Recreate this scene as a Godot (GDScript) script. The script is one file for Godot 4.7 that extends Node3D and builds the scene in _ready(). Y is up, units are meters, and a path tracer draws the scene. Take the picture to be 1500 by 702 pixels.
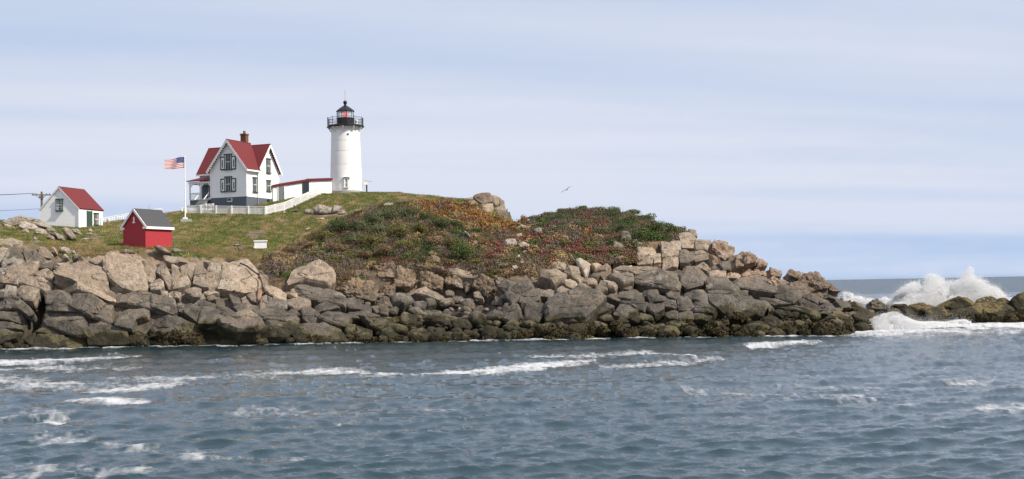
extends Node3D
# A lighthouse station on a rocky island, seen across a channel. Metres, y up, the sea at y = 0.

const PROFILE_T := [-0.5372,-0.4242,-0.3903,-0.3564,-0.3282,-0.3028,-0.2745,-0.2378,-0.2040,-0.1814,-0.1532,-0.1249,-0.0911,-0.0628,-0.0402,-0.0148,-0.0053,0.0004,0.0218,0.0501,0.0839,0.1121,0.1404,0.1686,0.1968,0.2165,0.2335,0.2504,0.2656,0.2803,0.3040,0.3322,0.3661,0.3943,0.4225,0.4789,0.5353]
const ROCK_EDGE := [124.0,123.0,123.5,122.0,123.0,124.0,124.0,125.0,124.0,122.0,123.0,124.0,125.0,126.0,126.0,124.0,122.4,121.5,123.0,126.0,127.5,130.0,133.0,999.0,999.0,999.0,999.0,999.0,999.0,999.0,999.0,999.0,999.0,999.0,999.0,999.0,999.0]
const PROFILE := [
	[103.0,-3.50,109.0,-1.30,112.0,0.00,115.0,2.85,119.0,7.47,124.0,10.38,135.0,12.38,150.0,14.73,159.0,14.53,172.0,10.73,200.0,-3.00],
	[103.0,-3.50,109.0,-1.30,112.0,0.00,113.5,1.99,115.5,4.54,118.5,7.21,122.0,9.69,126.0,10.77,134.0,12.04,146.0,13.67,150.0,14.33,159.0,14.13,172.0,10.33,200.0,-3.00],
	[103.0,-3.50,109.0,-1.30,112.0,0.00,114.0,2.55,116.0,5.12,119.0,7.81,123.0,9.85,129.0,10.97,143.0,12.83,152.0,14.01,161.0,13.81,174.0,10.01,202.0,-3.00],
	[103.0,-3.50,109.0,-1.30,112.0,0.00,113.0,1.86,115.0,5.05,118.0,7.38,121.0,8.60,125.0,9.57,131.0,10.60,147.0,13.04,157.0,13.94,166.0,13.74,179.0,9.94,207.0,-3.00],
	[103.0,-3.50,109.0,-1.30,112.0,0.00,113.0,1.80,115.5,4.99,119.0,7.34,122.0,8.77,127.0,9.86,138.0,11.61,158.0,14.45,167.0,14.25,180.0,10.45,208.0,-3.00],
	[103.0,-3.50,109.0,-1.30,112.0,0.00,113.0,1.75,116.0,4.93,120.0,7.64,123.0,9.09,128.0,9.84,142.0,12.14,162.0,15.25,171.0,15.05,184.0,11.25,212.0,-3.00],
	[103.0,-3.50,109.0,-1.30,112.0,0.00,113.0,1.69,116.0,4.87,121.0,7.94,124.0,8.92,132.0,10.22,146.0,12.67,159.0,15.34,163.0,15.97,172.0,15.77,185.0,11.97,213.0,-3.00],
	[103.0,-3.50,109.0,-1.30,112.0,0.00,113.0,1.61,116.0,4.13,119.0,6.80,122.0,8.01,126.0,8.82,140.0,11.07,153.0,13.80,157.0,14.92,166.0,16.62,175.0,16.42,188.0,12.62,216.0,-3.00],
	[103.0,-3.50,109.0,-1.30,112.0,0.00,113.5,1.52,117.0,3.39,120.0,5.38,122.5,7.12,125.0,8.22,132.0,9.74,147.0,12.53,158.0,15.06,168.0,17.13,177.0,16.93,190.0,13.13,218.0,-3.00],
	[103.0,-3.50,109.0,-1.30,112.0,0.00,114.5,1.77,118.0,3.66,121.0,5.67,124.0,7.09,130.0,8.66,146.0,12.00,160.0,15.39,168.0,17.44,174.0,18.77,183.0,18.57,196.0,14.77,224.0,-3.00],
	[103.0,-3.50,109.0,-1.30,112.0,0.00,115.0,2.01,118.5,3.93,123.0,6.31,126.0,7.77,134.0,9.84,148.0,12.86,164.0,16.49,173.0,18.79,182.0,18.59,195.0,14.79,223.0,-3.00],
	[103.0,-3.50,109.0,-1.30,112.0,0.00,115.0,1.63,118.0,3.20,122.0,5.20,125.0,6.97,130.0,8.89,142.0,11.66,156.0,14.96,170.0,17.98,176.0,19.14,185.0,18.94,198.0,15.14,226.0,-3.00],
	[103.0,-3.50,109.0,-1.30,112.0,0.00,115.0,1.56,119.0,3.11,122.0,4.44,124.0,6.18,126.0,7.62,133.0,9.65,145.0,12.53,160.0,16.02,176.0,18.92,185.0,18.72,198.0,14.92,226.0,-3.00],
	[103.0,-3.50,109.0,-1.30,112.0,0.00,115.5,1.48,120.0,3.03,123.0,4.23,124.5,6.12,127.0,7.57,134.0,9.61,146.0,12.50,160.0,15.67,172.0,18.03,181.0,17.83,194.0,14.03,222.0,-3.00],
	[103.0,-3.50,109.0,-1.30,112.0,0.00,115.5,1.43,120.0,2.98,123.0,4.18,124.5,5.85,128.0,7.18,137.0,9.65,149.0,12.59,161.0,15.48,168.0,17.27,177.0,17.07,190.0,13.27,218.0,-3.00],
	[103.0,-3.50,109.0,-1.30,112.0,0.00,116.0,1.69,119.5,2.93,122.5,4.61,125.0,6.36,130.0,7.88,142.0,10.56,156.0,13.31,162.0,14.37,168.0,17.09,177.0,16.89,190.0,13.09,218.0,-3.00],
	[103.0,-3.50,109.0,-1.30,112.0,0.00,115.5,1.68,118.7,3.26,121.7,5.13,125.5,6.70,132.0,8.50,145.0,11.06,156.0,13.20,160.0,13.95,167.0,15.86,176.0,15.66,189.0,11.86,217.0,-3.00],
	[103.0,-3.50,109.0,-1.30,112.0,0.00,115.0,1.68,118.0,3.59,121.0,5.60,126.0,7.05,134.0,9.07,147.0,11.54,158.0,13.20,167.0,13.00,180.0,9.20,208.0,-3.00],
	[103.0,-3.50,109.0,-1.30,112.0,0.00,114.0,1.66,117.0,3.55,121.0,5.41,126.0,7.00,131.0,8.55,141.0,11.22,152.0,13.51,161.0,13.31,174.0,9.51,202.0,-3.00],
	[103.0,-3.50,109.0,-1.30,112.0,0.00,114.0,1.60,117.0,3.16,120.5,4.80,125.0,6.91,128.0,8.04,137.0,10.58,149.0,13.60,154.0,14.50,163.0,14.30,176.0,10.50,204.0,-3.00],
	[102.5,-3.50,108.5,-1.30,111.5,0.00,114.0,1.53,117.5,3.41,121.0,5.41,125.0,7.19,128.5,8.48,138.0,10.92,148.0,13.36,152.0,14.11,161.0,13.91,174.0,10.11,202.0,-3.00],
	[102.0,-3.50,108.0,-1.30,111.0,0.00,114.0,1.47,117.0,3.35,121.0,5.34,125.0,6.91,128.0,8.62,132.0,10.22,142.0,12.14,148.0,13.20,157.0,13.00,170.0,9.20,198.0,-3.00],
	[101.5,-3.50,107.5,-1.30,110.5,0.00,113.0,1.44,116.0,3.31,119.0,4.94,123.0,6.32,127.0,7.80,131.0,9.59,138.0,10.93,143.0,10.43,152.0,6.93,168.0,-3.00],
	[101.0,-3.50,107.0,-1.30,110.0,0.00,112.5,1.40,115.5,3.25,119.0,5.21,123.0,6.61,127.0,7.95,132.0,9.26,137.0,8.76,146.0,5.26,162.0,-3.00],
	[100.5,-3.50,106.5,-1.30,109.5,0.00,112.5,1.34,116.0,3.18,120.0,5.15,125.0,6.71,130.0,7.95,135.0,7.45,144.0,3.95,160.0,-3.00],
	[100.0,-3.50,106.0,-1.30,109.0,0.00,112.5,1.29,116.0,2.81,120.0,4.70,125.0,5.81,128.0,6.63,133.0,6.13,142.0,2.63,158.0,-3.00],
	[100.0,-3.50,106.0,-1.30,109.0,0.00,112.5,1.26,116.0,2.77,120.0,4.46,125.0,5.56,128.0,6.30,133.0,5.80,142.0,2.30,158.0,-3.00],
	[99.5,-3.50,105.5,-1.30,108.5,0.00,111.0,0.96,115.0,2.43,119.5,4.02,125.0,5.31,128.0,5.97,133.0,5.47,142.0,1.97,158.0,-3.00],
	[99.5,-3.50,105.5,-1.30,108.5,0.00,111.0,0.74,115.5,2.06,121.0,3.49,127.0,4.35,131.0,3.15,136.0,-2.50,147.0,-4.00],
	[100.5,-3.50,106.5,-1.30,109.5,0.00,113.0,0.82,119.0,1.94,126.0,3.11,130.0,1.91,135.0,-2.50,146.0,-4.00],
	[112.0,-3.50,118.0,-1.30,121.0,0.00,124.0,1.06,127.0,2.04,131.0,2.61,135.0,1.41,140.0,-2.50,151.0,-4.00],
	[119.0,-3.50,125.0,-1.30,128.0,0.00,130.0,1.02,133.0,1.68,136.0,1.98,140.0,0.78,145.0,-2.50,156.0,-4.00],
	[120.0,-3.50,126.0,-1.30,129.0,0.00,131.0,1.05,134.0,2.02,137.0,2.26,141.0,1.06,146.0,-2.50,157.0,-4.00],
	[120.5,-3.50,126.5,-1.30,129.5,0.00,131.5,0.97,134.0,1.72,137.0,2.11,141.0,0.91,146.0,-2.50,157.0,-4.00],
	[121.0,-3.50,127.0,-1.30,130.0,0.00,132.5,1.24,135.0,2.23,138.0,2.72,142.0,1.52,147.0,-2.50,158.0,-4.00],
	[122.0,-3.50,128.0,-1.30,131.0,0.00,133.5,1.07,136.0,1.76,139.0,2.08,143.0,0.88,148.0,-2.50,159.0,-4.00],
	[122.0,-3.50,128.0,-1.30,131.0,0.00,133.0,-0.03,136.0,-0.22,140.0,-1.42,145.0,-2.50,156.0,-4.00]]
const ZONES := {
	"bank": [-25.7,-124.6,-22.7,-129.2,-16.4,-126.2,-10.7,-125.4,-7.2,-125.6,-7.8,-124.4,-13.1,-121.3,-17.1,-120.4,-21.4,-121.6,-23.7,-119.7],
	"heath": [-25.6,-127.4,-23.7,-140.0,-21.0,-152.0,-17.1,-159.8,-13.7,-162.2,-10.0,-162.3,-5.1,-152.3,-3.6,-143.8,-1.7,-135.7,-0.9,-127.6,-4.4,-126.7,-7.9,-126.2,-13.6,-126.0,-19.2,-125.8,-23.6,-126.2],
	"orange": [-13.7,-162.2,-8.3,-164.8,-4.5,-163.6,-1.3,-160.0,1.3,-152.4,1.4,-141.5,-2.4,-141.1,-5.8,-147.0,-9.3,-150.1,-13.0,-154.0],
	"red": [-4.9,-144.5,0.9,-149.9,3.2,-141.0,6.5,-142.4,11.6,-137.2,14.2,-128.7,13.4,-125.5,9.1,-124.8,4.9,-125.4,1.7,-124.4,-0.4,-123.6,-2.6,-127.2,-3.9,-136.7],
	"hilltop": [1.6,-150.0,4.3,-151.5,7.9,-153.4,12.9,-151.7,17.0,-142.9,20.0,-136.9,20.3,-136.8,16.6,-130.9,14.0,-130.3,11.6,-137.2,8.0,-140.3,3.2,-140.3],
	"edge": [1.3,-123.1,2.8,-126.5,6.4,-127.4,12.8,-126.5,13.0,-125.2,8.4,-125.0,5.6,-125.8,2.0,-123.2],
	"gully": [-45.9,-119.3,-45.0,-118.8,-44.8,-115.7,-44.8,-114.0,-44.5,-112.3,-46.2,-112.2,-46.1,-114.0,-46.0,-116.1],
	"bare_a": [-31.5,-141.9,-31.7,-146.7,-29.8,-145.8,-28.4,-140.8,-29.4,-138.1],
	"bare_b": [-48.5,-136.7,-49.4,-142.2,-47.3,-138.9,-46.0,-133.9,-47.2,-133.8],
	"bare_c": [-27.2,-157.5,-25.7,-162.5,-22.2,-160.7,-20.8,-153.8,-23.4,-153.5],
	"brow": [-15.4,-126.3,-10.7,-125.7,-7.9,-126.0,-3.6,-126.7,-0.4,-124.2,2.4,-124.4,6.3,-125.8,5.9,-124.8,2.0,-122.3,-3.6,-124.8,-7.8,-124.9,-13.4,-124.5],
	"ledgetop": [-48.0,-123.1,-42.7,-121.8,-38.4,-123.4,-33.2,-124.8,-27.2,-123.3,-25.3,-124.2,-26.8,-127.9,-32.9,-129.4,-39.7,-127.7,-44.9,-126.1,-49.2,-126.0]}
const STONES := {
	"cove": [-12.5,-118.6,-7.7,-123.0,-3.6,-122.3,0.6,-118.2,2.8,-115.6,1.8,-113.1,-3.4,-113.3,-9.8,-114.0,-12.5,-115.2],
	"weedline": [-23.8,-113.1,-9.8,-114.3,-0.8,-114.3,9.4,-112.9,19.4,-111.7,30.4,-111.6,30.2,-109.4,21.4,-109.6,9.2,-111.4,-0.8,-112.2,-9.7,-112.3,-23.6,-112.2],
	"terrace": [3.1,-115.6,6.9,-114.0,12.2,-114.9,18.3,-112.9,18.7,-111.3,9.4,-112.7,3.0,-113.2],
	"leftfoot": [-48.4,-112.5,-44.6,-112.6,-43.8,-112.2,-48.2,-112.2],
	"pointfoot": [18.9,-112.6,25.4,-113.2,32.4,-117.6,30.6,-110.3,24.5,-109.5,18.5,-110.5],
	"reef": [34.2,-121.8,42.2,-131.7,51.0,-135.4,56.9,-134.9,55.1,-130.7,47.3,-129.6,40.4,-126.4,33.3,-116.0],
	"leftpile": [-54.2,-126.2,-49.2,-126.0,-46.5,-121.8,-47.7,-118.8,-51.0,-118.6],
	"bankfoot": [-18.5,-121.1,-13.2,-122.5,-10.3,-120.7,-12.0,-117.2,-16.9,-118.9]}
const BLOCKS := {
	"granite_ledge": [
		["tan",[-52.09,10.3,-124.51],[0.083,0.79,0.608],[-1.6,0.84,-1.28,-0.64,0.61,-1.01,1.52,-1.03,1.38,0.12,0.25,0.73,-0.9,0.99],0.4],
		["tan",[-51.27,9.17,-121.35],[-0.014,0.776,0.631],[-0.27,-1.41,0.75,-1.14,0.91,-0.23,0.31,0.7,-0.56,1.03,-1.14,1.05],0.41],
		["grey",[-49.62,8.5,-120.38],[-0.008,0.779,0.626],[-0.86,-0.38,-0.64,-1.28,1.3,-1.05,1.19,-0.44,-0.11,1.57,-0.87,1.59],0.43],
		["grey",[-47.96,8.91,-121.16],[0.023,0.784,0.62],[-0.91,-0.01,-0.24,-1.42,0.71,-1.6,1.19,-0.69,0.38,-0.05,0.3,0.57,-0.18,1.67,-1.25,1.55],0.49],
		["tan",[-47.03,9.12,-121.68],[0.079,0.791,0.606],[-0.48,-0.39,0.6,-0.89,0.78,-0.42,-0.17,0.81,-0.73,0.89],0.3],
		["grey",[-45.98,7.85,-119.2],[0.023,0.787,0.616],[-0.51,-0.51,0.61,-0.7,0.65,0.51,-0.75,0.7],0.28],
		["tan",[-48.64,7.01,-118.26],[-0.032,0.743,0.669],[-2.26,-1.13,0.85,-1.63,0.85,-1.08,1.82,-0.16,1.92,0.93,1.67,1.4,-1.88,0.9,-2.96,0.8],0.55],
		["tan",[-45.84,6.91,-118.02],[-0.049,0.738,0.673],[-0.29,-0.45,1.16,-0.89,0.93,0.05,-0.81,1.05,-1.0,0.24],0.39],
		["tan",[-46.16,6.03,-117.03],[-0.048,0.732,0.68],[-1.51,-0.15,1.22,-1.15,1.59,-0.9,1.28,0.29,-0.86,1.41,-1.75,0.51],0.51],
		["pale",[-48.39,5.44,-116.52],[-0.046,0.717,0.695],[-0.33,-1.07,0.83,-0.97,0.39,0.44,-0.19,0.89,-0.69,0.72],0.3],
		["tan",[-49.75,6.05,-117.27],[-0.053,0.716,0.696],[-0.31,-0.18,0.3,-0.32,0.52,0.11,-0.52,0.39],0.16],
		["grey",[-49.21,5.26,-116.37],[-0.009,0.753,0.658],[-0.1,-0.7,0.44,-0.72,0.26,0.63,-0.6,0.79],0.21],
		["tan",[-46.7,5.05,-116.08],[-0.037,0.69,0.723],[-0.92,-0.15,0.18,-1.02,1.03,-1.16,1.17,0.41,-0.19,0.98,-1.28,0.96],0.43],
		["grey",[-47.61,3.92,-115.07],[0.018,0.626,0.779],[-1.64,-0.32,0.69,-0.6,1.91,-1.4,2.16,-0.96,0.6,0.52,-0.4,1.03,-1.42,0.9,-1.93,0.85],0.49],
		["grey",[-47.64,2.99,-114.33],[0.027,0.618,0.785],[-1.49,-0.23,0.12,-0.49,1.18,-0.62,1.16,0.03,0.73,0.63,-1.71,0.69],0.26],
		["grey",[-47.64,2.15,-113.7],[-0.009,0.642,0.766],[-1.17,-0.47,1.39,-0.42,1.25,0.25,-1.48,0.64],0.22],
		["grey",[-47.52,1.01,-112.84],[0.01,0.608,0.794],[-0.84,-0.81,-0.17,-0.76,1.04,-0.12,1.25,0.82,-1.27,0.88],0.34],
		["tan",[-44.37,7.54,-118.73],[-0.009,0.782,0.623],[-0.58,-0.5,0.02,-1.85,0.39,-0.09,1.0,0.64,-0.06,1.12,-0.76,0.69],0.35],
		["tan",[-42.11,7.41,-118.42],[0.061,0.794,0.605],[-0.91,-0.58,0.05,-1.0,0.99,-0.42,1.06,0.64,-0.01,1.13,-1.16,0.25],0.43],
		["tan",[-41.24,8.21,-120.52],[0.168,0.798,0.579],[-0.25,-0.59,0.65,-0.68,0.62,0.59,-0.04,0.7,-0.97,-0.01],0.27],
		["tan",[-41.45,6.54,-117.24],[0.062,0.796,0.601],[-2.17,-0.57,-0.14,-1.23,1.71,-1.94,2.37,-1.75,1.98,-0.55,1.49,1.72,0.67,1.9,-0.37,0.42,-1.29,0.66,-1.63,1.51,-2.61,-0.11],0.55],
		["tan",[-41.35,5.3,-115.69],[-0.048,0.704,0.709],[-2.87,0.03,-0.85,-0.02,1.38,-0.82,3.34,-1.36,3.16,-0.74,1.85,0.03,-0.35,0.71,-2.57,1.39,-3.2,0.79],0.55],
		["grey",[-43.38,4.69,-115.38],[-0.164,0.587,0.793],[-0.92,-0.73,1.67,-0.89,1.41,0.62,-0.75,0.66,-1.42,0.35],0.31],
		["grey",[-39.88,3.79,-114.38],[0.039,0.574,0.818],[-1.82,0.11,-0.06,-1.19,2.13,-2.07,1.72,0.56,-0.1,1.13,-1.89,1.49],0.55],
		["grey",[-42.79,3.74,-114.58],[-0.152,0.472,0.868],[-1.43,-0.18,0.25,-0.41,1.91,-0.24,1.05,0.17,-0.14,0.35,-1.66,0.31],0.16],
		["grey",[-41.78,2.05,-113.34],[-0.112,0.507,0.855],[-1.83,-0.22,-0.26,-0.74,1.33,-1.25,2.25,-1.26,1.5,0.61,-0.74,1.44,-2.28,1.46],0.55],
		["grey",[-43.68,1.63,-113.26],[-0.051,0.641,0.766],[-1.32,-0.21,0.65,-0.58,1.83,-0.39,0.18,0.41,-1.35,0.77],0.27],
		["grey",[-42.23,0.49,-112.37],[-0.001,0.576,0.818],[-2.15,-0.95,2.09,-0.84,2.81,-0.15,1.89,0.18,-0.51,0.94,-1.89,0.97,-2.25,-0.14],0.38],
		["grey",[-38.27,1.27,-112.77],[-0.005,0.499,0.866],[-1.38,-0.16,-0.95,-1.14,2.4,-1.21,2.12,0.05,-0.49,1.18,-1.72,1.3],0.5],
		["grey",[-44.83,0.84,-112.7],[0.047,0.608,0.793],[0.26,-0.79,0.43,0.04,0.01,0.89,-0.71,-0.14],0.23],
		["tan",[-37.96,6.96,-118.83],[0.116,0.798,0.591],[-1.93,0.09,-1.36,-1.06,-0.13,-2.54,0.99,-3.04,2.05,-2.75,1.99,-1.95,1.55,0.15,0.97,1.63,-0.08,1.99,-0.62,2.82,-1.38,2.92,-2.11,1.88],0.55],
		["tan",[-38.03,8.37,-121.42],[0.055,0.789,0.612],[-0.47,-0.38,0.53,-0.65,1.02,-0.18,-0.05,0.51,-1.04,0.7],0.27],
		["tan",[-35.84,6.93,-119.03],[0.105,0.797,0.595],[-0.55,0.2,-0.13,-1.26,0.34,-1.43,0.65,-0.8,0.43,0.66,-0.09,1.32,-0.65,1.34],0.26],
		["tan",[-34.44,5.63,-117.17],[0.025,0.794,0.608],[-0.46,-0.7,0.39,-0.89,0.72,-0.48,0.46,0.38,-0.36,1.44,-0.75,0.25],0.29],
		["tan",[-34.14,6.65,-118.79],[0.027,0.791,0.612],[-0.25,-0.42,0.67,-2.0,1.15,-2.1,1.01,-1.32,0.22,0.44,-0.57,1.86,-1.09,2.4,-1.17,1.18],0.46],
		["tan",[-33.19,6.71,-119.0],[0.045,0.792,0.609],[-0.35,-0.19,0.14,-2.29,0.31,-1.09,0.52,-0.13,0.04,1.99,-0.65,1.75],0.23],
		["tan",[-32.53,7.21,-119.88],[0.014,0.787,0.617],[-0.21,-0.94,0.28,-1.04,0.4,0.01,0.06,1.25,-0.53,0.74],0.19],
		["tan",[-32.24,5.82,-117.6],[0.071,0.797,0.6],[-0.52,0.39,-0.65,-0.99,-0.39,-1.09,0.65,-0.51,0.75,0.0,0.38,1.06,-0.2,1.16],0.28],
		["tan",[-31.85,7.12,-119.76],[0.014,0.787,0.616],[-0.24,-0.55,0.15,-1.26,0.39,-0.57,0.23,1.19,-0.52,1.21],0.18],
		["tan",[-30.57,6.53,-118.9],[0.083,0.795,0.601],[-0.68,0.39,-0.62,-1.36,0.14,-1.99,0.82,-2.19,0.54,-0.7,0.56,1.59,-0.02,2.23,-0.73,2.08],0.31],
		["tan",[-29.26,6.48,-118.84],[-0.031,0.784,0.62],[-0.75,-0.27,-0.12,-2.07,0.78,-1.85,0.75,-0.32,0.46,1.24,-0.24,1.69,-0.87,1.62],0.33],
		["tan",[-26.91,6.0,-119.21],[0.396,0.765,0.508],[-1.63,0.44,-2.5,-1.04,-0.52,-2.06,0.63,-2.0,1.54,-1.12,1.99,0.37,1.15,1.23,0.2,1.75,-0.81,2.45],0.55],
		["tan",[-27.42,7.24,-121.41],[0.415,0.756,0.505],[-1.45,0.37,-0.54,-0.31,0.19,-0.82,1.45,-1.51,1.5,-0.5,1.02,0.69,-0.18,0.95,-1.97,1.13],0.53],
		["rust",[-25.04,5.05,-119.03],[0.453,0.748,0.484],[0.12,0.35,-0.69,-0.76,-1.17,-2.18,0.3,-0.3,0.86,1.3,0.59,1.63],0.41],
		["grey",[-25.37,4.34,-117.55],[0.426,0.76,0.491],[-0.34,-0.45,0.04,-0.78,0.69,0.72,-0.39,0.51],0.22],
		["tan",[-25.18,6.42,-121.37],[0.327,0.775,0.541],[-0.2,-0.11,-0.2,-1.32,0.13,-1.5,0.53,-0.3,0.28,0.4,0.01,1.46,-0.57,1.38],0.22],
		["tan",[-33.97,8.16,-121.57],[0.116,0.792,0.599],[-0.83,-0.03,-0.17,-0.59,0.43,-0.33,1.37,-0.35,0.27,0.68,-1.08,0.62],0.25],
		["tan",[-29.85,7.65,-120.98],[0.088,0.791,0.605],[-0.52,-0.05,0.22,-0.16,0.89,-0.8,0.96,-0.27,-0.47,0.67,-1.09,0.6],0.29],
		["tan",[-30.78,4.92,-116.43],[0.15,0.802,0.577],[-0.73,-0.05,-0.03,-0.84,0.66,-0.78,0.67,0.25,-0.03,0.79,-0.53,0.64],0.28],
		["tan",[-29.04,4.89,-116.7],[0.081,0.783,0.617],[-0.35,-0.48,0.66,0.06,0.48,0.48,-0.79,-0.06],0.19],
		["tan",[-29.75,4.47,-115.95],[0.009,0.484,0.875],[-0.24,-0.31,0.37,-0.26,-0.13,0.57],0.16],
		["tan",[-28.97,4.37,-116.05],[0.156,0.802,0.577],[-0.31,-0.39,0.59,-0.25,0.11,0.36,-0.39,0.29],0.16],
		["grey",[-26.81,4.16,-116.42],[0.279,0.752,0.598],[-0.31,-0.73,0.5,-0.75,0.25,0.81,-0.44,0.68],0.19],
		["grey",[-25.93,4.01,-116.67],[0.28,0.792,0.542],[-0.26,-0.75,0.39,-0.6,0.16,0.75,-0.29,0.6],0.16],
		["tan",[-33.44,4.84,-116.05],[0.05,0.742,0.669],[-0.19,-0.32,0.39,-0.49,0.2,0.43,-0.4,0.37],0.16],
		["tan",[-32.8,4.75,-115.95],[0.051,0.753,0.656],[-0.12,-0.44,0.34,-0.53,0.14,0.48,-0.36,0.49],0.16],
		["tan",[-32.19,4.68,-115.87],[0.046,0.704,0.709],[-0.22,-0.32,0.25,-0.4,0.31,0.24,-0.33,0.48],0.16],
		["grey",[-33.08,3.76,-114.97],[0.029,0.712,0.702],[-1.02,-0.47,0.81,-1.23,1.26,-0.96,0.7,0.62,-0.38,1.08,-1.38,0.97],0.46],
		["grey",[-34.57,4.08,-115.22],[0.013,0.688,0.726],[-0.24,-0.87,0.37,-0.89,0.47,0.77,-0.6,1.01],0.21],
		["grey",[-30.29,3.1,-114.48],[0.087,0.72,0.688],[-0.68,-0.32,0.72,-1.64,0.88,-0.08,0.09,0.94,-1.01,1.12],0.38],
		["grey",[-31.51,3.43,-114.7],[0.02,0.673,0.739],[-0.1,-0.47,0.52,-0.62,0.13,0.6,-0.56,0.49],0.22],
		["grey",[-28.19,2.59,-114.13],[0.068,0.748,0.66],[-1.17,-1.24,0.7,-1.3,1.88,-0.16,0.29,0.93,-0.52,1.1,-1.18,0.68],0.48],
		["grey",[-27.25,3.09,-114.88],[0.094,0.724,0.684],[-0.73,0.17,0.93,-0.89,1.11,-0.61,-0.37,0.73,-0.95,0.61],0.32],
		["grey",[-25.54,3.07,-115.42],[0.246,0.8,0.548],[-0.54,-0.68,0.2,-1.04,1.15,0.25,0.22,0.79,-1.02,0.68],0.37],
		["grey",[-24.19,3.59,-117.12],[0.317,0.786,0.531],[-0.73,-0.77,0.18,-0.97,0.66,0.34,0.45,1.52,-0.55,-0.11],0.28],
		["grey",[-29.38,3.64,-115.16],[0.095,0.779,0.62],[-0.89,0.19,-0.13,-0.63,1.06,-0.67,0.78,0.45,-0.82,0.67],0.27],
		["tan",[-25.38,1.37,-113.12],[0.102,0.706,0.701],[-1.79,-0.57,-0.25,-1.35,1.25,-1.34,1.98,-0.59,1.64,0.58,0.53,1.47,-1.29,1.42,-2.07,0.39],1.5],
		["grey",[-35.89,4.28,-115.28],[0.105,0.667,0.738],[-1.68,-0.32,-0.11,-0.78,1.54,-1.35,1.77,0.32,0.32,0.99,-1.84,1.15],0.5],
		["grey",[-35.76,2.66,-113.83],[0.036,0.652,0.758],[-1.19,-1.31,0.23,-1.64,0.34,-0.45,1.2,-0.07,1.24,0.63,-0.1,1.27,-1.7,1.61],0.55],
		["grey",[-31.53,1.61,-113.07],[0.008,0.595,0.804],[-3.5,-0.43,-0.14,-1.25,2.93,-1.32,3.72,-0.41,2.44,-0.01,-0.02,0.99,-1.64,1.4,-3.83,1.07],0.54],
		["grey",[-23.22,2.53,-115.45],[0.199,0.804,0.561],[-1.4,0.02,0.06,-0.82,1.38,-1.39,1.62,0.4,-0.07,0.74,-1.59,1.06],0.49],
		["grey",[-22.28,1.19,-113.4],[0.109,0.798,0.592],[-0.83,-0.76,0.98,-1.08,0.99,0.64,-1.15,1.22],0.43],
		["grey",[-27.88,1.58,-113.08],[0.075,0.644,0.761],[0.06,-0.39,0.7,-0.8,0.45,0.38,-0.04,0.79,-1.18,0.03],0.32],
		["grey",[-34.99,0.73,-112.48],[-0.005,0.464,0.886],[-1.24,-0.56,1.22,-0.61,1.46,-0.11,-0.02,0.57,-1.43,0.71],0.26],
		["grey",[-32.31,0.41,-112.3],[0.016,0.408,0.913],[-0.99,-0.33,0.99,-0.37,1.08,0.29,-1.07,0.41],0.16],
		["grey",[-29.19,0.32,-112.24],[0.011,0.564,0.825],[-1.79,-0.31,1.58,-0.39,1.83,0.06,0.28,0.23,-1.89,0.41],0.16],
		["grey",[-25.78,0.21,-112.2],[0.011,0.512,0.859],[-1.23,-0.25,1.07,-0.3,1.19,0.04,0.26,0.15,-1.29,0.36],0.16],
		["tan",[-20.24,5.69,-121.55],[0.123,0.794,0.596],[-2.16,-0.72,-0.57,-0.7,1.5,-1.3,2.08,-0.9,2.08,0.51,0.8,1.85,-1.48,1.45,-2.22,-0.18],1.3],
		["grey",[-20.09,4.39,-119.25],[0.034,0.797,0.603],[-0.66,-0.84,0.18,-1.1,1.15,-1.24,1.28,0.81,-0.43,1.32,-1.52,1.08],0.51],
		["grey",[-17.63,3.94,-118.77],[0.128,0.798,0.588],[-1.34,-0.49,-0.0,-0.98,0.97,-1.7,1.04,0.34,0.28,1.4,-0.96,1.44],0.48],
		["tan",[-21.52,4.57,-119.38],[0.043,0.797,0.602],[0.02,-0.65,0.79,-0.79,0.19,0.78,-0.43,0.73,-0.57,-0.06],0.27],
		["tan",[-21.16,3.68,-118.01],[0.053,0.801,0.597],[-0.94,-0.4,-0.01,-1.15,1.2,-0.92,1.24,-0.02,-0.11,0.36,-0.35,0.94,-1.05,1.19],0.46],
		["tan",[-23.36,4.42,-118.8],[0.136,0.8,0.585],[-0.83,0.26,-0.05,-0.69,1.01,-1.18,0.95,0.54,-1.08,1.07],0.42],
		["grey",[-22.88,3.44,-117.26],[0.13,0.803,0.582],[-0.76,-0.38,-0.11,-1.08,0.84,-0.66,0.87,0.24,-0.84,1.89],0.34],
		["tan",[-24.13,3.69,-117.34],[0.393,0.769,0.504],[-0.93,-1.03,-0.09,-1.17,0.44,-0.12,0.66,1.15,-0.08,1.18],0.32],
		["grey",[-22.17,2.16,-115.03],[0.128,0.807,0.576],[-1.93,0.28,-1.15,-0.41,0.66,-1.03,1.96,-1.41,2.02,0.01,0.34,1.18,-1.91,1.39],0.55],
		["grey",[-21.11,2.75,-116.35],[0.074,0.805,0.589],[-0.58,-0.17,0.84,-0.56,0.75,0.22,-1.01,0.51],0.21],
		["grey",[-19.31,2.34,-115.65],[0.009,0.803,0.596],[-0.74,-0.39,0.3,-1.3,0.91,-0.77,0.75,0.1,-0.17,1.12,-1.07,1.26],0.4],
		["grey",[-18.15,3.19,-117.26],[0.066,0.802,0.594],[-0.82,-0.55,0.39,-0.48,1.33,-0.29,0.09,0.65,-1.0,0.68],0.25],
		["grey",[-15.76,3.48,-118.32],[0.137,0.799,0.586],[-0.73,-0.24,-0.3,-0.82,0.7,-1.08,0.87,-0.07,0.12,0.86,-0.67,1.35],0.32],
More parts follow.
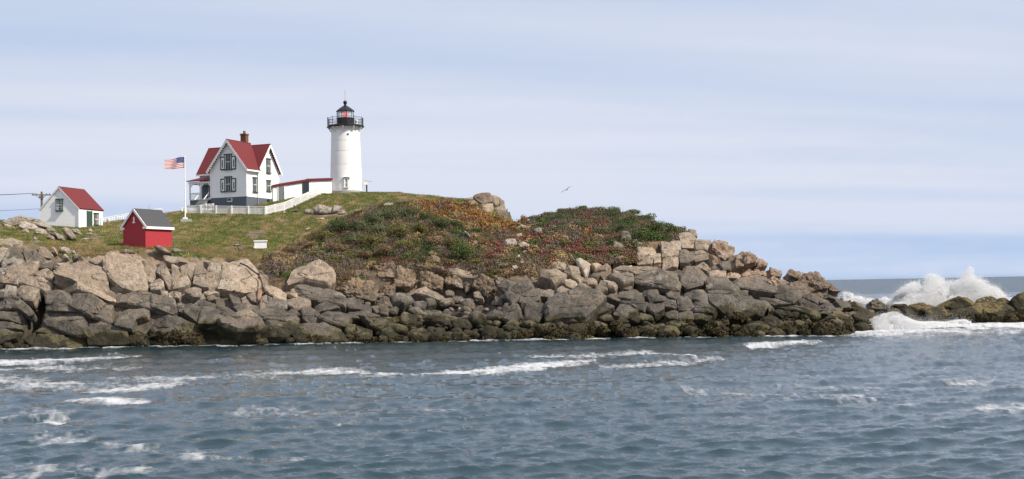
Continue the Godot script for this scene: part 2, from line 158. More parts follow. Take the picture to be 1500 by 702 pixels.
		["grey",[-14.31,3.02,-117.8],[0.084,0.801,0.592],[-0.53,-0.43,0.42,-0.69,0.44,-0.02,0.18,0.56,-0.51,0.58],0.19],
		["grey",[-12.9,2.75,-117.56],[0.114,0.801,0.588],[-0.42,-0.36,0.49,-0.95,0.78,0.15,-0.08,0.63,-0.77,0.54],0.31],
		["grey",[-17.19,1.99,-115.2],[0.102,0.806,0.583],[-1.21,-0.06,-0.17,-0.98,0.99,-1.67,1.6,0.27,0.15,1.09,-1.38,1.37],0.55],
		["grey",[-15.83,2.27,-115.97],[0.172,0.801,0.574],[-0.43,-0.2,0.88,-0.48,0.81,-0.03,-1.26,0.71],0.24],
		["grey",[-14.43,2.4,-116.5],[0.085,0.804,0.589],[-0.65,-0.02,0.15,-0.6,1.5,-0.43,0.57,0.27,-1.58,0.79],0.28],
		["grey",[-18.44,0.66,-113.01],[0.008,0.809,0.588],[-1.61,-1.05,0.1,-1.21,2.56,-1.08,2.0,0.63,0.44,1.64,-1.49,1.17,-2.0,-0.09],0.55],
		["grey",[-22.09,1.03,-113.25],[0.086,0.776,0.625],[-1.24,-0.67,0.31,-0.93,1.59,-0.47,1.17,0.74,-0.41,1.1,-1.41,0.23],0.41],
		["grey",[-15.33,1.09,-113.9],[0.075,0.809,0.583],[-0.36,-0.79,0.55,-0.61,0.43,0.9,-0.62,0.51],0.24],
		["grey",[-12.43,1.36,-114.63],[0.018,0.807,0.591],[-0.93,-0.26,0.19,-1.37,1.34,-1.19,1.16,0.54,-0.22,1.23,-1.55,1.06],0.52],
		["grey",[-13.98,0.73,-113.37],[0.015,0.809,0.588],[-0.52,-0.94,0.79,-0.98,0.55,0.73,-0.81,1.2],0.32]],
	"brown_bank": [
		["brown",[-15.47,4.81,-121.14],[0.168,0.792,0.587],[-2.04,-0.17,-0.25,-1.61,1.34,-2.34,2.13,-0.76,1.6,1.58,-0.63,2.12,-2.16,1.23],0.9],
		["brown",[-13.16,6.91,-125.12],[-0.002,0.787,0.617],[-0.5,-1.61,1.23,-1.91,0.99,1.47,-0.01,1.5,-1.7,0.58],0.9],
		["brown",[-15.89,6.42,-124.0],[0.122,0.789,0.602],[-0.86,-0.6,1.28,-0.78,0.98,1.14,-1.39,0.25],0.69],
		["brown",[-12.54,4.83,-122.02],[0.139,0.792,0.595],[-0.77,-1.02,0.56,-1.53,0.88,1.26,-0.67,1.31],0.6],
		["brown",[-12.73,3.38,-119.02],[0.166,0.795,0.584],[-0.79,-0.42,0.15,-0.68,0.99,-0.71,0.38,0.89,-0.74,0.93],0.59],
		["brown",[-11.1,5.61,-123.53],[0.131,0.769,0.626],[-1.2,-1.25,0.49,-1.52,1.32,-0.53,1.44,1.98,-0.58,2.27,-1.45,-0.9],0.9],
		["brown",[-8.28,5.3,-123.8],[0.144,0.654,0.743],[-1.39,-0.62,0.29,-1.23,1.19,-0.87,1.22,0.85,-1.32,1.88],0.9],
		["brown",[-6.03,5.35,-124.04],[0.032,0.676,0.736],[-0.93,-0.37,0.15,-0.79,1.01,-0.81,0.75,0.57,-0.99,1.41],0.72],
		["brown",[-4.67,5.07,-123.82],[-0.106,0.652,0.75],[-0.06,-1.18,0.49,-0.82,0.22,1.09,-0.65,0.92],0.41],
		["brown",[-2.88,4.88,-123.2],[-0.153,0.783,0.603],[-1.18,-0.47,0.55,-1.66,1.46,-0.32,0.74,1.08,-1.58,1.38],0.9],
		["brown",[-12.74,6.85,-125.0],[-0.071,0.782,0.619],[-0.45,-1.73,0.43,-1.76,0.69,0.36,0.35,1.56,-1.01,1.6],0.61],
		["brown",[-9.58,6.97,-125.57],[0.15,0.782,0.605],[-2.33,0.28,-0.35,-0.37,2.12,-1.63,2.28,-0.68,0.45,1.06,-2.19,1.36],0.9],
		["brown",[-8.44,7.75,-127.68],[0.264,0.763,0.59],[-0.85,-0.42,0.43,-0.91,1.1,0.27,0.2,1.0,-0.87,0.06],0.69],
		["tan",[-9.24,4.05,-121.84],[0.2,0.786,0.585],[-2.25,0.2,-0.32,-0.32,1.95,-1.31,2.35,-0.86,1.53,0.08,-0.32,1.06,-2.93,1.14],0.88],
		["tan",[-5.56,6.18,-125.13],[0.13,0.784,0.607],[-1.48,0.34,0.15,-0.66,1.18,-0.69,1.42,-0.1,0.29,0.29,-1.56,0.82],0.54],
		["tan",[-3.12,5.89,-124.52],[-0.039,0.789,0.613],[-1.01,-0.24,1.33,-0.43,0.72,0.19,-1.05,0.48],0.33]],
	"stone_terrace": [
		["grey",[-0.14,4.2,-119.63],[-0.426,0.722,0.544],[-0.59,-0.12,0.32,-1.12,1.57,-2.12,1.69,-0.75,0.85,1.45,-1.83,1.79,-2.05,0.89],0.55],
		["grey",[-1.32,3.42,-119.8],[-0.426,0.723,0.544],[-0.16,-0.47,0.61,-0.57,0.41,0.42,-0.87,0.63],0.24],
		["tan",[-1.3,5.63,-123.64],[-0.423,0.717,0.554],[0.07,-0.64,0.64,-0.35,0.49,0.27,-0.37,0.5,-0.85,0.21],0.23],
		["brown",[1.82,6.11,-123.1],[0.09,0.785,0.613],[0.1,-1.37,0.9,-0.81,1.32,1.06,0.49,1.44,-1.08,0.66,-1.72,-0.97],0.55],
		["grey",[0.52,4.21,-119.23],[-0.359,0.746,0.561],[-1.36,-0.75,0.94,-1.8,0.63,-0.78,1.39,0.43,0.76,1.48,-2.38,1.43],0.55],
		["grey",[1.59,3.68,-117.76],[-0.21,0.782,0.586],[-0.68,-0.85,-0.04,-1.07,1.1,-0.46,0.61,1.5,-0.99,0.89],0.42],
		["tan",[3.37,4.04,-118.27],[0.131,0.787,0.603],[-0.79,-0.39,0.71,-0.66,0.81,0.45,-0.73,0.61],0.25],
		["dark",[2.17,2.33,-115.3],[-0.173,0.793,0.584],[-0.83,-1.0,0.58,-1.45,0.87,-0.19,0.67,1.53,-1.29,1.13],0.43],
		["dark",[5.59,2.48,-115.68],[0.04,0.8,0.599],[-2.6,-0.67,-2.53,-2.19,-1.16,-1.8,0.97,-1.87,2.2,-0.61,3.18,0.67,2.6,1.57,0.88,2.18,-1.21,1.92,-2.26,0.85],1.3],
		["grey",[8.94,2.64,-116.12],[0.041,0.799,0.6],[-0.9,-0.89,-0.33,-0.69,0.7,-0.07,0.65,0.59,-0.11,1.06],0.32],
		["grey",[10.75,2.08,-115.03],[-0.012,0.804,0.595],[-0.08,-0.89,0.44,-1.12,0.92,-0.05,0.34,1.06,-0.46,1.2,-1.16,-0.2],0.42],
		["grey",[10.2,1.49,-114.02],[0.008,0.805,0.593],[-0.39,-0.28,0.67,-0.32,0.32,0.23,-0.6,0.37],0.16],
		["grey",[8.78,1.73,-114.42],[0.026,0.803,0.595],[-0.28,-0.45,0.65,-0.48,0.36,0.5,-0.72,0.43],0.2],
		["grey",[11.41,3.65,-117.84],[-0.037,0.799,0.6],[-0.98,0.01,-0.11,-0.58,1.08,-0.73,1.04,0.74,-1.03,0.57],0.29],
		["grey",[11.34,3.0,-116.67],[-0.047,0.802,0.596],[-0.96,0.31,0.1,-0.72,1.0,-1.19,1.05,0.14,-0.14,0.39,-1.07,1.09],0.42],
		["grey",[9.82,3.62,-117.9],[-0.054,0.799,0.599],[-0.15,-0.38,0.53,-0.62,0.6,0.05,-0.15,0.64,-0.84,0.32],0.25],
		["dark",[-0.01,2.18,-116.08],[-0.418,0.732,0.538],[-0.41,-1.05,0.83,-1.43,1.6,-0.67,0.09,1.16,-2.12,2.03],0.55],
		["tan",[11.29,7.43,-125.77],[0.047,0.782,0.622],[-0.75,-0.53,0.6,-0.57,0.76,0.53,-0.6,0.57],0.23],
		["tan",[14.1,7.81,-126.66],[0.023,0.782,0.623],[-1.06,-1.38,0.26,-1.58,0.93,0.49,0.65,1.3,-0.78,1.18],0.4],
		["tan",[15.17,7.66,-126.45],[0.043,0.781,0.623],[-0.53,-1.18,0.29,-0.89,0.44,1.19,-0.2,0.89],0.19],
		["tan",[16.86,7.97,-127.26],[0.025,0.781,0.624],[-1.28,-2.18,0.19,-2.06,0.78,-0.15,0.98,1.79,-0.68,2.65],0.45],
		["tan",[12.52,9.4,-131.24],[-0.429,0.727,0.536],[-0.51,-0.45,0.78,-1.7,0.96,-0.53,-0.05,1.17,-1.18,1.53],0.43],
		["tan",[11.49,8.63,-129.1],[-0.27,0.766,0.583],[-0.32,-1.08,1.07,-0.84,0.18,0.62,-0.95,1.31],0.4],
		["grey",[18.31,7.55,-126.26],[-0.04,0.787,0.615],[-0.75,-0.78,0.0,-0.96,0.71,-0.51,0.74,1.11,-0.7,1.15],0.3],
		["tan",[20.27,8.98,-128.84],[0.009,0.474,0.881],[-0.76,-0.7,0.42,-0.72,0.95,0.64,-0.61,0.78],0.3],
		["tan",[19.85,7.64,-126.35],[-0.114,0.789,0.604],[-0.66,-0.98,0.86,-0.72,0.57,0.91,-0.78,0.8],0.33],
		["tan",[19.19,9.46,-132.08],[0.401,0.681,0.613],[-1.75,-1.27,0.12,-1.26,1.47,0.47,0.75,1.04,-0.59,1.03],0.46],
		["tan",[13.49,9.13,-129.72],[-0.289,0.764,0.577],[-0.4,-0.18,0.65,-0.55,0.43,0.25,-0.68,0.47],0.2],
		["tan",[19.44,6.5,-123.02],[-0.132,0.792,0.596],[0.35,-0.77,0.52,-0.15,-0.08,0.87,-0.79,0.05],0.26],
		["grey",[21.7,6.55,-123.3],[0.277,0.73,0.625],[-0.56,-0.66,0.4,-0.54,0.75,0.59,-0.58,0.61],0.25],
		["grey",[20.38,6.29,-121.65],[0.009,0.479,0.878],[-0.49,-0.2,0.52,-0.33,-0.04,0.54],0.17],
		["tan",[20.26,10.53,-135.63],[0.009,0.472,0.882],[-0.48,-0.35,0.45,-0.49,0.42,0.35,-0.4,0.49],0.18],
		["tan",[22.01,5.51,-120.52],[0.193,0.757,0.624],[-0.82,-0.27,0.33,-0.44,0.87,0.12,-0.37,0.58],0.2],
		["tan",[20.45,5.7,-120.65],[0.065,0.783,0.619],[-0.85,-0.54,0.73,-0.58,0.89,0.46,-0.77,0.66],0.25],
		["grey",[14.77,5.25,-120.63],[-0.118,0.794,0.596],[-2.2,-0.65,-0.33,-1.31,1.69,-1.98,2.33,0.73,1.75,1.51,-0.82,1.14,-2.46,0.58],0.55],
		["grey",[17.93,5.27,-119.92],[-0.143,0.795,0.589],[-1.19,-0.82,-0.41,-1.74,1.0,-1.19,1.27,0.62,0.31,1.56,-0.98,1.6],0.49],
		["grey",[11.12,5.01,-120.42],[-0.016,0.794,0.608],[-1.06,-0.78,0.37,-1.28,0.79,-0.54,0.82,1.28,-0.93,1.34],0.38],
		["tan",[11.31,6.29,-123.15],[0.034,0.786,0.617],[-1.02,-0.59,1.07,-0.5,0.84,0.6,-0.89,0.49],0.24],
		["tan",[14.44,6.25,-123.22],[-0.063,0.791,0.608],[-1.9,-0.74,-0.31,-0.48,2.13,-0.1,2.33,0.37,-0.28,0.61,-1.98,0.35],0.27],
		["grey",[20.09,3.72,-116.59],[0.064,0.79,0.61],[-1.12,1.07,-1.31,-0.94,-0.43,-3.25,0.92,-2.16,1.65,0.4,0.96,2.45,-0.7,2.51],0.55],
		["dark",[15.54,3.64,-116.9],[-0.172,0.798,0.577],[-0.53,-0.42,0.93,-0.75,0.45,0.43,-0.85,0.75],0.3],
		["grey",[17.8,3.41,-116.08],[-0.096,0.803,0.589],[-0.98,-0.09,0.75,-1.3,1.11,-0.44,0.43,1.04,-1.34,0.8],0.47],
		["grey",[16.38,2.76,-115.18],[-0.087,0.804,0.588],[-0.68,-0.7,0.27,-1.01,0.79,-0.45,0.29,1.15,-0.67,1.03],0.3],
		["grey",[18.03,2.41,-114.36],[-0.099,0.806,0.583],[-0.97,-0.43,0.75,-1.05,1.1,-0.2,0.24,0.39,-1.14,1.29],0.45],
		["grey",[13.44,4.02,-118.3],[-0.149,0.797,0.586],[-0.77,-0.42,1.04,-0.47,0.59,0.43,-0.86,0.47],0.19],
		["grey",[11.63,3.65,-117.82],[-0.067,0.799,0.597],[-1.22,-0.32,1.1,-0.97,1.11,-0.09,0.22,0.82,-1.22,0.57],0.36],
		["dark",[11.67,2.83,-116.32],[-0.056,0.802,0.594],[-0.89,-0.12,0.85,-1.18,1.24,0.11,0.19,0.58,-1.41,0.62],0.36],
		["grey",[13.98,3.42,-116.95],[-0.177,0.797,0.577],[-0.55,-0.6,1.03,-0.35,0.58,0.38,-1.07,0.57],0.23],
		["grey",[13.56,2.51,-115.52],[-0.159,0.802,0.576],[-0.72,-0.21,0.07,-0.94,0.87,-0.25,0.59,0.76,-0.82,0.65],0.34],
		["grey",[14.97,2.86,-115.72],[-0.16,0.801,0.576],[-0.49,-0.42,0.76,-0.59,0.49,0.42,-0.77,0.59],0.24],
		["grey",[14.9,1.93,-114.17],[-0.184,0.803,0.567],[-0.45,-0.41,0.64,-0.71,0.58,0.41,-0.78,0.72],0.28],
		["grey",[10.69,2.11,-115.1],[-0.032,0.804,0.593],[-0.6,-0.9,0.96,-1.08,1.03,0.2,-0.33,1.24,-1.07,0.55],0.42],
		["grey",[12.56,1.67,-114.35],[0.015,0.804,0.595],[-0.47,-0.48,0.57,-0.51,0.5,0.34,-0.6,0.66],0.23],
		["grey",[16.16,1.83,-113.7],[-0.112,0.808,0.579],[-0.59,-0.55,0.78,-0.58,0.59,0.55,-0.79,0.58],0.23],
		["grey",[17.63,1.65,-113.12],[-0.092,0.809,0.58],[-0.6,-0.27,0.42,-0.57,0.94,0.12,-0.76,0.72],0.26],
		["grey",[22.36,2.63,-114.98],[0.072,0.792,0.607],[-1.19,-0.64,0.39,-1.81,0.94,0.14,0.59,1.28,-0.75,1.04],0.42],
		["tan",[21.14,1.93,-113.55],[0.056,0.797,0.601],[-1.07,-0.54,0.29,-0.73,1.18,-0.34,0.95,0.5,-0.39,0.83,-0.96,0.29],0.31],
		["grey",[23.17,4.69,-119.04],[0.191,0.759,0.622],[-0.86,-0.87,0.71,-0.78,1.19,0.33,0.3,0.92,-1.33,0.4],0.36],
		["grey",[22.08,3.65,-116.77],[0.122,0.779,0.615],[-0.58,-0.62,0.44,-0.37,0.73,0.47,-0.59,0.51],0.23]],
	"cove": [
		["grey",[-10.17,1.69,-115.5],[0.093,0.804,0.587],[-0.63,-0.48,-0.2,-0.94,0.7,-0.54,0.98,0.55,-0.19,1.25,-0.66,0.17],0.69],
		["grey",[-7.22,1.61,-115.9],[0.076,0.804,0.589],[-1.03,-0.23,0.01,-0.7,0.95,-0.74,1.13,-0.09,0.64,0.59,-0.56,0.96,-1.14,0.21],0.71],
		["grey",[-4.86,1.18,-114.97],[0.008,0.806,0.591],[-0.5,-0.78,0.56,-0.81,0.76,0.16,0.42,0.82,-0.39,0.84,-0.84,-0.23],0.67],
		["grey",[-3.41,1.63,-116.07],[-0.078,0.802,0.593],[-0.45,-0.64,0.27,-0.98,0.89,-0.45,0.75,0.2,-0.37,0.99,-1.12,0.89],0.83],
		["grey",[-1.63,1.96,-116.67],[-0.249,0.778,0.577],[-0.52,-0.68,0.68,-0.69,1.13,-0.28,0.37,0.67,-0.39,0.72,-1.29,0.27],0.59],
		["grey",[-0.95,2.69,-117.9],[-0.428,0.725,0.54],[-0.55,-0.28,0.39,-0.38,0.64,0.11,0.34,0.34,-0.83,0.21],0.3],
		["grey",[-9.26,3.0,-119.28],[0.196,0.79,0.581],[-0.59,-0.58,0.23,-0.72,0.71,0.15,0.25,0.73,-0.6,0.43],0.55],
		["grey",[-8.22,3.3,-120.42],[0.254,0.779,0.573],[-0.53,-0.67,0.48,-0.27,0.56,0.51,-0.51,0.44],0.46],
		["tan",[-6.45,4.23,-122.96],[0.047,0.795,0.604],[-0.33,-0.37,0.31,-0.46,0.48,0.07,-0.01,0.56,-0.45,0.22],0.39],
		["grey",[-4.4,2.99,-119.96],[-0.137,0.791,0.597],[-0.24,-0.53,0.63,-0.55,0.57,0.12,-0.17,0.58,-0.79,0.37],0.47],
		["tan",[-3.55,4.02,-122.05],[-0.201,0.778,0.595],[-0.14,-0.44,0.77,-0.46,0.07,0.44,-0.7,0.46],0.39],
		["grey",[-10.98,3.47,-119.8],[0.196,0.79,0.581],[-0.96,-0.4,-0.08,-0.99,1.03,-0.47,0.88,0.21,0.2,1.14,-1.07,0.51],0.88]],
	"pile": [
		["tan",[4.78,6.6,-124.56],[-0.087,0.787,0.611],[-0.55,-0.7,0.63,-0.86,0.77,0.21,-0.07,0.84,-0.78,0.5],0.65],
		["tan",[4.02,5.35,-121.34],[0.128,0.782,0.61],[-1.29,-0.06,-0.42,-0.77,-0.22,-1.23,1.12,-0.36,1.46,0.55,0.58,1.27,-1.23,0.63],1.05],
		["tan",[6.15,6.08,-123.24],[-0.059,0.79,0.61],[-0.13,-0.99,0.79,-0.55,0.55,0.53,-0.33,0.91,-0.88,0.1],0.7],
		["pale",[7.41,6.69,-124.42],[-0.115,0.786,0.607],[-0.26,-0.7,0.26,-1.67,0.57,-0.26,0.63,0.81,-0.28,1.09,-0.91,0.75],0.65],
		["tan",[8.6,6.72,-124.3],[-0.06,0.788,0.612],[-0.06,-0.81,0.58,0.13,0.07,0.51,-0.58,0.17],0.49],
		["tan",[9.47,6.44,-123.55],[-0.117,0.788,0.604],[0.2,-0.63,0.53,0.31,0.1,0.68,-0.83,-0.36],0.55],
		["tan",[11.56,6.22,-123.02],[0.054,0.785,0.617],[-0.06,-0.56,0.81,-0.59,0.85,0.59,-0.31,0.62,-1.29,-0.06],0.51],
		["tan",[6.65,5.35,-121.62],[-0.109,0.791,0.602],[0.16,-0.64,0.67,0.04,-0.08,0.53,-0.76,0.08],0.49],
		["tan",[5.65,4.74,-120.32],[0.089,0.788,0.609],[-0.46,-0.4,0.31,-0.88,0.72,0.02,0.19,0.96,-0.77,0.3],0.63],
		["tan",[7.81,5.02,-120.7],[-0.109,0.792,0.6],[-0.22,-0.59,0.62,-0.5,0.56,0.31,-0.18,0.67,-0.77,0.12],0.53],
		["tan",[6.94,4.33,-119.42],[-0.081,0.795,0.601],[-0.44,-0.67,0.52,-0.47,0.91,0.2,-0.23,0.81,-0.76,0.14],0.62],
		["tan",[5.01,4.06,-118.74],[0.12,0.787,0.605],[-0.82,-0.7,0.94,-0.42,0.89,0.02,-0.24,0.8,-0.76,0.3],0.63],
		["grey",[8.66,4.32,-119.24],[-0.036,0.796,0.604],[-0.55,-0.94,0.64,-0.41,0.67,0.73,0.05,0.98,-0.81,-0.36],0.62],
		["grey",[8.79,5.54,-121.63],[-0.136,0.79,0.598],[-0.28,-0.53,0.1,-0.08,1.03,-0.8,1.03,0.7,-0.56,0.75,-1.34,-0.03],0.65],
		["tan",[9.54,4.65,-119.78],[-0.059,0.795,0.603],[-0.24,0.2,-0.17,-0.72,0.59,-0.97,0.87,-0.41,0.03,0.65,-1.09,1.26],0.82],
		["grey",[10.86,5.09,-120.56],[0.014,0.792,0.611],[-1.13,0.15,-0.57,-0.56,-0.09,-1.38,0.95,-0.84,1.14,0.31,0.74,1.14,-1.03,1.19],0.96]],
	"rocky_point": [
		["red",[22.58,8.49,-129.87],[0.428,0.664,0.612],[-1.79,-0.08,-0.82,-1.84,0.84,-1.43,1.8,-0.07,0.98,0.76,0.05,1.65,-1.05,1.03],0.55],
		["red",[24.53,7.39,-127.47],[0.396,0.678,0.619],[-1.95,-0.31,-1.74,-1.93,1.09,-0.87,2.19,0.76,1.23,1.32,-0.79,1.05],0.55],
		["red",[20.77,7.22,-123.45],[0.009,0.476,0.879],[-0.42,-0.71,0.94,-0.31,-0.52,1.03],0.29],
		["red",[24.43,5.81,-122.6],[0.41,0.675,0.613],[-1.78,-0.57,0.08,-0.72,2.12,0.15,1.1,0.94,-1.5,0.2],0.33],
		["grey",[23.72,4.31,-118.5],[0.194,0.759,0.621],[-1.73,0.0,0.05,-0.98,1.18,-1.48,1.66,-0.8,1.06,0.16,0.45,1.12,-0.75,1.51,-1.95,0.48],0.55],
		["grey",[24.89,5.17,-120.9],[0.423,0.669,0.611],[0.17,-0.52,0.59,-0.11,0.33,0.6,-1.08,0.03],0.22],
		["grey",[26.71,3.52,-117.68],[0.087,0.784,0.614],[-1.22,-0.28,-0.04,-1.53,1.12,-0.6,1.43,0.36,-0.14,1.14,-1.16,0.93],0.53],
		["grey",[22.43,2.46,-114.69],[0.101,0.787,0.608],[-1.46,-0.75,-0.24,-1.26,0.59,-1.52,1.73,0.07,0.87,1.28,-0.45,1.56,-1.04,0.64],0.55],
		["grey",[24.16,2.59,-115.3],[0.188,0.766,0.615],[-0.03,-0.14,-0.52,-1.25,0.69,-0.39,0.7,0.75,-0.84,1.03],0.31],
		["grey",[26.61,2.12,-114.44],[-0.064,0.809,0.584],[-0.82,0.12,1.03,-1.26,1.64,-0.92,-0.19,0.59,-1.7,1.48],0.55],
		["grey",[28.06,2.4,-115.06],[-0.07,0.809,0.584],[-0.71,-0.42,0.5,-1.18,1.01,-0.47,-0.09,1.28,-0.72,0.8],0.35],
		["grey",[28.79,3.12,-116.96],[0.047,0.792,0.608],[-0.4,-0.21,0.31,-0.96,0.74,0.0,0.14,0.63,-0.81,0.54],0.31],
		["brown",[30.31,3.04,-117.75],[0.427,0.662,0.616],[-0.99,-0.4,0.62,-0.35,0.88,0.25,-0.5,0.49],0.18],
		["brown",[25.43,1.89,-113.94],[0.011,0.803,0.596],[-0.28,-0.89,0.79,-0.69,0.7,0.26,-0.17,1.01,-1.05,0.32],0.37],
		["grey",[23.91,1.35,-112.64],[-0.025,0.809,0.588],[-0.61,-0.5,0.16,-0.64,0.81,0.28,0.23,0.77,-0.59,0.09],0.28],
		["red",[29.32,5.71,-125.62],[0.273,0.726,0.632],[-0.94,-0.36,0.01,-1.1,1.85,0.42,0.17,0.93,-1.07,0.12],0.41],
		["red",[30.99,4.86,-123.96],[0.425,0.659,0.621],[-2.78,-0.94,-1.74,-1.38,1.18,-1.23,2.3,-0.4,1.74,0.69,1.47,1.57,-0.08,1.37,-2.04,0.33],0.55],
		["red",[28.19,4.47,-120.52],[0.275,0.729,0.627],[-0.73,-0.16,-0.13,-1.09,0.55,-0.88,0.8,0.71,-0.49,1.43],0.31],
		["red",[24.67,7.55,-125.49],[0.009,0.475,0.88],[-0.75,-1.0,0.58,-0.66,0.79,0.36,-0.04,0.84,-0.57,0.48],0.31],
		["red",[26.46,6.94,-127.84],[0.427,0.662,0.616],[-1.06,-0.47,0.17,-0.71,0.8,-0.15,0.55,0.8,-0.46,0.53],0.3],
		["red",[23.64,7.12,-126.02],[0.365,0.693,0.621],[-1.3,-1.05,-0.04,-1.07,1.34,1.12,-0.0,1.02],0.44],
		["red",[27.38,5.92,-125.4],[0.407,0.672,0.619],[-1.18,-0.36,0.06,-0.82,0.99,-0.17,0.64,0.61,-0.51,0.74],0.31],
		["red",[25.47,5.92,-123.68],[0.428,0.664,0.613],[-1.3,-0.12,-0.34,-0.34,0.85,-0.57,1.42,0.5,-0.61,0.53],0.22],
		["red",[26.36,4.87,-120.98],[0.284,0.727,0.626],[-1.09,0.21,-0.7,-0.94,1.29,-0.76,1.32,0.61,-0.81,0.89],0.37],
		["brown",[31.34,3.51,-120.27],[0.426,0.66,0.619],[-1.8,-0.16,0.05,-0.41,1.85,-0.47,1.66,0.16,0.55,0.5,-2.29,0.36],0.19],
		["grey",[30.46,1.08,-112.76],[0.429,0.665,0.612],[-1.26,-0.65,-0.15,-0.89,0.99,-0.18,0.89,0.88,-0.46,0.84],0.35],
		["grey",[30.25,2.51,-116.4],[0.427,0.663,0.615],[-0.96,-0.37,0.93,-0.23,0.97,0.37,-0.93,0.23],0.16],
		["grey",[32.71,2.53,-119.65],[0.426,0.66,0.619],[-0.78,-0.53,0.73,-0.38,0.93,0.43,-0.87,0.49],0.2],
		["grey",[22.06,3.53,-116.57],[0.139,0.776,0.615],[-0.68,-0.63,0.27,-0.66,0.6,0.28,-0.19,1.01],0.26],
		["grey",[29.86,1.86,-114.42],[0.416,0.671,0.614],[-0.13,-0.44,1.36,-0.2,0.27,0.33,-1.48,0.3],0.16],
		["grey",[25.14,2.95,-116.22],[0.095,0.786,0.612],[-0.17,-0.53,1.38,-0.58,0.13,0.41,-1.35,0.7],0.26],
		["grey",[30.3,2.07,-115.35],[0.428,0.663,0.614],[-1.14,0.02,0.73,-0.4,1.6,0.12,-1.17,0.26],0.16],
		["brown",[33.01,2.93,-121.32],[0.425,0.659,0.62],[-1.61,-0.16,0.74,-0.13,1.71,-0.37,0.61,0.29,-1.43,0.35],0.16],
		["red",[33.03,4.19,-125.05],[0.424,0.658,0.622],[-0.44,-0.55,0.88,-0.69,0.4,0.5,-0.84,0.74],0.29]],
	"reef": [
		["brown",[39.21,2.27,-128.99],[0.423,0.655,0.627],[-2.11,-0.58,-0.26,-0.81,2.16,-0.9,1.08,0.04,0.66,0.77,-0.17,1.01,-1.34,0.47],0.38],
		["weed",[41.79,1.45,-128.61],[0.009,0.486,0.874],[-0.29,-0.12,0.07,-1.04,1.45,-0.92,-0.11,0.88,-1.13,1.21],0.45],
		["weed",[45.49,1.65,-133.32],[-0.219,0.82,0.528],[-0.96,-0.58,0.64,-0.84,1.53,0.09,0.59,0.7,-1.82,0.62],0.31],
		["weed",[45.79,0.86,-130.5],[0.108,0.781,0.615],[-1.61,-0.67,0.62,-0.96,1.21,-0.34,0.97,1.38,-1.18,0.6],0.47],
		["weed",[48.7,2.19,-132.73],[0.009,0.484,0.875],[-1.75,-0.54,0.13,-0.9,2.15,0.01,1.64,0.89,-0.12,0.53,-2.05,0.02],0.36],
		["weed",[52.8,1.07,-132.11],[0.039,0.796,0.604],[-2.81,-0.61,-1.19,-1.55,1.65,-1.2,2.44,-0.33,2.0,1.02,0.04,1.54,-2.13,1.16],0.55],
		["weed",[53.39,2.35,-136.22],[0.009,0.485,0.875],[-1.27,-0.27,0.7,-0.47,1.1,0.01,0.49,0.51,-1.02,0.22],0.2],
		["weed",[54.55,2.21,-134.36],[0.009,0.485,0.875],[-0.87,-0.19,0.61,-0.54,0.56,-0.14,0.29,0.51,-0.6,0.37],0.21],
		["weed",[56.31,2.43,-133.58],[0.009,0.483,0.875],[-1.06,-1.17,1.22,-1.06,1.41,0.85,0.28,0.87,-0.5,0.57,-1.35,-0.05],0.41],
		["weed",[48.64,1.08,-131.42],[0.079,0.787,0.611],[-1.62,-0.71,1.35,-0.59,1.64,0.71,-1.36,0.59],0.28],
		["brown",[34.29,2.47,-122.25],[0.425,0.659,0.621],[-3.26,-0.34,-1.57,-1.07,1.91,-0.85,2.8,-0.02,2.39,0.68,0.26,0.92,-2.45,0.66],0.4],
		["weed",[30.33,0.82,-111.94],[0.387,0.687,0.615],[-2.27,-1.42,0.1,-1.37,0.9,-0.14,1.17,1.29,0.1,1.66],0.55],
		["grey",[35.05,1.15,-120.32],[0.426,0.66,0.619],[-2.1,-1.08,0.91,-0.7,2.62,0.39,1.15,0.96,-2.54,0.43],0.41],
		["weed",[40.45,1.09,-127.66],[0.423,0.655,0.626],[-1.83,-0.6,0.89,-0.79,1.15,-0.01,0.87,0.62,-1.06,0.78],0.31],
		["weed",[55.93,0.84,-131.82],[0.096,0.781,0.617],[-1.37,-0.79,0.57,-1.07,1.62,0.95,-0.81,0.92],0.4]],
	"rock_knob": [
		["tan",[-3.87,16.98,-165.79],[0.009,0.465,0.885],[-0.6,-0.41,0.06,-1.05,1.13,-0.44,0.88,0.74,-0.19,0.77,-1.27,0.39],0.36],
		["tan",[-2.26,16.77,-166.15],[0.009,0.465,0.885],[-0.49,-0.32,0.17,-0.96,0.58,-0.5,0.33,0.85,-0.6,0.94],0.24],
		["tan",[-1.39,16.54,-166.18],[0.009,0.466,0.885],[-0.28,0.24,-0.16,-0.55,0.5,-1.03,0.39,0.31,-0.47,1.04],0.19],
		["tan",[-3.3,15.23,-163.44],[0.391,0.708,0.588],[-0.71,0.02,-0.59,-1.07,0.56,-0.94,1.19,1.07,-0.45,0.93],0.38],
		["tan",[-1.55,15.48,-165.05],[0.442,0.687,0.577],[-0.84,-0.64,0.96,-0.38,0.81,0.59,-0.93,0.43],0.25],
		["grey",[-1.35,14.4,-161.7],[0.047,0.768,0.638],[-0.36,-0.76,0.75,-0.79,0.54,0.98,-0.93,0.57],0.34],
		["grey",[-0.35,14.62,-165.5],[0.009,0.468,0.883],[-0.16,-0.64,0.37,-0.65,0.13,0.52,-0.34,0.77],0.16],
		["grey",[-6.53,16.3,-164.4],[0.346,0.722,0.599],[-0.3,-0.29,0.56,-0.37,0.59,0.46,-0.85,0.21],0.17],
		["tan",[-5.1,16.39,-165.58],[0.302,0.732,0.611],[-0.87,-0.27,0.05,-0.56,0.71,-0.76,0.9,0.2,0.2,0.71,-0.98,0.69],0.3],
		["tan",[-5.55,17.12,-167.72],[0.166,0.755,0.635],[-0.78,-0.2,0.32,-0.2,1.0,-0.32,0.47,0.59,-1.0,0.14],0.18]],
	"shrubstones": [
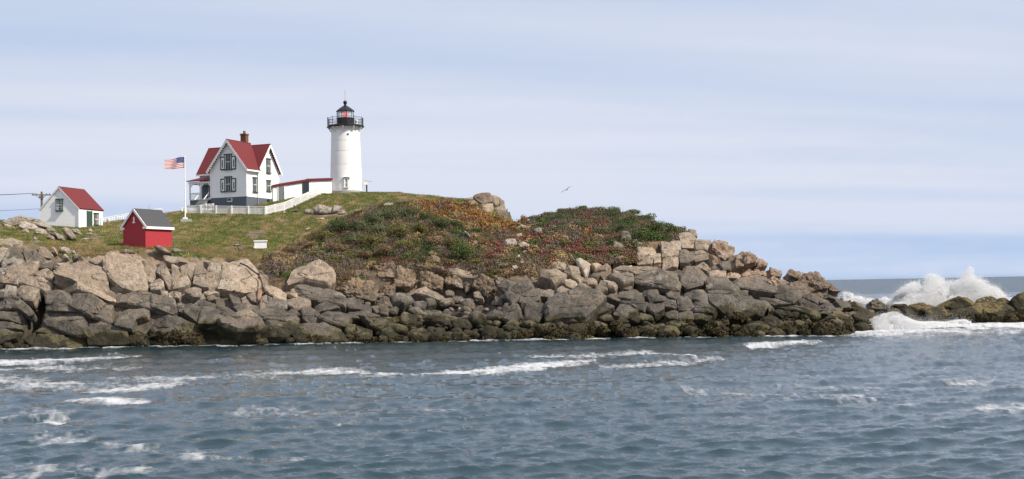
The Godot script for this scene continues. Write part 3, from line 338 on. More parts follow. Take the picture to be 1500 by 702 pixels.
		["pale",[-4.3,13.91,-155.69],[0.009,0.469,0.883],[0.37,-0.2,0.06,0.17,-0.44,0.03],0.16],
		["pale",[-0.19,10.56,-141.0],[0.009,0.473,0.881],[0.39,-0.22,0.51,0.02,-0.16,0.36,-0.74,-0.16],0.24],
		["pale",[-0.12,9.74,-135.0],[0.009,0.474,0.881],[-0.57,-0.42,0.4,-0.63,0.69,-0.07,0.43,0.44,-0.23,0.48,-0.72,0.21],0.47],
		["pale",[-5.21,11.05,-140.96],[0.009,0.472,0.882],[0.2,-0.43,0.48,-0.57,-0.14,0.37,-0.54,0.64],0.43],
		["pale",[-4.14,9.9,-137.25],[0.009,0.474,0.881],[-0.15,-0.19,0.18,-0.32,0.18,0.19,-0.21,0.32],0.16],
		["pale",[0.83,10.74,-140.34],[0.009,0.473,0.881],[-0.29,-0.29,0.39,-0.24,0.29,0.36,-0.39,0.17],0.27],
		["pale",[1.82,10.47,-138.41],[0.009,0.473,0.881],[-0.28,-0.16,0.22,-0.23,0.29,0.22,-0.22,0.17],0.19],
		["pale",[3.2,11.96,-143.51],[0.009,0.471,0.882],[-0.57,-0.22,0.47,-0.22,0.54,0.14,0.24,0.28,-0.68,0.02],0.21],
		["pale",[3.06,11.25,-139.89],[0.009,0.472,0.882],[-0.22,-0.39,0.44,-0.2,0.34,0.35,-0.56,0.24],0.31],
		["pale",[4.88,11.5,-140.53],[0.009,0.471,0.882],[-0.47,-0.2,0.12,-0.28,0.61,0.05,0.26,0.29,-0.52,0.14],0.24],
		["pale",[2.12,11.88,-144.52],[0.009,0.471,0.882],[-0.27,-0.24,0.47,-0.19,0.11,0.25,-0.32,0.18],0.21],
		["pale",[1.15,11.86,-145.28],[0.009,0.471,0.882],[-0.4,-0.37,0.46,-0.39,0.54,0.33,-0.01,0.44,-0.58,-0.01],0.35],
		["pale",[1.3,9.41,-133.67],[0.009,0.474,0.88],[-0.41,-0.29,0.37,-0.37,0.61,0.01,-0.06,0.49,-0.52,0.17],0.36],
		["pale",[1.3,8.56,-130.72],[0.009,0.476,0.88],[-0.12,-0.25,0.33,0.06,0.06,0.25,-0.28,-0.06],0.21],
		["pale",[0.64,8.01,-128.73],[0.009,0.477,0.879],[-0.14,-0.28,0.3,-0.04,0.14,0.34,-0.3,-0.02],0.25],
		["pale",[1.03,7.33,-126.32],[0.009,0.478,0.878],[-0.13,-0.24,0.31,-0.07,0.1,0.24,-0.28,0.07],0.2],
		["pale",[1.8,7.29,-126.3],[0.009,0.478,0.878],[-0.26,-0.21,0.28,-0.04,0.34,0.21,-0.36,0.04],0.17],
		["pale",[0.26,6.82,-124.27],[0.009,0.479,0.878],[-0.11,-0.34,0.31,-0.05,0.11,0.25,-0.31,0.14],0.25],
		["pale",[3.37,10.55,-137.94],[0.009,0.473,0.881],[-0.34,-0.08,0.36,-0.07,0.37,0.1,-0.39,0.05],0.15],
		["pale",[-0.8,7.13,-126.41],[0.009,0.478,0.878],[0.31,-0.24,0.77,-0.06,-0.14,0.25,-0.94,0.05],0.21],
		["pale",[-1.84,8.34,-131.01],[0.009,0.476,0.879],[-0.18,-0.17,0.23,-0.24,0.18,0.24,-0.23,0.18],0.2]],
	"lawn": [
		["pale",[-57.09,13.41,-142.0],[0.009,0.47,0.883],[-1.94,-0.6,0.52,-0.65,2.12,-0.69,2.83,-0.45,1.52,0.33,0.27,0.73,-0.72,0.9,-1.94,0.53,-2.68,-0.08],0.67],
		["pale",[-55.54,12.77,-138.89],[0.009,0.471,0.882],[-0.56,-0.39,0.59,-0.42,1.0,-0.12,0.56,0.31,-0.43,0.58,-1.17,0.05],0.42],
		["pale",[-52.49,11.98,-134.26],[0.009,0.472,0.882],[-0.24,-0.32,0.47,-0.34,0.54,0.13,-0.17,0.44,-0.61,0.1],0.33],
		["pale",[-52.71,12.36,-138.06],[0.009,0.471,0.882],[-0.26,-0.33,0.36,-0.35,0.52,-0.05,-0.08,0.39,-0.54,0.34],0.31],
		["pale",[-49.55,11.13,-129.52],[0.009,0.473,0.881],[-0.28,-0.14,0.43,-0.27,0.47,0.01,-0.16,0.31,-0.46,0.09],0.24],
		["pale",[-48.83,11.18,-129.8],[0.009,0.472,0.881],[-0.16,0.08,0.12,-0.43,0.71,-0.44,0.64,-0.05,-0.42,0.45,-0.9,0.39],0.38],
		["tan",[-47.97,11.44,-130.96],[0.009,0.472,0.882],[-0.2,-0.3,0.46,-0.77,0.87,-0.55,0.18,0.38,-0.37,0.68,-0.94,0.58],0.61],
		["pale",[-49.96,12.09,-138.54],[0.009,0.472,0.882],[-0.19,-0.18,0.35,-0.31,0.47,-0.07,0.05,0.3,-0.68,0.26],0.26],
		["pale",[-54.26,12.09,-134.61],[0.009,0.472,0.882],[-0.25,-0.16,0.16,-0.23,0.43,-0.06,0.07,0.31,-0.41,0.14],0.22],
		["pale",[-50.57,10.94,-127.77],[0.009,0.473,0.881],[-0.22,-0.13,0.17,-0.16,0.33,0.01,0.01,0.2,-0.3,0.08],0.15],
		["tan",[-55.8,13.63,-148.61],[0.009,0.47,0.882],[-0.45,-0.23,0.66,-0.18,0.82,0.2,-0.08,0.22,-0.94,-0.02],0.19],
		["pale",[-53.94,13.6,-148.38],[0.009,0.47,0.882],[0.04,-0.39,0.92,-0.34,0.41,0.06,-0.43,0.45,-0.95,0.22],0.35],
		["pale",[-49.49,12.4,-141.6],[0.009,0.472,0.882],[-0.11,-0.21,0.25,-0.16,0.09,0.22,-0.22,0.16],0.18],
		["pale",[-48.49,11.86,-138.37],[0.009,0.472,0.881],[-0.25,-0.14,0.41,-0.07,0.22,0.16,-0.38,0.05],0.15],
		["pale",[-46.97,10.99,-132.66],[0.009,0.473,0.881],[0.33,-0.14,0.66,0.03,-0.11,0.16,-0.88,-0.05],0.15],
		["pale",[-46.02,11.3,-135.24],[0.009,0.473,0.881],[-0.31,-0.07,0.3,-0.06,0.44,0.06,-0.43,0.07],0.15],
		["pale",[-58.94,13.12,-141.19],[0.009,0.471,0.882],[-0.26,-0.18,0.54,-0.2,0.19,0.24,-0.48,0.13],0.19],
		["pale",[-26.6,15.14,-157.36],[0.009,0.468,0.884],[-0.25,-0.31,0.43,-0.35,0.4,0.19,-0.07,0.4,-0.51,0.07],0.31],
		["pale",[-25.05,15.42,-156.94],[0.009,0.467,0.884],[-0.59,-0.31,0.12,-0.72,0.42,-0.06,0.85,0.46,-0.07,0.48,-0.73,0.16],0.51],
		["pale",[-23.99,15.09,-156.03],[0.009,0.468,0.884],[-0.71,-0.42,0.2,-0.5,0.76,-0.38,0.71,0.55,-0.09,0.57,-0.86,0.18],0.45],
		["pale",[-22.66,15.18,-156.03],[0.009,0.468,0.884],[-0.22,-0.49,0.22,-0.3,0.74,0.49,-0.29,0.78,-0.45,-0.48],0.5],
		["pale",[-21.82,14.79,-154.92],[0.009,0.468,0.884],[-0.25,-0.26,0.2,-0.2,0.52,0.12,-0.05,0.26,-0.43,0.08],0.22],
		["tan",[-29.44,16.31,-163.06],[0.009,0.467,0.884],[-0.05,-0.14,0.47,0.06,0.04,0.21,-0.46,-0.13],0.15],
		["pale",[-29.73,15.09,-157.88],[0.009,0.468,0.883],[-0.09,-0.17,0.36,-0.07,0.0,0.19,-0.27,0.04],0.15],
		["tan",[-28.77,15.46,-159.58],[0.009,0.468,0.884],[-0.38,-0.16,0.36,-0.04,0.47,0.16,-0.45,0.04],0.15],
		["pale",[-24.0,13.92,-152.35],[0.009,0.47,0.883],[-0.26,-0.11,0.3,-0.1,0.39,0.16,-0.43,0.05],0.15],
		["pale",[-24.57,13.83,-152.06],[0.009,0.47,0.883],[0.08,-0.14,0.12,0.12,-0.2,0.02],0.15],
		["pale",[-24.66,12.31,-145.69],[0.009,0.471,0.882],[-0.13,-0.19,0.38,0.02,0.06,0.15,-0.31,0.03],0.15],
		["pale",[-21.42,12.87,-147.26],[0.009,0.471,0.882],[-0.17,-0.12,0.21,-0.1,0.19,0.15,-0.23,0.07],0.15],
		["tan",[-19.83,15.05,-155.61],[0.009,0.468,0.884],[-0.3,-0.23,0.48,0.09,0.36,0.22,-0.53,-0.09],0.19],
		["tan",[-18.3,14.83,-154.59],[0.009,0.468,0.884],[-0.36,-0.19,0.31,-0.1,0.41,0.23,-0.37,0.05],0.18],
		["pale",[-30.33,10.07,-132.96],[0.009,0.474,0.88],[-0.14,-0.12,0.36,-0.03,0.2,0.12,-0.43,0.03],0.15],
		["grey",[-28.96,9.41,-128.9],[0.009,0.475,0.88],[-0.13,-0.21,0.25,-0.18,0.18,0.23,-0.31,0.16],0.19],
		["pale",[-16.25,15.97,-159.02],[0.009,0.467,0.884],[-0.47,-0.25,0.39,-0.27,0.74,0.15,-0.06,0.33,-0.6,0.04],0.25]],
	"topstones": [
		["pale",[-45.29,9.44,-122.27],[0.009,0.475,0.88],[-0.25,-0.25,0.32,-0.37,0.52,0.05,-0.08,0.39,-0.51,0.18],0.32],
		["pale",[-44.72,8.76,-120.88],[0.009,0.477,0.879],[0.36,-0.17,-0.04,0.32,-0.32,-0.15],0.2],
		["grey",[-43.51,8.62,-120.37],[0.009,0.476,0.879],[-0.22,-0.35,0.2,-0.15,0.5,0.21,-0.08,0.43,-0.39,-0.14],0.33],
		["pale",[-44.43,9.21,-122.38],[0.009,0.476,0.88],[-0.06,-0.17,0.25,-0.13,0.01,0.2,-0.2,0.1],0.16],
		["tan",[-46.27,9.42,-121.96],[0.009,0.475,0.88],[0.02,-0.33,0.34,-0.34,-0.0,0.36,-0.36,0.31],0.29]],
	"shedledge": [
		["tan",[-40.22,9.12,-122.7],[0.009,0.476,0.88],[-0.19,-0.2,0.45,-0.09,0.07,0.23,-0.33,0.05],0.18],
		["tan",[-39.4,9.23,-123.1],[0.009,0.476,0.88],[-0.27,-0.2,0.93,-0.22,-0.01,0.24,-0.65,0.19],0.19],
		["tan",[-35.57,9.25,-123.04],[0.009,0.475,0.88],[0.42,-0.51,1.06,-0.46,-0.36,0.45,-1.13,0.53],0.44],
		["pale",[-34.59,9.27,-124.42],[0.009,0.475,0.88],[-0.11,-0.25,0.66,-0.2,0.06,0.19,-0.61,0.27],0.22]]}
const SHRUBS := [
	[-20.0,-141.3,3.99,2.11,"darkgreen"],
	[-21.4,-137.7,3.11,1.37,"olive"],
	[-18.1,-142.1,3.61,1.94,"greygreen"],
	[-16.5,-145.1,3.69,2.16,"greygreen"],
	[-15.0,-149.2,4.21,2.23,"greygreen"],
	[-12.8,-151.0,3.41,1.69,"greygreen"],
	[-15.0,-139.3,3.15,1.9,"greygreen"],
	[-17.5,-134.7,3.04,1.67,"greygreen"],
	[-15.4,-132.9,3.3,1.82,"olive"],
	[-12.8,-136.9,3.71,2.21,"olive"],
	[-10.6,-139.3,2.83,1.9,"olive"],
	[-10.5,-148.6,2.52,1.29,"darkgreen"],
	[-8.5,-144.4,2.77,1.62,"darkgreen"],
	[-6.8,-146.6,2.15,1.28,"darkgreen"],
	[-6.3,-143.1,1.78,0.8,"bright"],
	[-11.2,-131.5,3.42,1.63,"olive"],
	[-8.4,-134.1,3.03,1.33,"brown"],
	[-13.5,-128.6,2.62,1.44,"brown"],
	[-15.6,-128.0,2.17,1.11,"brown"],
	[-11.2,-127.5,1.3,0.95,"bright"],
	[-5.2,-129.7,3.22,3.06,"green"],
	[-6.4,-133.5,2.26,1.99,"olive"],
	[-3.7,-127.4,2.02,1.43,"olive"],
	[-6.5,-126.8,1.86,1.1,"brown"],
	[-22.4,-132.9,3.0,1.16,"brown"],
	[-23.8,-131.3,2.67,0.98,"brown"],
	[-24.0,-126.8,2.15,0.95,"brown"],
	[-20.7,-128.5,2.61,1.12,"olive"],
	[-18.7,-129.9,2.5,1.29,"brown"],
	[-18.3,-126.7,2.15,0.94,"olive"],
	[-4.1,-143.6,2.11,1.07,"darkgreen"],
	[-3.4,-151.6,2.57,1.32,"orange"],
	[-1.8,-149.7,2.03,1.12,"orange"],
	[0.4,-148.5,2.01,1.11,"orange"],
	[-5.2,-155.9,2.64,1.16,"orange"],
	[-8.0,-158.6,3.05,0.99,"orange"],
	[-2.1,-148.5,2.18,1.11,"yellow"],
	[1.6,-156.7,1.24,1.17,"orange"],
	[3.0,-151.0,2.22,0.73,"darkgreen"],
	[4.8,-151.6,2.06,0.73,"darkgreen"],
	[6.6,-153.2,2.08,0.74,"green"],
	[8.8,-153.9,2.26,0.81,"green"],
	[10.8,-151.6,2.4,0.87,"green"],
	[12.9,-151.7,2.4,0.87,"green"],
	[15.0,-151.2,2.39,0.94,"green"],
	[16.8,-147.7,2.34,0.99,"green"],
	[17.6,-138.0,2.18,0.93,"green"],
	[19.3,-137.5,1.86,0.92,"green"],
	[17.8,-133.8,1.97,1.33,"green"],
	[15.9,-134.1,2.58,1.5,"green"],
	[13.8,-131.7,2.68,1.64,"green"],
	[12.8,-137.1,2.48,1.36,"darkgreen"],
	[10.0,-136.5,2.78,1.36,"greygreen"],
	[8.0,-140.7,2.7,1.22,"greygreen"],
	[5.5,-139.7,2.68,1.04,"greygreen"],
	[3.3,-142.9,1.94,1.07,"green"],
	[10.6,-129.9,1.47,1.45,"darkgreen"],
	[7.8,-126.5,2.43,0.86,"green"],
	[8.9,-131.1,1.93,0.98,"olive"],
	[6.0,-132.1,1.79,0.99,"olive"],
	[12.1,-126.7,1.72,0.79,"red"],
	[6.5,-128.9,2.18,0.8,"red"],
	[3.8,-133.8,2.12,0.83,"red"],
	[1.5,-132.3,1.94,0.82,"red"],
	[-1.2,-132.4,1.8,0.99,"red"],
	[-2.2,-129.6,1.9,1.13,"red"],
	[2.3,-137.5,1.71,0.85,"red"],
	[-0.0,-140.6,1.75,0.87,"red"],
	[9.4,-128.0,2.02,0.8,"red"],
	[11.7,-133.3,1.81,0.83,"red"]]
const FOAM := [
	[1.0,[-39.6,-88.6,4.44,-33.7,-91.7,5.7,-29.7,-94.8,2.54]],
	[0.6,[-36.7,-80.1,2.9,-32.8,-81.7,3.02,-29.0,-81.3,4.48,-24.8,-79.5,2.14]],
	[0.66,[-34.5,-75.4,3.21,-26.5,-67.8,4.15,-22.5,-67.3,4.61,-19.6,-69.0,4.31,-16.2,-71.3,3.45,-12.2,-73.6,3.06,-7.7,-70.2,2.23,-5.1,-68.0,1.04]],
	[0.95,[-21.8,-61.2,0.85,-20.4,-62.1,2.61,-19.1,-63.4,2.73,-17.7,-63.6,1.37]],
	[0.9,[-21.3,-57.5,0.75,-19.7,-57.8,1.51,-17.5,-55.0,1.71,-16.6,-54.6,0.67]],
	[0.95,[-13.3,-72.8,1.2,-12.3,-75.4,3.22,-9.5,-72.4,2.37,-7.7,-70.2,1.11]],
	[0.9,[-5.7,-68.1,1.05,-4.1,-70.4,2.24,-2.1,-71.0,2.85,-0.1,-71.0,2.85,1.9,-72.2,1.77]],
	[1.0,[-2.6,-71.6,1.16,0.3,-74.4,3.13,2.9,-76.9,3.34,5.4,-79.0,1.41]],
	[0.8,[0.3,-84.3,1.61,4.6,-84.6,2.42,9.7,-87.1,2.57,12.2,-81.3,1.49]],
	[0.7,[5.1,-71.9,2.34,10.6,-76.7,3.32,13.7,-79.3,2.13]],
	[0.95,[17.9,-92.8,1.95,20.9,-96.0,4.16,24.7,-99.1,3.33]],
	[1.3,[30.7,-111.8,4.23,34.5,-118.4,12.66,40.1,-123.1,15.4,47.1,-125.3,12.42,55.9,-129.1,11.31,61.2,-128.2,9.28]],
	[0.6,[29.6,-107.7,3.93,32.8,-106.2,7.65,39.8,-109.0,8.05,49.4,-114.2,8.84]],
	[1.0,[-19.2,-49.4,0.28,-18.5,-48.3,1.32,-17.4,-46.7,0.49]],
	[0.9,[-17.0,-43.6,0.43,-16.8,-44.0,0.87,-16.9,-44.8,0.23]],
	[0.4,[-21.1,-49.7,1.12,-20.5,-51.7,1.51,-18.3,-49.7,1.12]],
	[0.45,[-18.1,-42.6,1.03,-16.7,-42.8,1.45,-13.9,-40.9,1.32,-11.6,-39.4,0.7]],
	[0.55,[-11.5,-38.7,0.34,-9.5,-37.0,0.93,-7.4,-35.9,0.73,-5.9,-35.4,0.28]],
	[0.42,[-15.3,-36.1,0.88,-12.9,-34.5,1.34,-10.5,-33.7,1.02,-9.1,-32.8,0.49]],
	[0.36,[-14.2,-33.4,1.01,-11.3,-31.7,1.36,-8.6,-31.0,0.87]],
	[0.5,[-5.4,-49.0,0.54,-3.7,-49.2,1.1,-2.4,-49.8,0.56]],
	[0.4,[7.9,-57.0,1.84,10.6,-54.6,3.04,13.0,-51.8,1.82,14.9,-50.5,0.86]],
	[0.45,[12.6,-57.9,1.14,15.7,-55.3,2.07,18.1,-54.1,1.32]],
	[0.55,[20.5,-58.1,1.91,22.1,-56.5,3.25,25.9,-54.5,3.02]],
	[0.45,[14.9,-48.5,1.06,16.7,-46.0,1.44,21.9,-46.1,1.92]],
	[0.28,[-12.8,-50.1,1.13,-9.6,-50.9,2.05,-6.3,-47.6,1.03]]]
const SPLASHES := [
	[141.0,[43.99,1.91,2.21,44.65,1.9,3.08,45.54,1.88,3.88,46.29,1.87,4.39,47.03,1.85,4.67,47.92,1.84,5.1,48.81,1.97,5.56,49.56,1.95,5.25,50.3,2.01,4.91,51.05,2.07,4.67,51.79,2.13,4.73,52.39,2.2,5.16,52.98,2.26,5.82,53.5,2.32,6.3,54.02,2.31,5.43,54.77,2.3,4.67,55.66,2.28,4.14,56.55,2.27,3.38,57.07,2.26,2.7]],
	[120.0,[33.24,-0.45,-0.07,34.13,-0.47,0.35,35.14,-0.42,1.02,35.9,-0.31,1.33,36.66,-0.2,1.56,37.55,-0.03,1.74,38.19,0.09,1.72,38.69,0.2,1.34,39.71,0.31,0.81,40.72,0.35,0.67,41.73,0.4,0.71,43.0,0.44,0.62,44.26,0.47,0.85,45.02,0.52,0.9]],
	[150.0,[40.73,2.3,3.64,41.52,2.29,3.47,42.46,2.27,3.14,43.57,2.25,2.88,44.52,2.15,2.54]],
	[150.0,[45.46,2.05,2.53,46.09,2.04,2.8,46.88,1.95,2.34]],
	[139.0,[58.1,0.51,0.94,58.46,0.5,1.3,59.2,0.49,1.07]]]
const CABLE := [[-27.23,7.77,-120.80],[-26.51,7.49,-120.40],[-25.85,7.04,-119.80],[-25.26,6.65,-119.50],[-24.84,6.22,-119.00],[-24.53,5.69,-118.20],[-24.31,5.11,-117.40],[-23.98,4.74,-117.00],[-23.58,4.53,-116.80],[-23.14,4.34,-116.60]]


var rng := RandomNumberGenerator.new()
var noise := FastNoiseLite.new()      # soft patches
var fine := FastNoiseLite.new()       # small relief
var cells := FastNoiseLite.new()      # broken, blocky relief
var mats := {}
var names := {}
var weed_spots: Array = []
var height := PackedFloat32Array()
const NT := 560
const ND := 286
const T0 := -0.56
const T1 := 0.56
const D0 := 98.0

func lin(r: float, g: float, b: float) -> Color:
	return Color(r, g, b).linear_to_srgb()

func material(key: String, col: Color, rough := 0.8, spec := 0.4) -> StandardMaterial3D:
	var m := StandardMaterial3D.new()
	m.resource_name = key
	m.albedo_color = col.linear_to_srgb()
	m.roughness = rough
	m.metallic_specular = spec
	mats[key] = m
	return m

func numbered(called: String) -> String:
	var n: int = names.get(called, 0)
	names[called] = n + 1
	return called if n == 0 else "%s_%03d" % [called, n]

func tag(o: Node, label: String, category: String, group := "", kind := "") -> void:
	o.set_meta("label", label)
	o.set_meta("category", category)
	if group != "":
		o.set_meta("group", group)
	if kind != "":
		o.set_meta("kind", kind)

func thing(called: String, at: Vector3, turn: float, label: String, category: String, group := "") -> Node3D:
	var o := Node3D.new()
	o.name = numbered(called)
	add_child(o)
	o.position = at
	o.rotation.y = turn
	tag(o, label, category, group)
	return o

func part(parent: Node, called: String, mesh: Mesh, mat: Material, at := Vector3.ZERO, rot := Vector3.ZERO) -> MeshInstance3D:
	var o := MeshInstance3D.new()
	o.name = called if parent != self else numbered(called)
	o.mesh = mesh
	if mat:
		o.material_override = mat
	parent.add_child(o, true)
	o.position = at
	o.rotation = rot
	return o

func structure(called: String, mesh: Mesh, mat: Material, label: String) -> MeshInstance3D:
	var o := part(self, called, mesh, mat)
	o.set_meta("kind", "structure")
	o.set_meta("label", label)
	return o

func box(parent: Node, called: String, size: Vector3, at: Vector3, mat: Material, rot := Vector3.ZERO) -> MeshInstance3D:
	var b := BoxMesh.new()
	b.size = size
	return part(parent, called, b, mat, at, rot)

func cyl(parent: Node, called: String, r0: float, r1: float, h: float, at: Vector3, mat: Material, sides := 24, rot := Vector3.ZERO) -> MeshInstance3D:
	var c := CylinderMesh.new()
	c.bottom_radius = r0
	c.top_radius = r1
	c.height = h
	c.radial_segments = sides
	c.rings = 1
	return part(parent, called, c, mat, at, rot)

# A bar between two points, with a square or round section.
func bar(parent: Node, called: String, a: Vector3, b: Vector3, w: float, mat: Material, deep := 0.0, sides := 0) -> MeshInstance3D:
	var mesh: Mesh
	var l := a.distance_to(b)
	if sides > 0:
		var c := CylinderMesh.new()
		c.bottom_radius = w * 0.5
		c.top_radius = w * 0.5
		c.height = l
		c.radial_segments = sides
		c.rings = 1
		mesh = c
	else:
		var q := BoxMesh.new()
		q.size = Vector3(w, l, deep if deep > 0.0 else w)
		mesh = q
	var o := part(parent, called, mesh, mat)
	var y := (b - a).normalized()
	var x := Vector3(0, 0, 1).cross(y) if absf(y.z) < 0.9 else Vector3(1, 0, 0).cross(y)
	if absf(y.y) < 0.95:
		x = Vector3.UP.cross(y)
		x = x.normalized()
		o.transform = Transform3D(Basis(y.cross(x).normalized(), y, -x), (a + b) * 0.5)
	else:
		x = x.normalized()
		o.transform = Transform3D(Basis(x, y, x.cross(y)), (a + b) * 0.5)
	return o

func mesh_of(v: PackedVector3Array, idx: PackedInt32Array, col := PackedColorArray(), smooth := true) -> ArrayMesh:
	var arr := []
	arr.resize(Mesh.ARRAY_MAX)
	if not smooth:
		var v2 := PackedVector3Array()
		var n2 := PackedVector3Array()
		var c2 := PackedColorArray()
		for i in range(0, idx.size(), 3):
			var a := v[idx[i]]
			var b := v[idx[i + 1]]
			var c := v[idx[i + 2]]
			var n := (c - a).cross(b - a).normalized()
			for k in 3:
				v2.append(v[idx[i + k]])
				n2.append(n)
				if col.size() > 0:
					c2.append(col[idx[i + k]])
		arr[Mesh.ARRAY_VERTEX] = v2
		arr[Mesh.ARRAY_NORMAL] = n2
		if c2.size() > 0:
			arr[Mesh.ARRAY_COLOR] = c2
	else:
		var nrm := PackedVector3Array()
		nrm.resize(v.size())
		for i in range(0, idx.size(), 3):
			var a := v[idx[i]]
			var n := (v[idx[i + 2]] - a).cross(v[idx[i + 1]] - a)
			nrm[idx[i]] += n
			nrm[idx[i + 1]] += n
			nrm[idx[i + 2]] += n
		for i in nrm.size():
			nrm[i] = nrm[i].normalized()
		arr[Mesh.ARRAY_VERTEX] = v
		arr[Mesh.ARRAY_NORMAL] = nrm
		arr[Mesh.ARRAY_INDEX] = idx
		if col.size() > 0:
			arr[Mesh.ARRAY_COLOR] = col
	var m := ArrayMesh.new()
	m.add_surface_from_arrays(Mesh.PRIMITIVE_TRIANGLES, arr)
	return m

# A solid prism: a polygon in the xy plane (counter-clockwise seen from +z) between two depths.
func prism(poly: PackedVector2Array, z0: float, z1: float) -> ArrayMesh:
	var v := PackedVector3Array()
	var idx := PackedInt32Array()
	var tri := Geometry2D.triangulate_polygon(poly)
	var n := poly.size()
	for p in poly:
		v.append(Vector3(p.x, p.y, z1))
	for p in poly:
		v.append(Vector3(p.x, p.y, z0))
	for i in range(0, tri.size(), 3):
		var a := poly[tri[i]]
		var b := poly[tri[i + 1]]
		var c := poly[tri[i + 2]]
		var ccw := (b - a).cross(c - a) > 0.0
		var q: Array = [tri[i], tri[i + 2], tri[i + 1]] if ccw else [tri[i], tri[i + 1], tri[i + 2]]
		idx.append_array(PackedInt32Array(q))
		idx.append_array(PackedInt32Array([n + q[0], n + q[2], n + q[1]]))
	for i in n:
		var j := (i + 1) % n
		idx.append_array(PackedInt32Array([i, j, n + i, j, n + j, n + i]))
	return mesh_of(v, idx, PackedColorArray(), false)

# A lathed shape round the y axis from (radius, height) pairs, bottom to top.
func lathe(prof: Array, sides: int, smooth := true) -> ArrayMesh:
	var v := PackedVector3Array()
	var idx := PackedInt32Array()
	for p in prof:
		for k in sides:
			var a := TAU * (k + 0.5) / sides
			v.append(Vector3(sin(a) * p[0], p[1], cos(a) * p[0]))
	for i in prof.size() - 1:
		for k in sides:
			var a := i * sides + k
			var b := i * sides + (k + 1) % sides
			idx.append_array(PackedInt32Array([a, a + sides, b, b, a + sides, b + sides]))
	return mesh_of(v, idx, PackedColorArray(), smooth)

# ---------------------------------------------------------------- ground
func build_height() -> void:
	var cols := PROFILE_T.size()
	var base := PackedFloat32Array()
	base.resize(cols * ND)
	for c in cols:
		var p: Array = PROFILE[c]
		var k := 0
		for j in ND:
			var d := D0 + j * 0.5
			while k < p.size() - 4 and d > p[k + 2]:
				k += 2
			var f := clampf((d - p[k]) / (p[k + 2] - p[k]), 0.0, 1.0)
			base[c * ND + j] = lerpf(p[k + 1], p[k + 3], f)
	height.resize(NT * ND)
	var c := 0
	for i in NT:
		var t := lerpf(T0, T1, float(i) / (NT - 1))
		while c < cols - 2 and t > PROFILE_T[c + 1]:
			c += 1
		var f := clampf((t - PROFILE_T[c]) / (PROFILE_T[c + 1] - PROFILE_T[c]), 0.0, 1.0)
		for j in ND:
			height[i * ND + j] = lerpf(base[c * ND + j], base[(c + 1) * ND + j], f)
	for turn in 2:
		var old := height.duplicate()
		for i in range(2, NT - 2):
			for j in range(1, ND - 1):
				var o := i * ND + j
				height[o] = (old[o - 2 * ND] + old[o - ND] + old[o] * 2.0 + old[o + ND] + old[o + 2 * ND] + (old[o - 1] + old[o + 1]) * 0.5) / 7.0

func ground(x: float, z: float) -> float:
	var u := clampf((x / -z - T0) / (T1 - T0) * (NT - 1), 0.0, NT - 1.001)
	var w := clampf((-z - D0) * 2.0, 0.0, ND - 1.001)
	var i := int(u)
	var j := int(w)
	var f := u - i
	var g := w - j
	var o := i * ND + j
	return lerpf(lerpf(height[o], height[o + 1], g), lerpf(height[o + ND], height[o + ND + 1], g), f)

func rock_edge(x: float, z: float) -> float:
	var t := x / -z
	for c in PROFILE_T.size() - 1:
		if t < PROFILE_T[c + 1]:
			return lerpf(ROCK_EDGE[c], ROCK_EDGE[c + 1], clampf((t - PROFILE_T[c]) / (PROFILE_T[c + 1] - PROFILE_T[c]), 0.0, 1.0))
	return 999.0

var zone_polys := {}
func in_zone(called: String, x: float, z: float) -> bool:
	var b: Rect2 = zone_polys[called][1]
	return b.has_point(Vector2(x, z)) and Geometry2D.is_point_in_polygon(Vector2(x, z), zone_polys[called][0])

func take_zones(d: Dictionary) -> void:
	for k in d:
		var p := PackedVector2Array()
		var b := Rect2(d[k][0], d[k][1], 0, 0)
		for i in range(0, d[k].size(), 2):
			p.append(Vector2(d[k][i], d[k][i + 1]))
			b = b.expand(p[-1])
		zone_polys[k] = [p, b]

const ROCKS := {
	"tan": Vector3(0.375, 0.298, 0.226), "pale": Vector3(0.48, 0.42, 0.35), "grey": Vector3(0.185, 0.157, 0.126), "dark": Vector3(0.115, 0.102, 0.085),
	"brown": Vector3(0.225, 0.165, 0.112), "red": Vector3(0.33, 0.232, 0.168), "rust": Vector3(0.34, 0.20, 0.13), "weed": Vector3(0.12, 0.095, 0.045)}

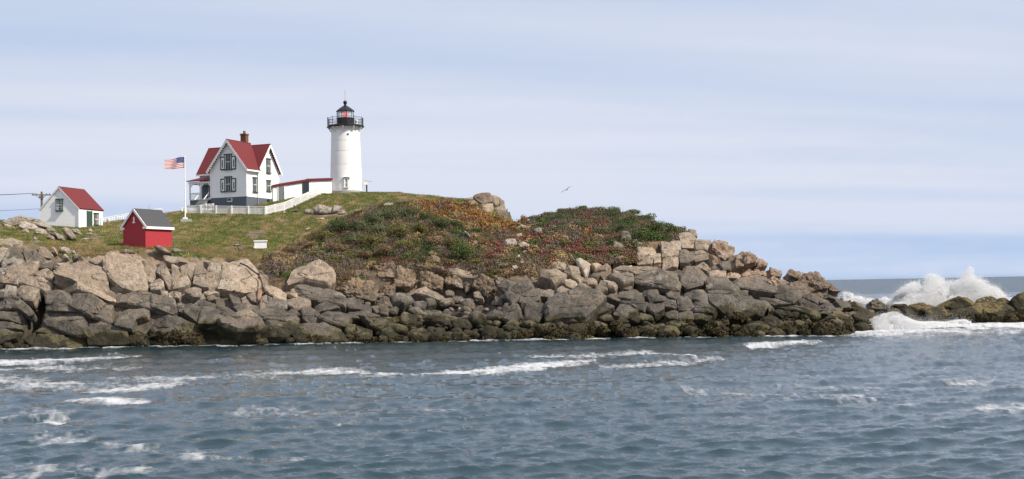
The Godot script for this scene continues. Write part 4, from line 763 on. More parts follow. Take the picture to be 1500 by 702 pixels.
# The mineral colour with its stains, lichens and, near the sea, the bands of algae and weed with ragged edges.
func rock_color(kind: String, p: Vector3, tone: float) -> Color:
	var c: Vector3 = ROCKS[kind] * tone * (1.0 + 0.35 * fine.get_noise_3d(p.x * 9.0, p.y * 9.0, p.z * 9.0))
	var a := noise.get_noise_3d(p.x * 3.0, p.y * 3.0, p.z * 3.0)
	var b := noise.get_noise_3d(p.x * 14.0 + 50.0, p.y * 14.0, p.z * 14.0)
	var e := fine.get_noise_3d(p.x * 3.0, p.y * 3.0 + 40.0, p.z * 3.0)
	c *= 1.0 + 0.35 * a + 0.30 * b + 0.22 * e
	if b + 0.6 * a > 0.22:
		c = c.lerp(Vector3(0.17, 0.155, 0.135), 0.5)
	elif b - a > 0.42:
		c = c.lerp(Vector3(0.46, 0.42, 0.35), 0.45)
	if a > 0.22 and e > 0.1:
		c = c.lerp(Vector3(0.40, 0.25, 0.14), 0.35)
	var h := p.y + 2.2 * a + 0.9 * b + 0.4 * e + (0.35 if p.x < -18.0 else 0.0)
	if kind == "weed":
		h -= 0.5
		if h < 1.5:
			c = Vector3(0.05, 0.045, 0.028) * (1.0 + 0.5 * b)
		elif b > 0.1:
			c = Vector3(0.15, 0.125, 0.05)
	elif h < 1.45:
		c = Vector3(0.045, 0.040, 0.024) * (1.0 + 0.6 * b)
	elif h < 2.0 + 0.5 * a:
		c = Vector3(0.105, 0.092, 0.05) * (1.0 + 0.5 * b)
	elif h < 3.5:
		c = c.lerp(Vector3(0.095, 0.086, 0.073) * (1.0 + 0.5 * b), 0.70)
	elif h < 4.8:
		c = c.lerp(Vector3(0.125, 0.113, 0.096) * (1.0 + 0.4 * b), 0.4)
	return Color(maxf(c.x, 0.01), maxf(c.y, 0.01), maxf(c.z, 0.008))

func lawn_color(x: float, z: float) -> Color:
	var a := noise.get_noise_2d(x * 2.2, z * 0.9)
	var b := noise.get_noise_2d(x * 14.0 + 300.0, z * 6.0)
	var e := fine.get_noise_2d(x * 3.0, z * 3.0)
	var c := Vector3(0.125, 0.140, 0.042)
	var m := a * 0.55 + b * 0.9 + e * 0.6
	if m > 0.05:
		c = c.lerp(Vector3(0.225, 0.185, 0.085), clampf((m - 0.05) * 4.0, 0.0, 1.0))
	if m > 0.33:
		c = c.lerp(Vector3(0.31, 0.225, 0.14), clampf((m - 0.33) * 5.0, 0.0, 1.0))
	if m < -0.2:
		c = c.lerp(Vector3(0.075, 0.115, 0.03), clampf((-m - 0.2) * 4.0, 0.0, 1.0))
	return Color(c.x, c.y, c.z) * (1.0 + 0.3 * e)

func build_ground() -> void:
	take_zones(ZONES)
	take_zones(STONES)
	var v := PackedVector3Array()
	var col := PackedColorArray()
	var idx := PackedInt32Array()
	var ni := 800
	var ds := PackedFloat32Array()
	var d := 99.0
	while d < 238.0:
		ds.append(d)
		d += 0.26 if d < 134.0 else (0.4 if d < 180.0 else 2.0)
	var nj := ds.size()
	for i in ni:
		var t := lerpf(-0.555, 0.555, float(i) / (ni - 1))
		for j in nj:
			var z := -ds[j]
			var x := t * ds[j]
			var h := ground(x, z)
			var e := rock_edge(x, z)
			var n := noise.get_noise_2d(x * 3.0, z * 3.0)
			var f := fine.get_noise_2d(x, z)
			var c: Color
			if ds[j] < e + n * 2.5:
				var s := clampf((e - ds[j]) / 2.0, 0.0, 1.0)
				var red := clampf((x - 21.0) / 3.0, 0.0, 1.0) * clampf((h - 3.0) / 2.0, 0.0, 1.0)
				var crag := ((0.35 if x < -18.0 else 0.7) + 0.9 * red) * cells.get_noise_3d(x * 2.2, h * 2.2, z * 2.2) + 0.5 * cells.get_noise_3d(x * 6.0, h * 6.0, z * 6.0)
				if h > -0.5:
					h += -0.12 * s * (1.0 - red) + crag * s + 0.3 * f
				var p := Vector3(x, h, z)
				var kind := "grey"
				if h > 3.0 and x > -21.0 and x < 0.0 or in_zone("bank", x, z):
					kind = "brown"
				elif h > 4.5 and x < -18.0:
					kind = "tan"
				elif red > 0.5 + 0.4 * n:
					kind = "red"
				if in_zone("gully", x, z):
					h -= 3.2
					p.y = h
				c = rock_color(kind, p, 0.85)
				if e < 900.0 and ds[j] > e - 0.7 + 2.0 * f:
					c = Color(0.21, 0.16, 0.10)
			else:
				h += 0.12 * n + 0.05 * f
				c = lawn_color(x, z)
				if x / -z > -0.065 and ds[j] < 160.0:
					c = Color(0.20, 0.135, 0.085) * (1.0 + 0.5 * f)
				if in_zone("heath", x, z):
					c = Color(0.13, 0.10, 0.055) * (1.0 + 0.4 * f)
				elif in_zone("bank", x, z):
					c = Color(0.20, 0.145, 0.095) * (1.0 + 0.5 * f)
					h += 0.18 * cells.get_noise_2d(x * 3.0, z * 3.0)
				elif in_zone("red", x, z):
					c = Color(0.20, 0.11, 0.075) * (1.0 + 0.5 * f)
				elif in_zone("orange", x, z):
					c = Color(0.25, 0.15, 0.06) * (1.0 + 0.4 * f)
				elif in_zone("hilltop", x, z):
					c = Color(0.11, 0.10, 0.05) * (1.0 + 0.4 * f)
				elif in_zone("bare_a", x, z) or in_zone("bare_b", x, z) or in_zone("bare_c", x, z):
					c = Color(0.27, 0.205, 0.155) * (1.0 + 0.6 * f + 0.6 * n)
				elif in_zone("edge", x, z) or in_zone("ledgetop", x, z):
					c = Color(0.25, 0.185, 0.10) * (1.0 + 0.5 * f + 0.5 * n)
			v.append(Vector3(x, h, z))
			col.append(c)
	for i in ni - 1:
		for j in nj - 1:
			var a := i * nj + j
			var b := a + nj
			idx.append_array(PackedInt32Array([a, a + 1, b, b, a + 1, b + 1]))
	structure("terrain", mesh_of(v, idx, col), mats.earth, "grassy rocky island rising from the sea")

# ---------------------------------------------------------------- rocks
# A weathered block of ledge: the outline of its face, rounded at the edges, cut by a few cleavage planes and roughened.
func rock_block(kind: String, at: Vector3, n: Vector3, flat: Array, thick: float, seed_: int, loose := false) -> ArrayMesh:
	rng.seed = seed_
	var u := Vector3.UP.cross(n).normalized()
	var w := n.cross(u)
	if not loose:
		at += n * rng.randf_range(-0.22, 0.22)
	var poly := PackedVector2Array()
	var c := Vector2.ZERO
	for i in range(0, flat.size(), 2):
		poly.append(Vector2(flat[i], flat[i + 1]))
		c += poly[-1]
	c /= poly.size()
	var per := 0.0
	for i in poly.size():
		poly[i] -= c
	for i in poly.size():
		per += poly[i].distance_to(poly[(i + 1) % poly.size()])
	var na := clampi(int(per / 0.13), 22, 110)
	var rad := PackedFloat32Array()
	var least := 1e9
	for k in na:
		var dir := Vector2.from_angle(TAU * k / na)
		var best := 0.05
		for i in poly.size():
			var a := poly[i]
			var b := poly[(i + 1) % poly.size()]
			var e := b - a
			var den := dir.cross(e)
			if absf(den) < 1e-6:
				continue
			var t := a.cross(e) / den
			var s := a.cross(dir) / den
			if t > 0.0 and s >= -0.001 and s <= 1.001:
				best = maxf(best, t)
		rad.append(best)
		least = minf(least, best)
	var rough := kind in ["brown", "red"]
	var nf := clampi(int(per / TAU / 0.14), 5, 18)
	var cuts := []
	for k in (5 if rough else 2):
		var q := Vector3(rng.randf_range(-0.75, 0.75), rng.randf_range(-0.35, 0.95), 1.0).normalized()
		cuts.append([q, (absf(q.x) + absf(q.y)) * least * rng.randf_range(0.55, 0.95) + q.z * thick * rng.randf_range(0.66, 0.95)])
	var e := rng.randf_range(3.0, 4.6) if loose else clampf(6.0 + 8.0 * least, 8.0, 26.0)
	var tone := rng.randf_range(0.74, 1.2)
	var lean := Vector2(rng.randf_range(-0.2, 0.2), rng.randf_range(-0.22, 0.2)) * minf(thick / maxf(least, 0.3), 1.0)
	var amp := minf(0.05 + 0.03 * per * 0.25, 0.15) * (2.2 if rough else 1.0)
	var grow := 1.10 if loose else (1.13 if kind in ["tan", "grey"] else 1.08)
	# rings: flat face, rounded shoulder, side
	var prof := []
	for j in nf:
		var rho := 0.86 * j / (nf - 1.0)
		prof.append(Vector2(rho, pow(1.0 - pow(rho, e), 1.0 / e)))
	for j in 4:
		var zz: float = prof[nf - 1].y * (1.0 - (j + 1.0) / 4.0)
		prof.append(Vector2(pow(1.0 - pow(zz, e), 1.0 / e), zz))
	var back := clampf(thick, 0.7, 1.5)
	prof.append(Vector2(1.015, -0.4))
	prof.append(Vector2(1.0, -1.0))
	prof.append(Vector2(0.0, -1.1))
	var v := PackedVector3Array()
	var col := PackedColorArray()
	var idx := PackedInt32Array()
	var rings := prof.size() - 1
	for j in rings + 1:
		var rho: float = prof[j].x * grow
		var zz: float = prof[j].y * (thick if prof[j].y > 0.0 else back)
		for k in na:
			var dir := Vector2.from_angle(TAU * k / na)
			var q := Vector3(dir.x * rad[k] * rho, dir.y * rad[k] * rho, zz)
			if zz > 0.0:
				q.z += q.x * lean.x + q.y * lean.y
			for cut in cuts:
				var over: float = q.dot(cut[0]) - cut[1]
				if over > 0.0:
					q -= cut[0] * over
			var p := at + u * (q.x + c.x) + w * (q.y + c.y) + n * q.z
			if j < rings - 1:
				var out := (u * q.x * 0.6 + w * q.y * 0.6 + n * (q.z + 0.4)).normalized()
				var s := noise.get_noise_3d(p.x * 9.0, p.y * 9.0, p.z * 9.0) * 1.4 + fine.get_noise_3d(p.x * 1.6, p.y * 1.6, p.z * 1.6) * 0.75
				if rough:
					s += cells.get_noise_3d(p.x * 4.2, p.y * 4.2, p.z * 4.2) * 1.5
				else:
					# weathered partings across the face
					var g := absf(noise.get_noise_3d(p.x * 2.5 + 70.0, p.y * 11.0, p.z * 2.5))
					if g < 0.035:
						s -= 1.1 * (1.0 - g / 0.035)
				p += out * s * amp
			v.append(p - at)
			col.append(rock_color(kind, p, tone))
			if j < nf + 3 and p.y > 0.0:
				spot(p, u * q.x + w * q.y + n * (q.z + 0.3), 0.2)
	for j in rings:
		for k in na:
			var a := j * na + k
			var b := j * na + (k + 1) % na
			idx.append_array(PackedInt32Array([a, b, a + na, b, b + na, a + na]))
	return mesh_of(v, idx, col, false)

func spot(p: Vector3, n: Vector3, chance: float) -> void:
	var g := noise.get_noise_3d(p.x * 2.2, p.y * 4.0, p.z * 2.2)
	if p.x < -19.0 and g > -0.08:
		return
	if p.y + 1.6 * g < 1.0 and rng.randf() < chance:
		weed_spots.append([p, n.normalized()])

var ball_dirs := []
var ball_faces := []
func build_balls() -> void:
	for level in [2, 3]:
		var t := (1.0 + sqrt(5.0)) / 2.0
		var vs := [Vector3(-1, t, 0), Vector3(1, t, 0), Vector3(-1, -t, 0), Vector3(1, -t, 0), Vector3(0, -1, t), Vector3(0, 1, t), Vector3(0, -1, -t), Vector3(0, 1, -t), Vector3(t, 0, -1), Vector3(t, 0, 1), Vector3(-t, 0, -1), Vector3(-t, 0, 1)]
		for i in 12:
			vs[i] = vs[i].normalized()
		var fs := [0, 11, 5, 0, 5, 1, 0, 1, 7, 0, 7, 10, 0, 10, 11, 1, 5, 9, 5, 11, 4, 11, 10, 2, 10, 7, 6, 7, 1, 8, 3, 9, 4, 3, 4, 2, 3, 2, 6, 3, 6, 8, 3, 8, 9, 4, 9, 5, 2, 4, 11, 6, 2, 10, 8, 6, 7, 9, 8, 1]
		for s in level:
			var mid := {}
			var nf := []
			for i in range(0, fs.size(), 3):
				var m := []
				for k in 3:
					var a: int = fs[i + k]
					var b: int = fs[i + (k + 1) % 3]
					var key := mini(a, b) * 100000 + maxi(a, b)
					if not mid.has(key):
						mid[key] = vs.size()
						vs.append((vs[a] + vs[b]).normalized())
					m.append(mid[key])
				nf.append_array([fs[i], m[0], m[2], fs[i + 1], m[1], m[0], fs[i + 2], m[2], m[1], m[0], m[1], m[2]])
			fs = nf
		var idx := PackedInt32Array()
		for i in range(0, fs.size(), 3):
			idx.append_array(PackedInt32Array([fs[i], fs[i + 2], fs[i + 1]]))
		ball_dirs.append(vs)
		ball_faces.append(idx)

# A loose boulder: a ball cut by planes, rounded and roughened.
func boulder(kind: String, at: Vector3, size: Vector3, turn: float, seed_: int, round_ := 0.0) -> ArrayMesh:
	rng.seed = seed_
	var big := 1 if maxf(size.x, size.y) > 0.55 else 0
	var planes := []
	for k in 13:
		var q := Vector3(rng.randf_range(-1, 1), rng.randf_range(-1, 1), rng.randf_range(-1, 1))
		if k < 6:
			q = [Vector3.UP, Vector3.DOWN, Vector3.LEFT, Vector3.RIGHT, Vector3.BACK, Vector3.FORWARD][k] + q * 0.28
		planes.append([q.normalized(), rng.randf_range(0.66, 0.95)])
	var v := PackedVector3Array()
	var col := PackedColorArray()
	var tone := rng.randf_range(0.8, 1.2)
	var b := Basis(Vector3.UP, turn) * Basis(Vector3.RIGHT, rng.randf_range(-0.3, 0.3)) * Basis(Vector3.BACK, rng.randf_range(-0.3, 0.3))
	for dir in ball_dirs[big]:
		var r := 1.02
		for pl in planes:
			var dn: float = dir.dot(pl[0])
			if dn > 0.05:
				r = minf(r, pl[1] / dn)
		r = lerpf(r, 0.85, round_)
		var p: Vector3 = b * (dir * r * size)
		var wp: Vector3 = at + p
		var s := noise.get_noise_3d(wp.x * 14.0, wp.y * 14.0, wp.z * 14.0) * 0.16 + fine.get_noise_3d(wp.x * 3.0, wp.y * 3.0, wp.z * 3.0) * 0.06
		p *= 1.0 + s
		v.append(p)
		wp = at + p
		col.append(rock_color(kind, wp, tone))
		if wp.y > 0.0 and dir.z > -0.3:
			spot(wp, b * dir, 0.10 if big else 0.22)
	return mesh_of(v, ball_faces[big], col, false)

const SETTING_LABELS := {
	"granite_ledge": "tan granite ledge split by dark joints below the red shed", "brown_bank": "crumbling brown rock bank under the shrubs",
	"stone_terrace": "stepped grey stone terraces below the shrubby hill", "rocky_point": "reddish brown rocky point sloping down to the sea",
	"reef": "low dark weedy reef with surf breaking behind it", "rock_knob": "bare tan rock knob on the skyline"}
const STONE_LABELS := {
	"cove": ["boulder among the stones of the cove below the brown bank", "large boulders in the stony cove"],
	"pile": ["angular block in the tumbled pile under the grassy edge", "angular blocks piled below the shrubby hill"],
	"lawn": ["weathered rock outcrop breaking through the lawn", "rock outcrops in the lawn"],
	"shrubstones": ["pale lichen covered stone among the red and brown shrubs", "pale stones among the shrubs"],
	"topstones": ["stone at the turf edge above the granite ledge", "stones at the turf edge"],
	"shedledge": ["slab in the turf just below the red shed", "flat slabs below the red shed"]}

func stone_label(cls: String, kind: String, at: Vector3, flat: Array) -> String:
	var lo := 9.0
	var hi := -9.0
	var up := -9.0
	var dn := 9.0
	for i in range(0, flat.size(), 2):
		lo = minf(lo, flat[i])
		hi = maxf(hi, flat[i])
		dn = minf(dn, flat[i + 1])
		up = maxf(up, flat[i + 1])
	var size := "large " if hi - lo > 2.2 else ("small " if hi - lo < 0.9 else "")
	var shape := "flat " if (hi - lo) > 2.2 * (up - dn) else ("upright " if up - dn > hi - lo else "")
	var where: String = STONE_LABELS[cls][0]
	if cls == "lawn":
		where = "rock outcrop in the lawn below the white outbuilding" if at.x < -40.0 else ("rock outcrop in the lawn below the picket fence" if at.x < -20.0 else "rock outcrop on the grassy crest above the shrubs")
	elif cls == "shrubstones":
		where = "lichen covered stone among the red shrubs" if at.x > 0.0 else "lichen covered stone in the gap between the two hills"
	return size + shape + {"tan": "tan ", "grey": "grey ", "pale": "pale ", "dark": "dark ", "brown": "brown "}[kind] + where

func area_label(base: String, q: float, x: float) -> String:
	var size := "large " if q > 0.62 else ("small " if q < 0.4 else "")
	if base.contains("foot of the shore"):
		base = "dark weed covered stone at the water below " + ("the granite ledge" if x < -19.0 else ("the stony cove" if x < 1.0 else ("the stepped terraces" if x < 22.0 else "the reddish point")))
	return size + base

func build_rocks() -> void:
	var s := 100
	for cls in BLOCKS:
		var holder: Node3D = null
		if SETTING_LABELS.has(cls):
			holder = Node3D.new()
			holder.name = cls
			add_child(holder)
			holder.set_meta("kind", "structure")
			holder.set_meta("label", SETTING_LABELS[cls])
		for b in BLOCKS[cls]:
			s += 1
			var at := Vector3(b[1][0], b[1][1], b[1][2])
			var m := rock_block(b[0], at, Vector3(b[2][0], b[2][1], b[2][2]).normalized(), b[3], b[4], s, holder == null)
			if holder:
				part(holder, "rock", m, mats.rock, at)
			else:
				var o := part(self, "boulder", m, mats.rock, at)
				tag(o, stone_label(cls, b[0], at, b[3]), "boulder", STONE_LABELS[cls][1])
	# loose stones by area: [area, how many, smallest, largest, kind, roundness, name, label, group]
	var areas := [
		["cove", 150, 0.22, 0.75, "grey", 0.45, "stone", "rounded grey stone in the stony cove below the brown bank", "stones filling the cove"],
		["weedline", 170, 0.35, 1.0, "grey", 0.55, "weedy_stone", "dark weed covered stone at the foot of the shore", "weedy stones along the waterline"],
		["terrace", 45, 0.3, 0.8, "grey", 0.2, "stone", "grey broken stone below the stepped terraces", "broken stones below the terraces"],
		["leftfoot", 22, 0.2, 0.45, "tan", 0.5, "stone", "small stone at the mouth of the dark gully", "small stones in the gully"],
		["pointfoot", 48, 0.35, 0.95, "grey", 0.45, "weedy_stone", "weedy stone at the foot of the reddish point", "weedy stones below the point"],
		["reef", 40, 0.35, 0.9, "weed", 0.5, "weedy_stone", "olive weed covered stone lying on the low reef", "weedy stones on the reef"],
		["leftpile", 14, 0.35, 0.8, "grey", 0.1, "stone", "grey broken stone in the pile beside the dark gully", "broken stones by the gully"],
		["bankfoot", 26, 0.3, 0.8, "brown", 0.3, "stone", "brown stone fallen from the crumbling bank", "stones below the brown bank"]]
	for a in areas:
		var r := RandomNumberGenerator.new()
		r.seed = s + 7
		var b: Rect2 = zone_polys[a[0]][1]
		var n := 0
		var tries := 0
		while n < a[1] and tries < 9000:
			tries += 1
			var x := r.randf_range(b.position.x, b.end.x)
			var z := r.randf_range(b.position.y, b.end.y)
			if not in_zone(a[0], x, z):
				continue
			n += 1
			s += 1
			var q: float = lerpf(a[2], a[3], pow(r.randf(), 2.2))
			var size := Vector3(q * r.randf_range(0.9, 1.5), q * r.randf_range(0.6, 0.95), q * r.randf_range(0.8, 1.2))
			var at := Vector3(x, ground(x, z) - 0.35 + size.y * 0.35, z)
			var kind: String = a[4]
			if a[0] == "cove" and r.randf() < 0.3:
				kind = ["tan", "pale", "brown"][r.randi() % 3]
			var o := part(self, a[6], boulder(kind, at, size, r.randf() * TAU, s, a[5]), mats.rock, at)
			tag(o, area_label(a[7], q, x), "stone", a[8])

# Rockweed hanging on the low rocks.
func build_weed() -> void:
	rng.seed = 9
	var v := PackedVector3Array()
	var idx := PackedInt32Array()
	for k in 9:
		var a := rng.randf() * TAU
		var d := Vector3(cos(a), rng.randf_range(-0.5, 0.7), sin(a)).normalized()
		var side := d.cross(Vector3.UP).normalized() * rng.randf_range(0.05, 0.09)
		var p := Vector3(rng.randf_range(-0.1, 0.1), 0, rng.randf_range(-0.1, 0.1))
		var q := p + d * rng.randf_range(0.12, 0.2) + Vector3(0, 0.04, 0)
		var e := q + d * 0.1 + Vector3(0, -0.14, 0)
		var o := v.size()
		v.append_array(PackedVector3Array([p - side, p + side, q - side, q + side, e]))
		idx.append_array(PackedInt32Array([o, o + 2, o + 1, o + 1, o + 2, o + 3, o + 2, o + 4, o + 3]))
	var m := mesh_of(v, idx, PackedColorArray(), false)
	var mm := MultiMesh.new()
	mm.transform_format = MultiMesh.TRANSFORM_3D
	mm.use_colors = true
	mm.mesh = m
	mm.instance_count = weed_spots.size()
	for i in weed_spots.size():
		var p: Vector3 = weed_spots[i][0]
		var y: Vector3 = (weed_spots[i][1] + Vector3(0, 0.3, 0)).normalized()
		var x := y.cross(Vector3(rng.randf() - 0.5, rng.randf() - 0.5, rng.randf() - 0.5)).normalized()
		var s := rng.randf_range(0.8, 1.5)
		mm.set_instance_transform(i, Transform3D(Basis(x, y, x.cross(y)) * s, p))
		var t := rng.randf_range(0.5, 1.5)
		mm.set_instance_color(i, Color(0.034, 0.028, 0.014) * t if rng.randf() < 0.8 else Color(0.065, 0.05, 0.02) * t)
	scatter("rockweed", mm, mats.weed, "dark brown rockweed on the rocks at the waterline", "seaweed")

func scatter(called: String, mm: MultiMesh, mat: Material, label: String, category: String) -> MultiMeshInstance3D:
	var o := MultiMeshInstance3D.new()
	o.name = called
	o.multimesh = mm
	o.material_override = mat
	add_child(o)
	tag(o, label, category, "", "stuff")
	return o

# ---------------------------------------------------------------- plants
func grass_tuft(blades: int, spread: float, tall: float, wide: float, seed_: int) -> ArrayMesh:
	rng.seed = seed_
	var v := PackedVector3Array()
	var idx := PackedInt32Array()
	for k in blades:
		var a := rng.randf() * TAU
		var p := Vector3(rng.randf_range(-spread, spread), -0.03, rng.randf_range(-spread, spread))
		var s := Vector3(cos(a), 0, sin(a)) * wide * rng.randf_range(0.6, 1.3)
		var h := tall * rng.randf_range(0.5, 1.2)
		var l := Vector3(rng.randf_range(-1, 1), 0, rng.randf_range(-1, 1)) * h * 0.55
		var o := v.size()
		v.append_array(PackedVector3Array([p - s, p + s, p + Vector3(0, h, 0) + l]))
		idx.append_array(PackedInt32Array([o, o + 2, o + 1]))
	return mesh_of(v, idx, PackedColorArray(), false)

# A rounded clump of small leaves and twigs; colours vary leaf by leaf round white and are tinted per plant.
func leaf_clump(leaves: int, r: float, tall: float, leaf: float, seed_: int) -> ArrayMesh:
	rng.seed = seed_
	var v := PackedVector3Array()
	var idx := PackedInt32Array()
	var col := PackedColorArray()
	for k in leaves:
		var a := rng.randf() * TAU
		var q := sqrt(rng.randf())
		var y := rng.randf() * sqrt(maxf(0.0, 1.0 - q * q * 0.85))
		var p := Vector3(cos(a) * q * r, y * tall, sin(a) * q * r)
		var n := Vector3(rng.randf_range(-1, 1), rng.randf_range(-0.2, 1), rng.randf_range(-1, 1)).normalized()
		var x := n.cross(Vector3(rng.randf() - 0.5, rng.randf() - 0.5, rng.randf() - 0.5)).normalized()
		var z := n.cross(x)
		var s := leaf * rng.randf_range(0.6, 1.3)
		var o := v.size()
		v.append_array(PackedVector3Array([p - x * s, p + z * s * 0.5, p + x * s, p - z * s * 0.5]))
		idx.append_array(PackedInt32Array([o, o + 1, o + 2, o, o + 2, o + 3]))
		var t := rng.randf_range(0.65, 1.35)
		var c := Color(t, t, t)
		if rng.randf() < 0.06:
			c = Color(t * 1.4, t * 1.15, t * 0.9)
		for i in 4:
			col.append(c)
	return mesh_of(v, idx, col, false)

const LEAVES := {
	"green": Vector3(0.070, 0.105, 0.030), "greygreen": Vector3(0.085, 0.105, 0.050), "darkgreen": Vector3(0.045, 0.080, 0.025), "olive": Vector3(0.125, 0.115, 0.040),
	"brown": Vector3(0.150, 0.103, 0.058), "bright": Vector3(0.075, 0.135, 0.025), "orange": Vector3(0.29, 0.155, 0.055), "yellow": Vector3(0.30, 0.215, 0.065), "red": Vector3(0.185, 0.078, 0.062),
	"straw": Vector3(0.33, 0.235, 0.125), "twig": Vector3(0.165, 0.130, 0.10)}
const SHRUB_LABELS := {
	"green": "leafy green shrub mound", "greygreen": "grey green bayberry like shrub", "darkgreen": "dense dark green low shrub", "olive": "olive shrub turning brown",
	"brown": "brown withered shrub", "bright": "small bright green bush", "orange": "orange autumn shrub", "yellow": "yellow autumn shrub", "red": "dark red autumn shrub"}

func shrub(x: float, z: float, w: float, h: float, kind: String, seed_: int) -> void:
	rng.seed = seed_
	var at := Vector3(x, ground(x, z) - 0.05, z)
	var size := "broad " if w > 3.2 else ("small " if w < 1.9 else "")
	var place := " on the slope beside the lawn" if x < -14.0 else (" below the bare rock knob" if x < 1.0 else (" on the crest of the hill" if z < -146.0 else " on the hillside above the terraces"))
	var o := thing("shrub", at, 0.0, size + SHRUB_LABELS[kind] + place, "shrub", kind + " shrubs")
	var v := PackedVector3Array()
	var idx := PackedInt32Array()
	var col := PackedColorArray()
	var base: Vector3 = LEAVES[kind]
	# a few lobes of unequal size make the outline uneven
	var lobes := []
	for k in 7:
		var a := rng.randf() * TAU
		var q := rng.randf_range(0.1, 0.62)
		lobes.append([Vector3(cos(a) * q * w * 0.5, h * rng.randf_range(0.15, 0.62), sin(a) * q * w * 0.5), rng.randf_range(0.22, 0.42)])
	var n := clampi(int(w * h * 420.0), 350, 2600)
	for k in n:
		var l: Array = lobes[rng.randi() % 7]
		var d := Vector3(rng.randf_range(-1, 1), rng.randf_range(-0.75, 1), rng.randf_range(-1, 1)).normalized() * pow(rng.randf_range(0.25, 1.0), 0.5)
		var p: Vector3 = l[0] + Vector3(d.x * w * l[1] * 0.9, d.y * h * l[1] * 1.05, d.z * w * l[1] * 0.9)
		p.y = maxf(p.y, -0.15)
		var nn := (d + Vector3(rng.randf_range(-0.8, 0.8), rng.randf_range(-0.4, 0.9), rng.randf_range(-0.8, 0.8))).normalized()
		var ax := nn.cross(Vector3(rng.randf() - 0.5, rng.randf() - 0.5, rng.randf() - 0.5)).normalized()
		var az := nn.cross(ax)
		var s := rng.randf_range(0.05, 0.105)
		var i := v.size()
		v.append_array(PackedVector3Array([p - ax * s, p + az * s * 0.55, p + ax * s, p - az * s * 0.55]))
		idx.append_array(PackedInt32Array([i, i + 1, i + 2, i, i + 2, i + 3]))
		var c := base * rng.randf_range(0.65, 1.4)
		var m := rng.randf()
		if m < 0.10:
			c = LEAVES["brown"] * rng.randf_range(0.7, 1.3)
		elif m < 0.16:
			c = LEAVES["olive"] * rng.randf_range(0.8, 1.3)
		for q in 4:
			col.append(Color(c.x, c.y, c.z))
	part(o, "foliage", mesh_of(v, idx, col, false), mats.leaf)
	for k in 3:
		var a := rng.randf() * TAU
		bar(o, "stem", Vector3(0, -0.2, 0), Vector3(cos(a) * w * 0.22, h * 0.6, sin(a) * w * 0.22), 0.04, mats.twig, 0.0, 5)

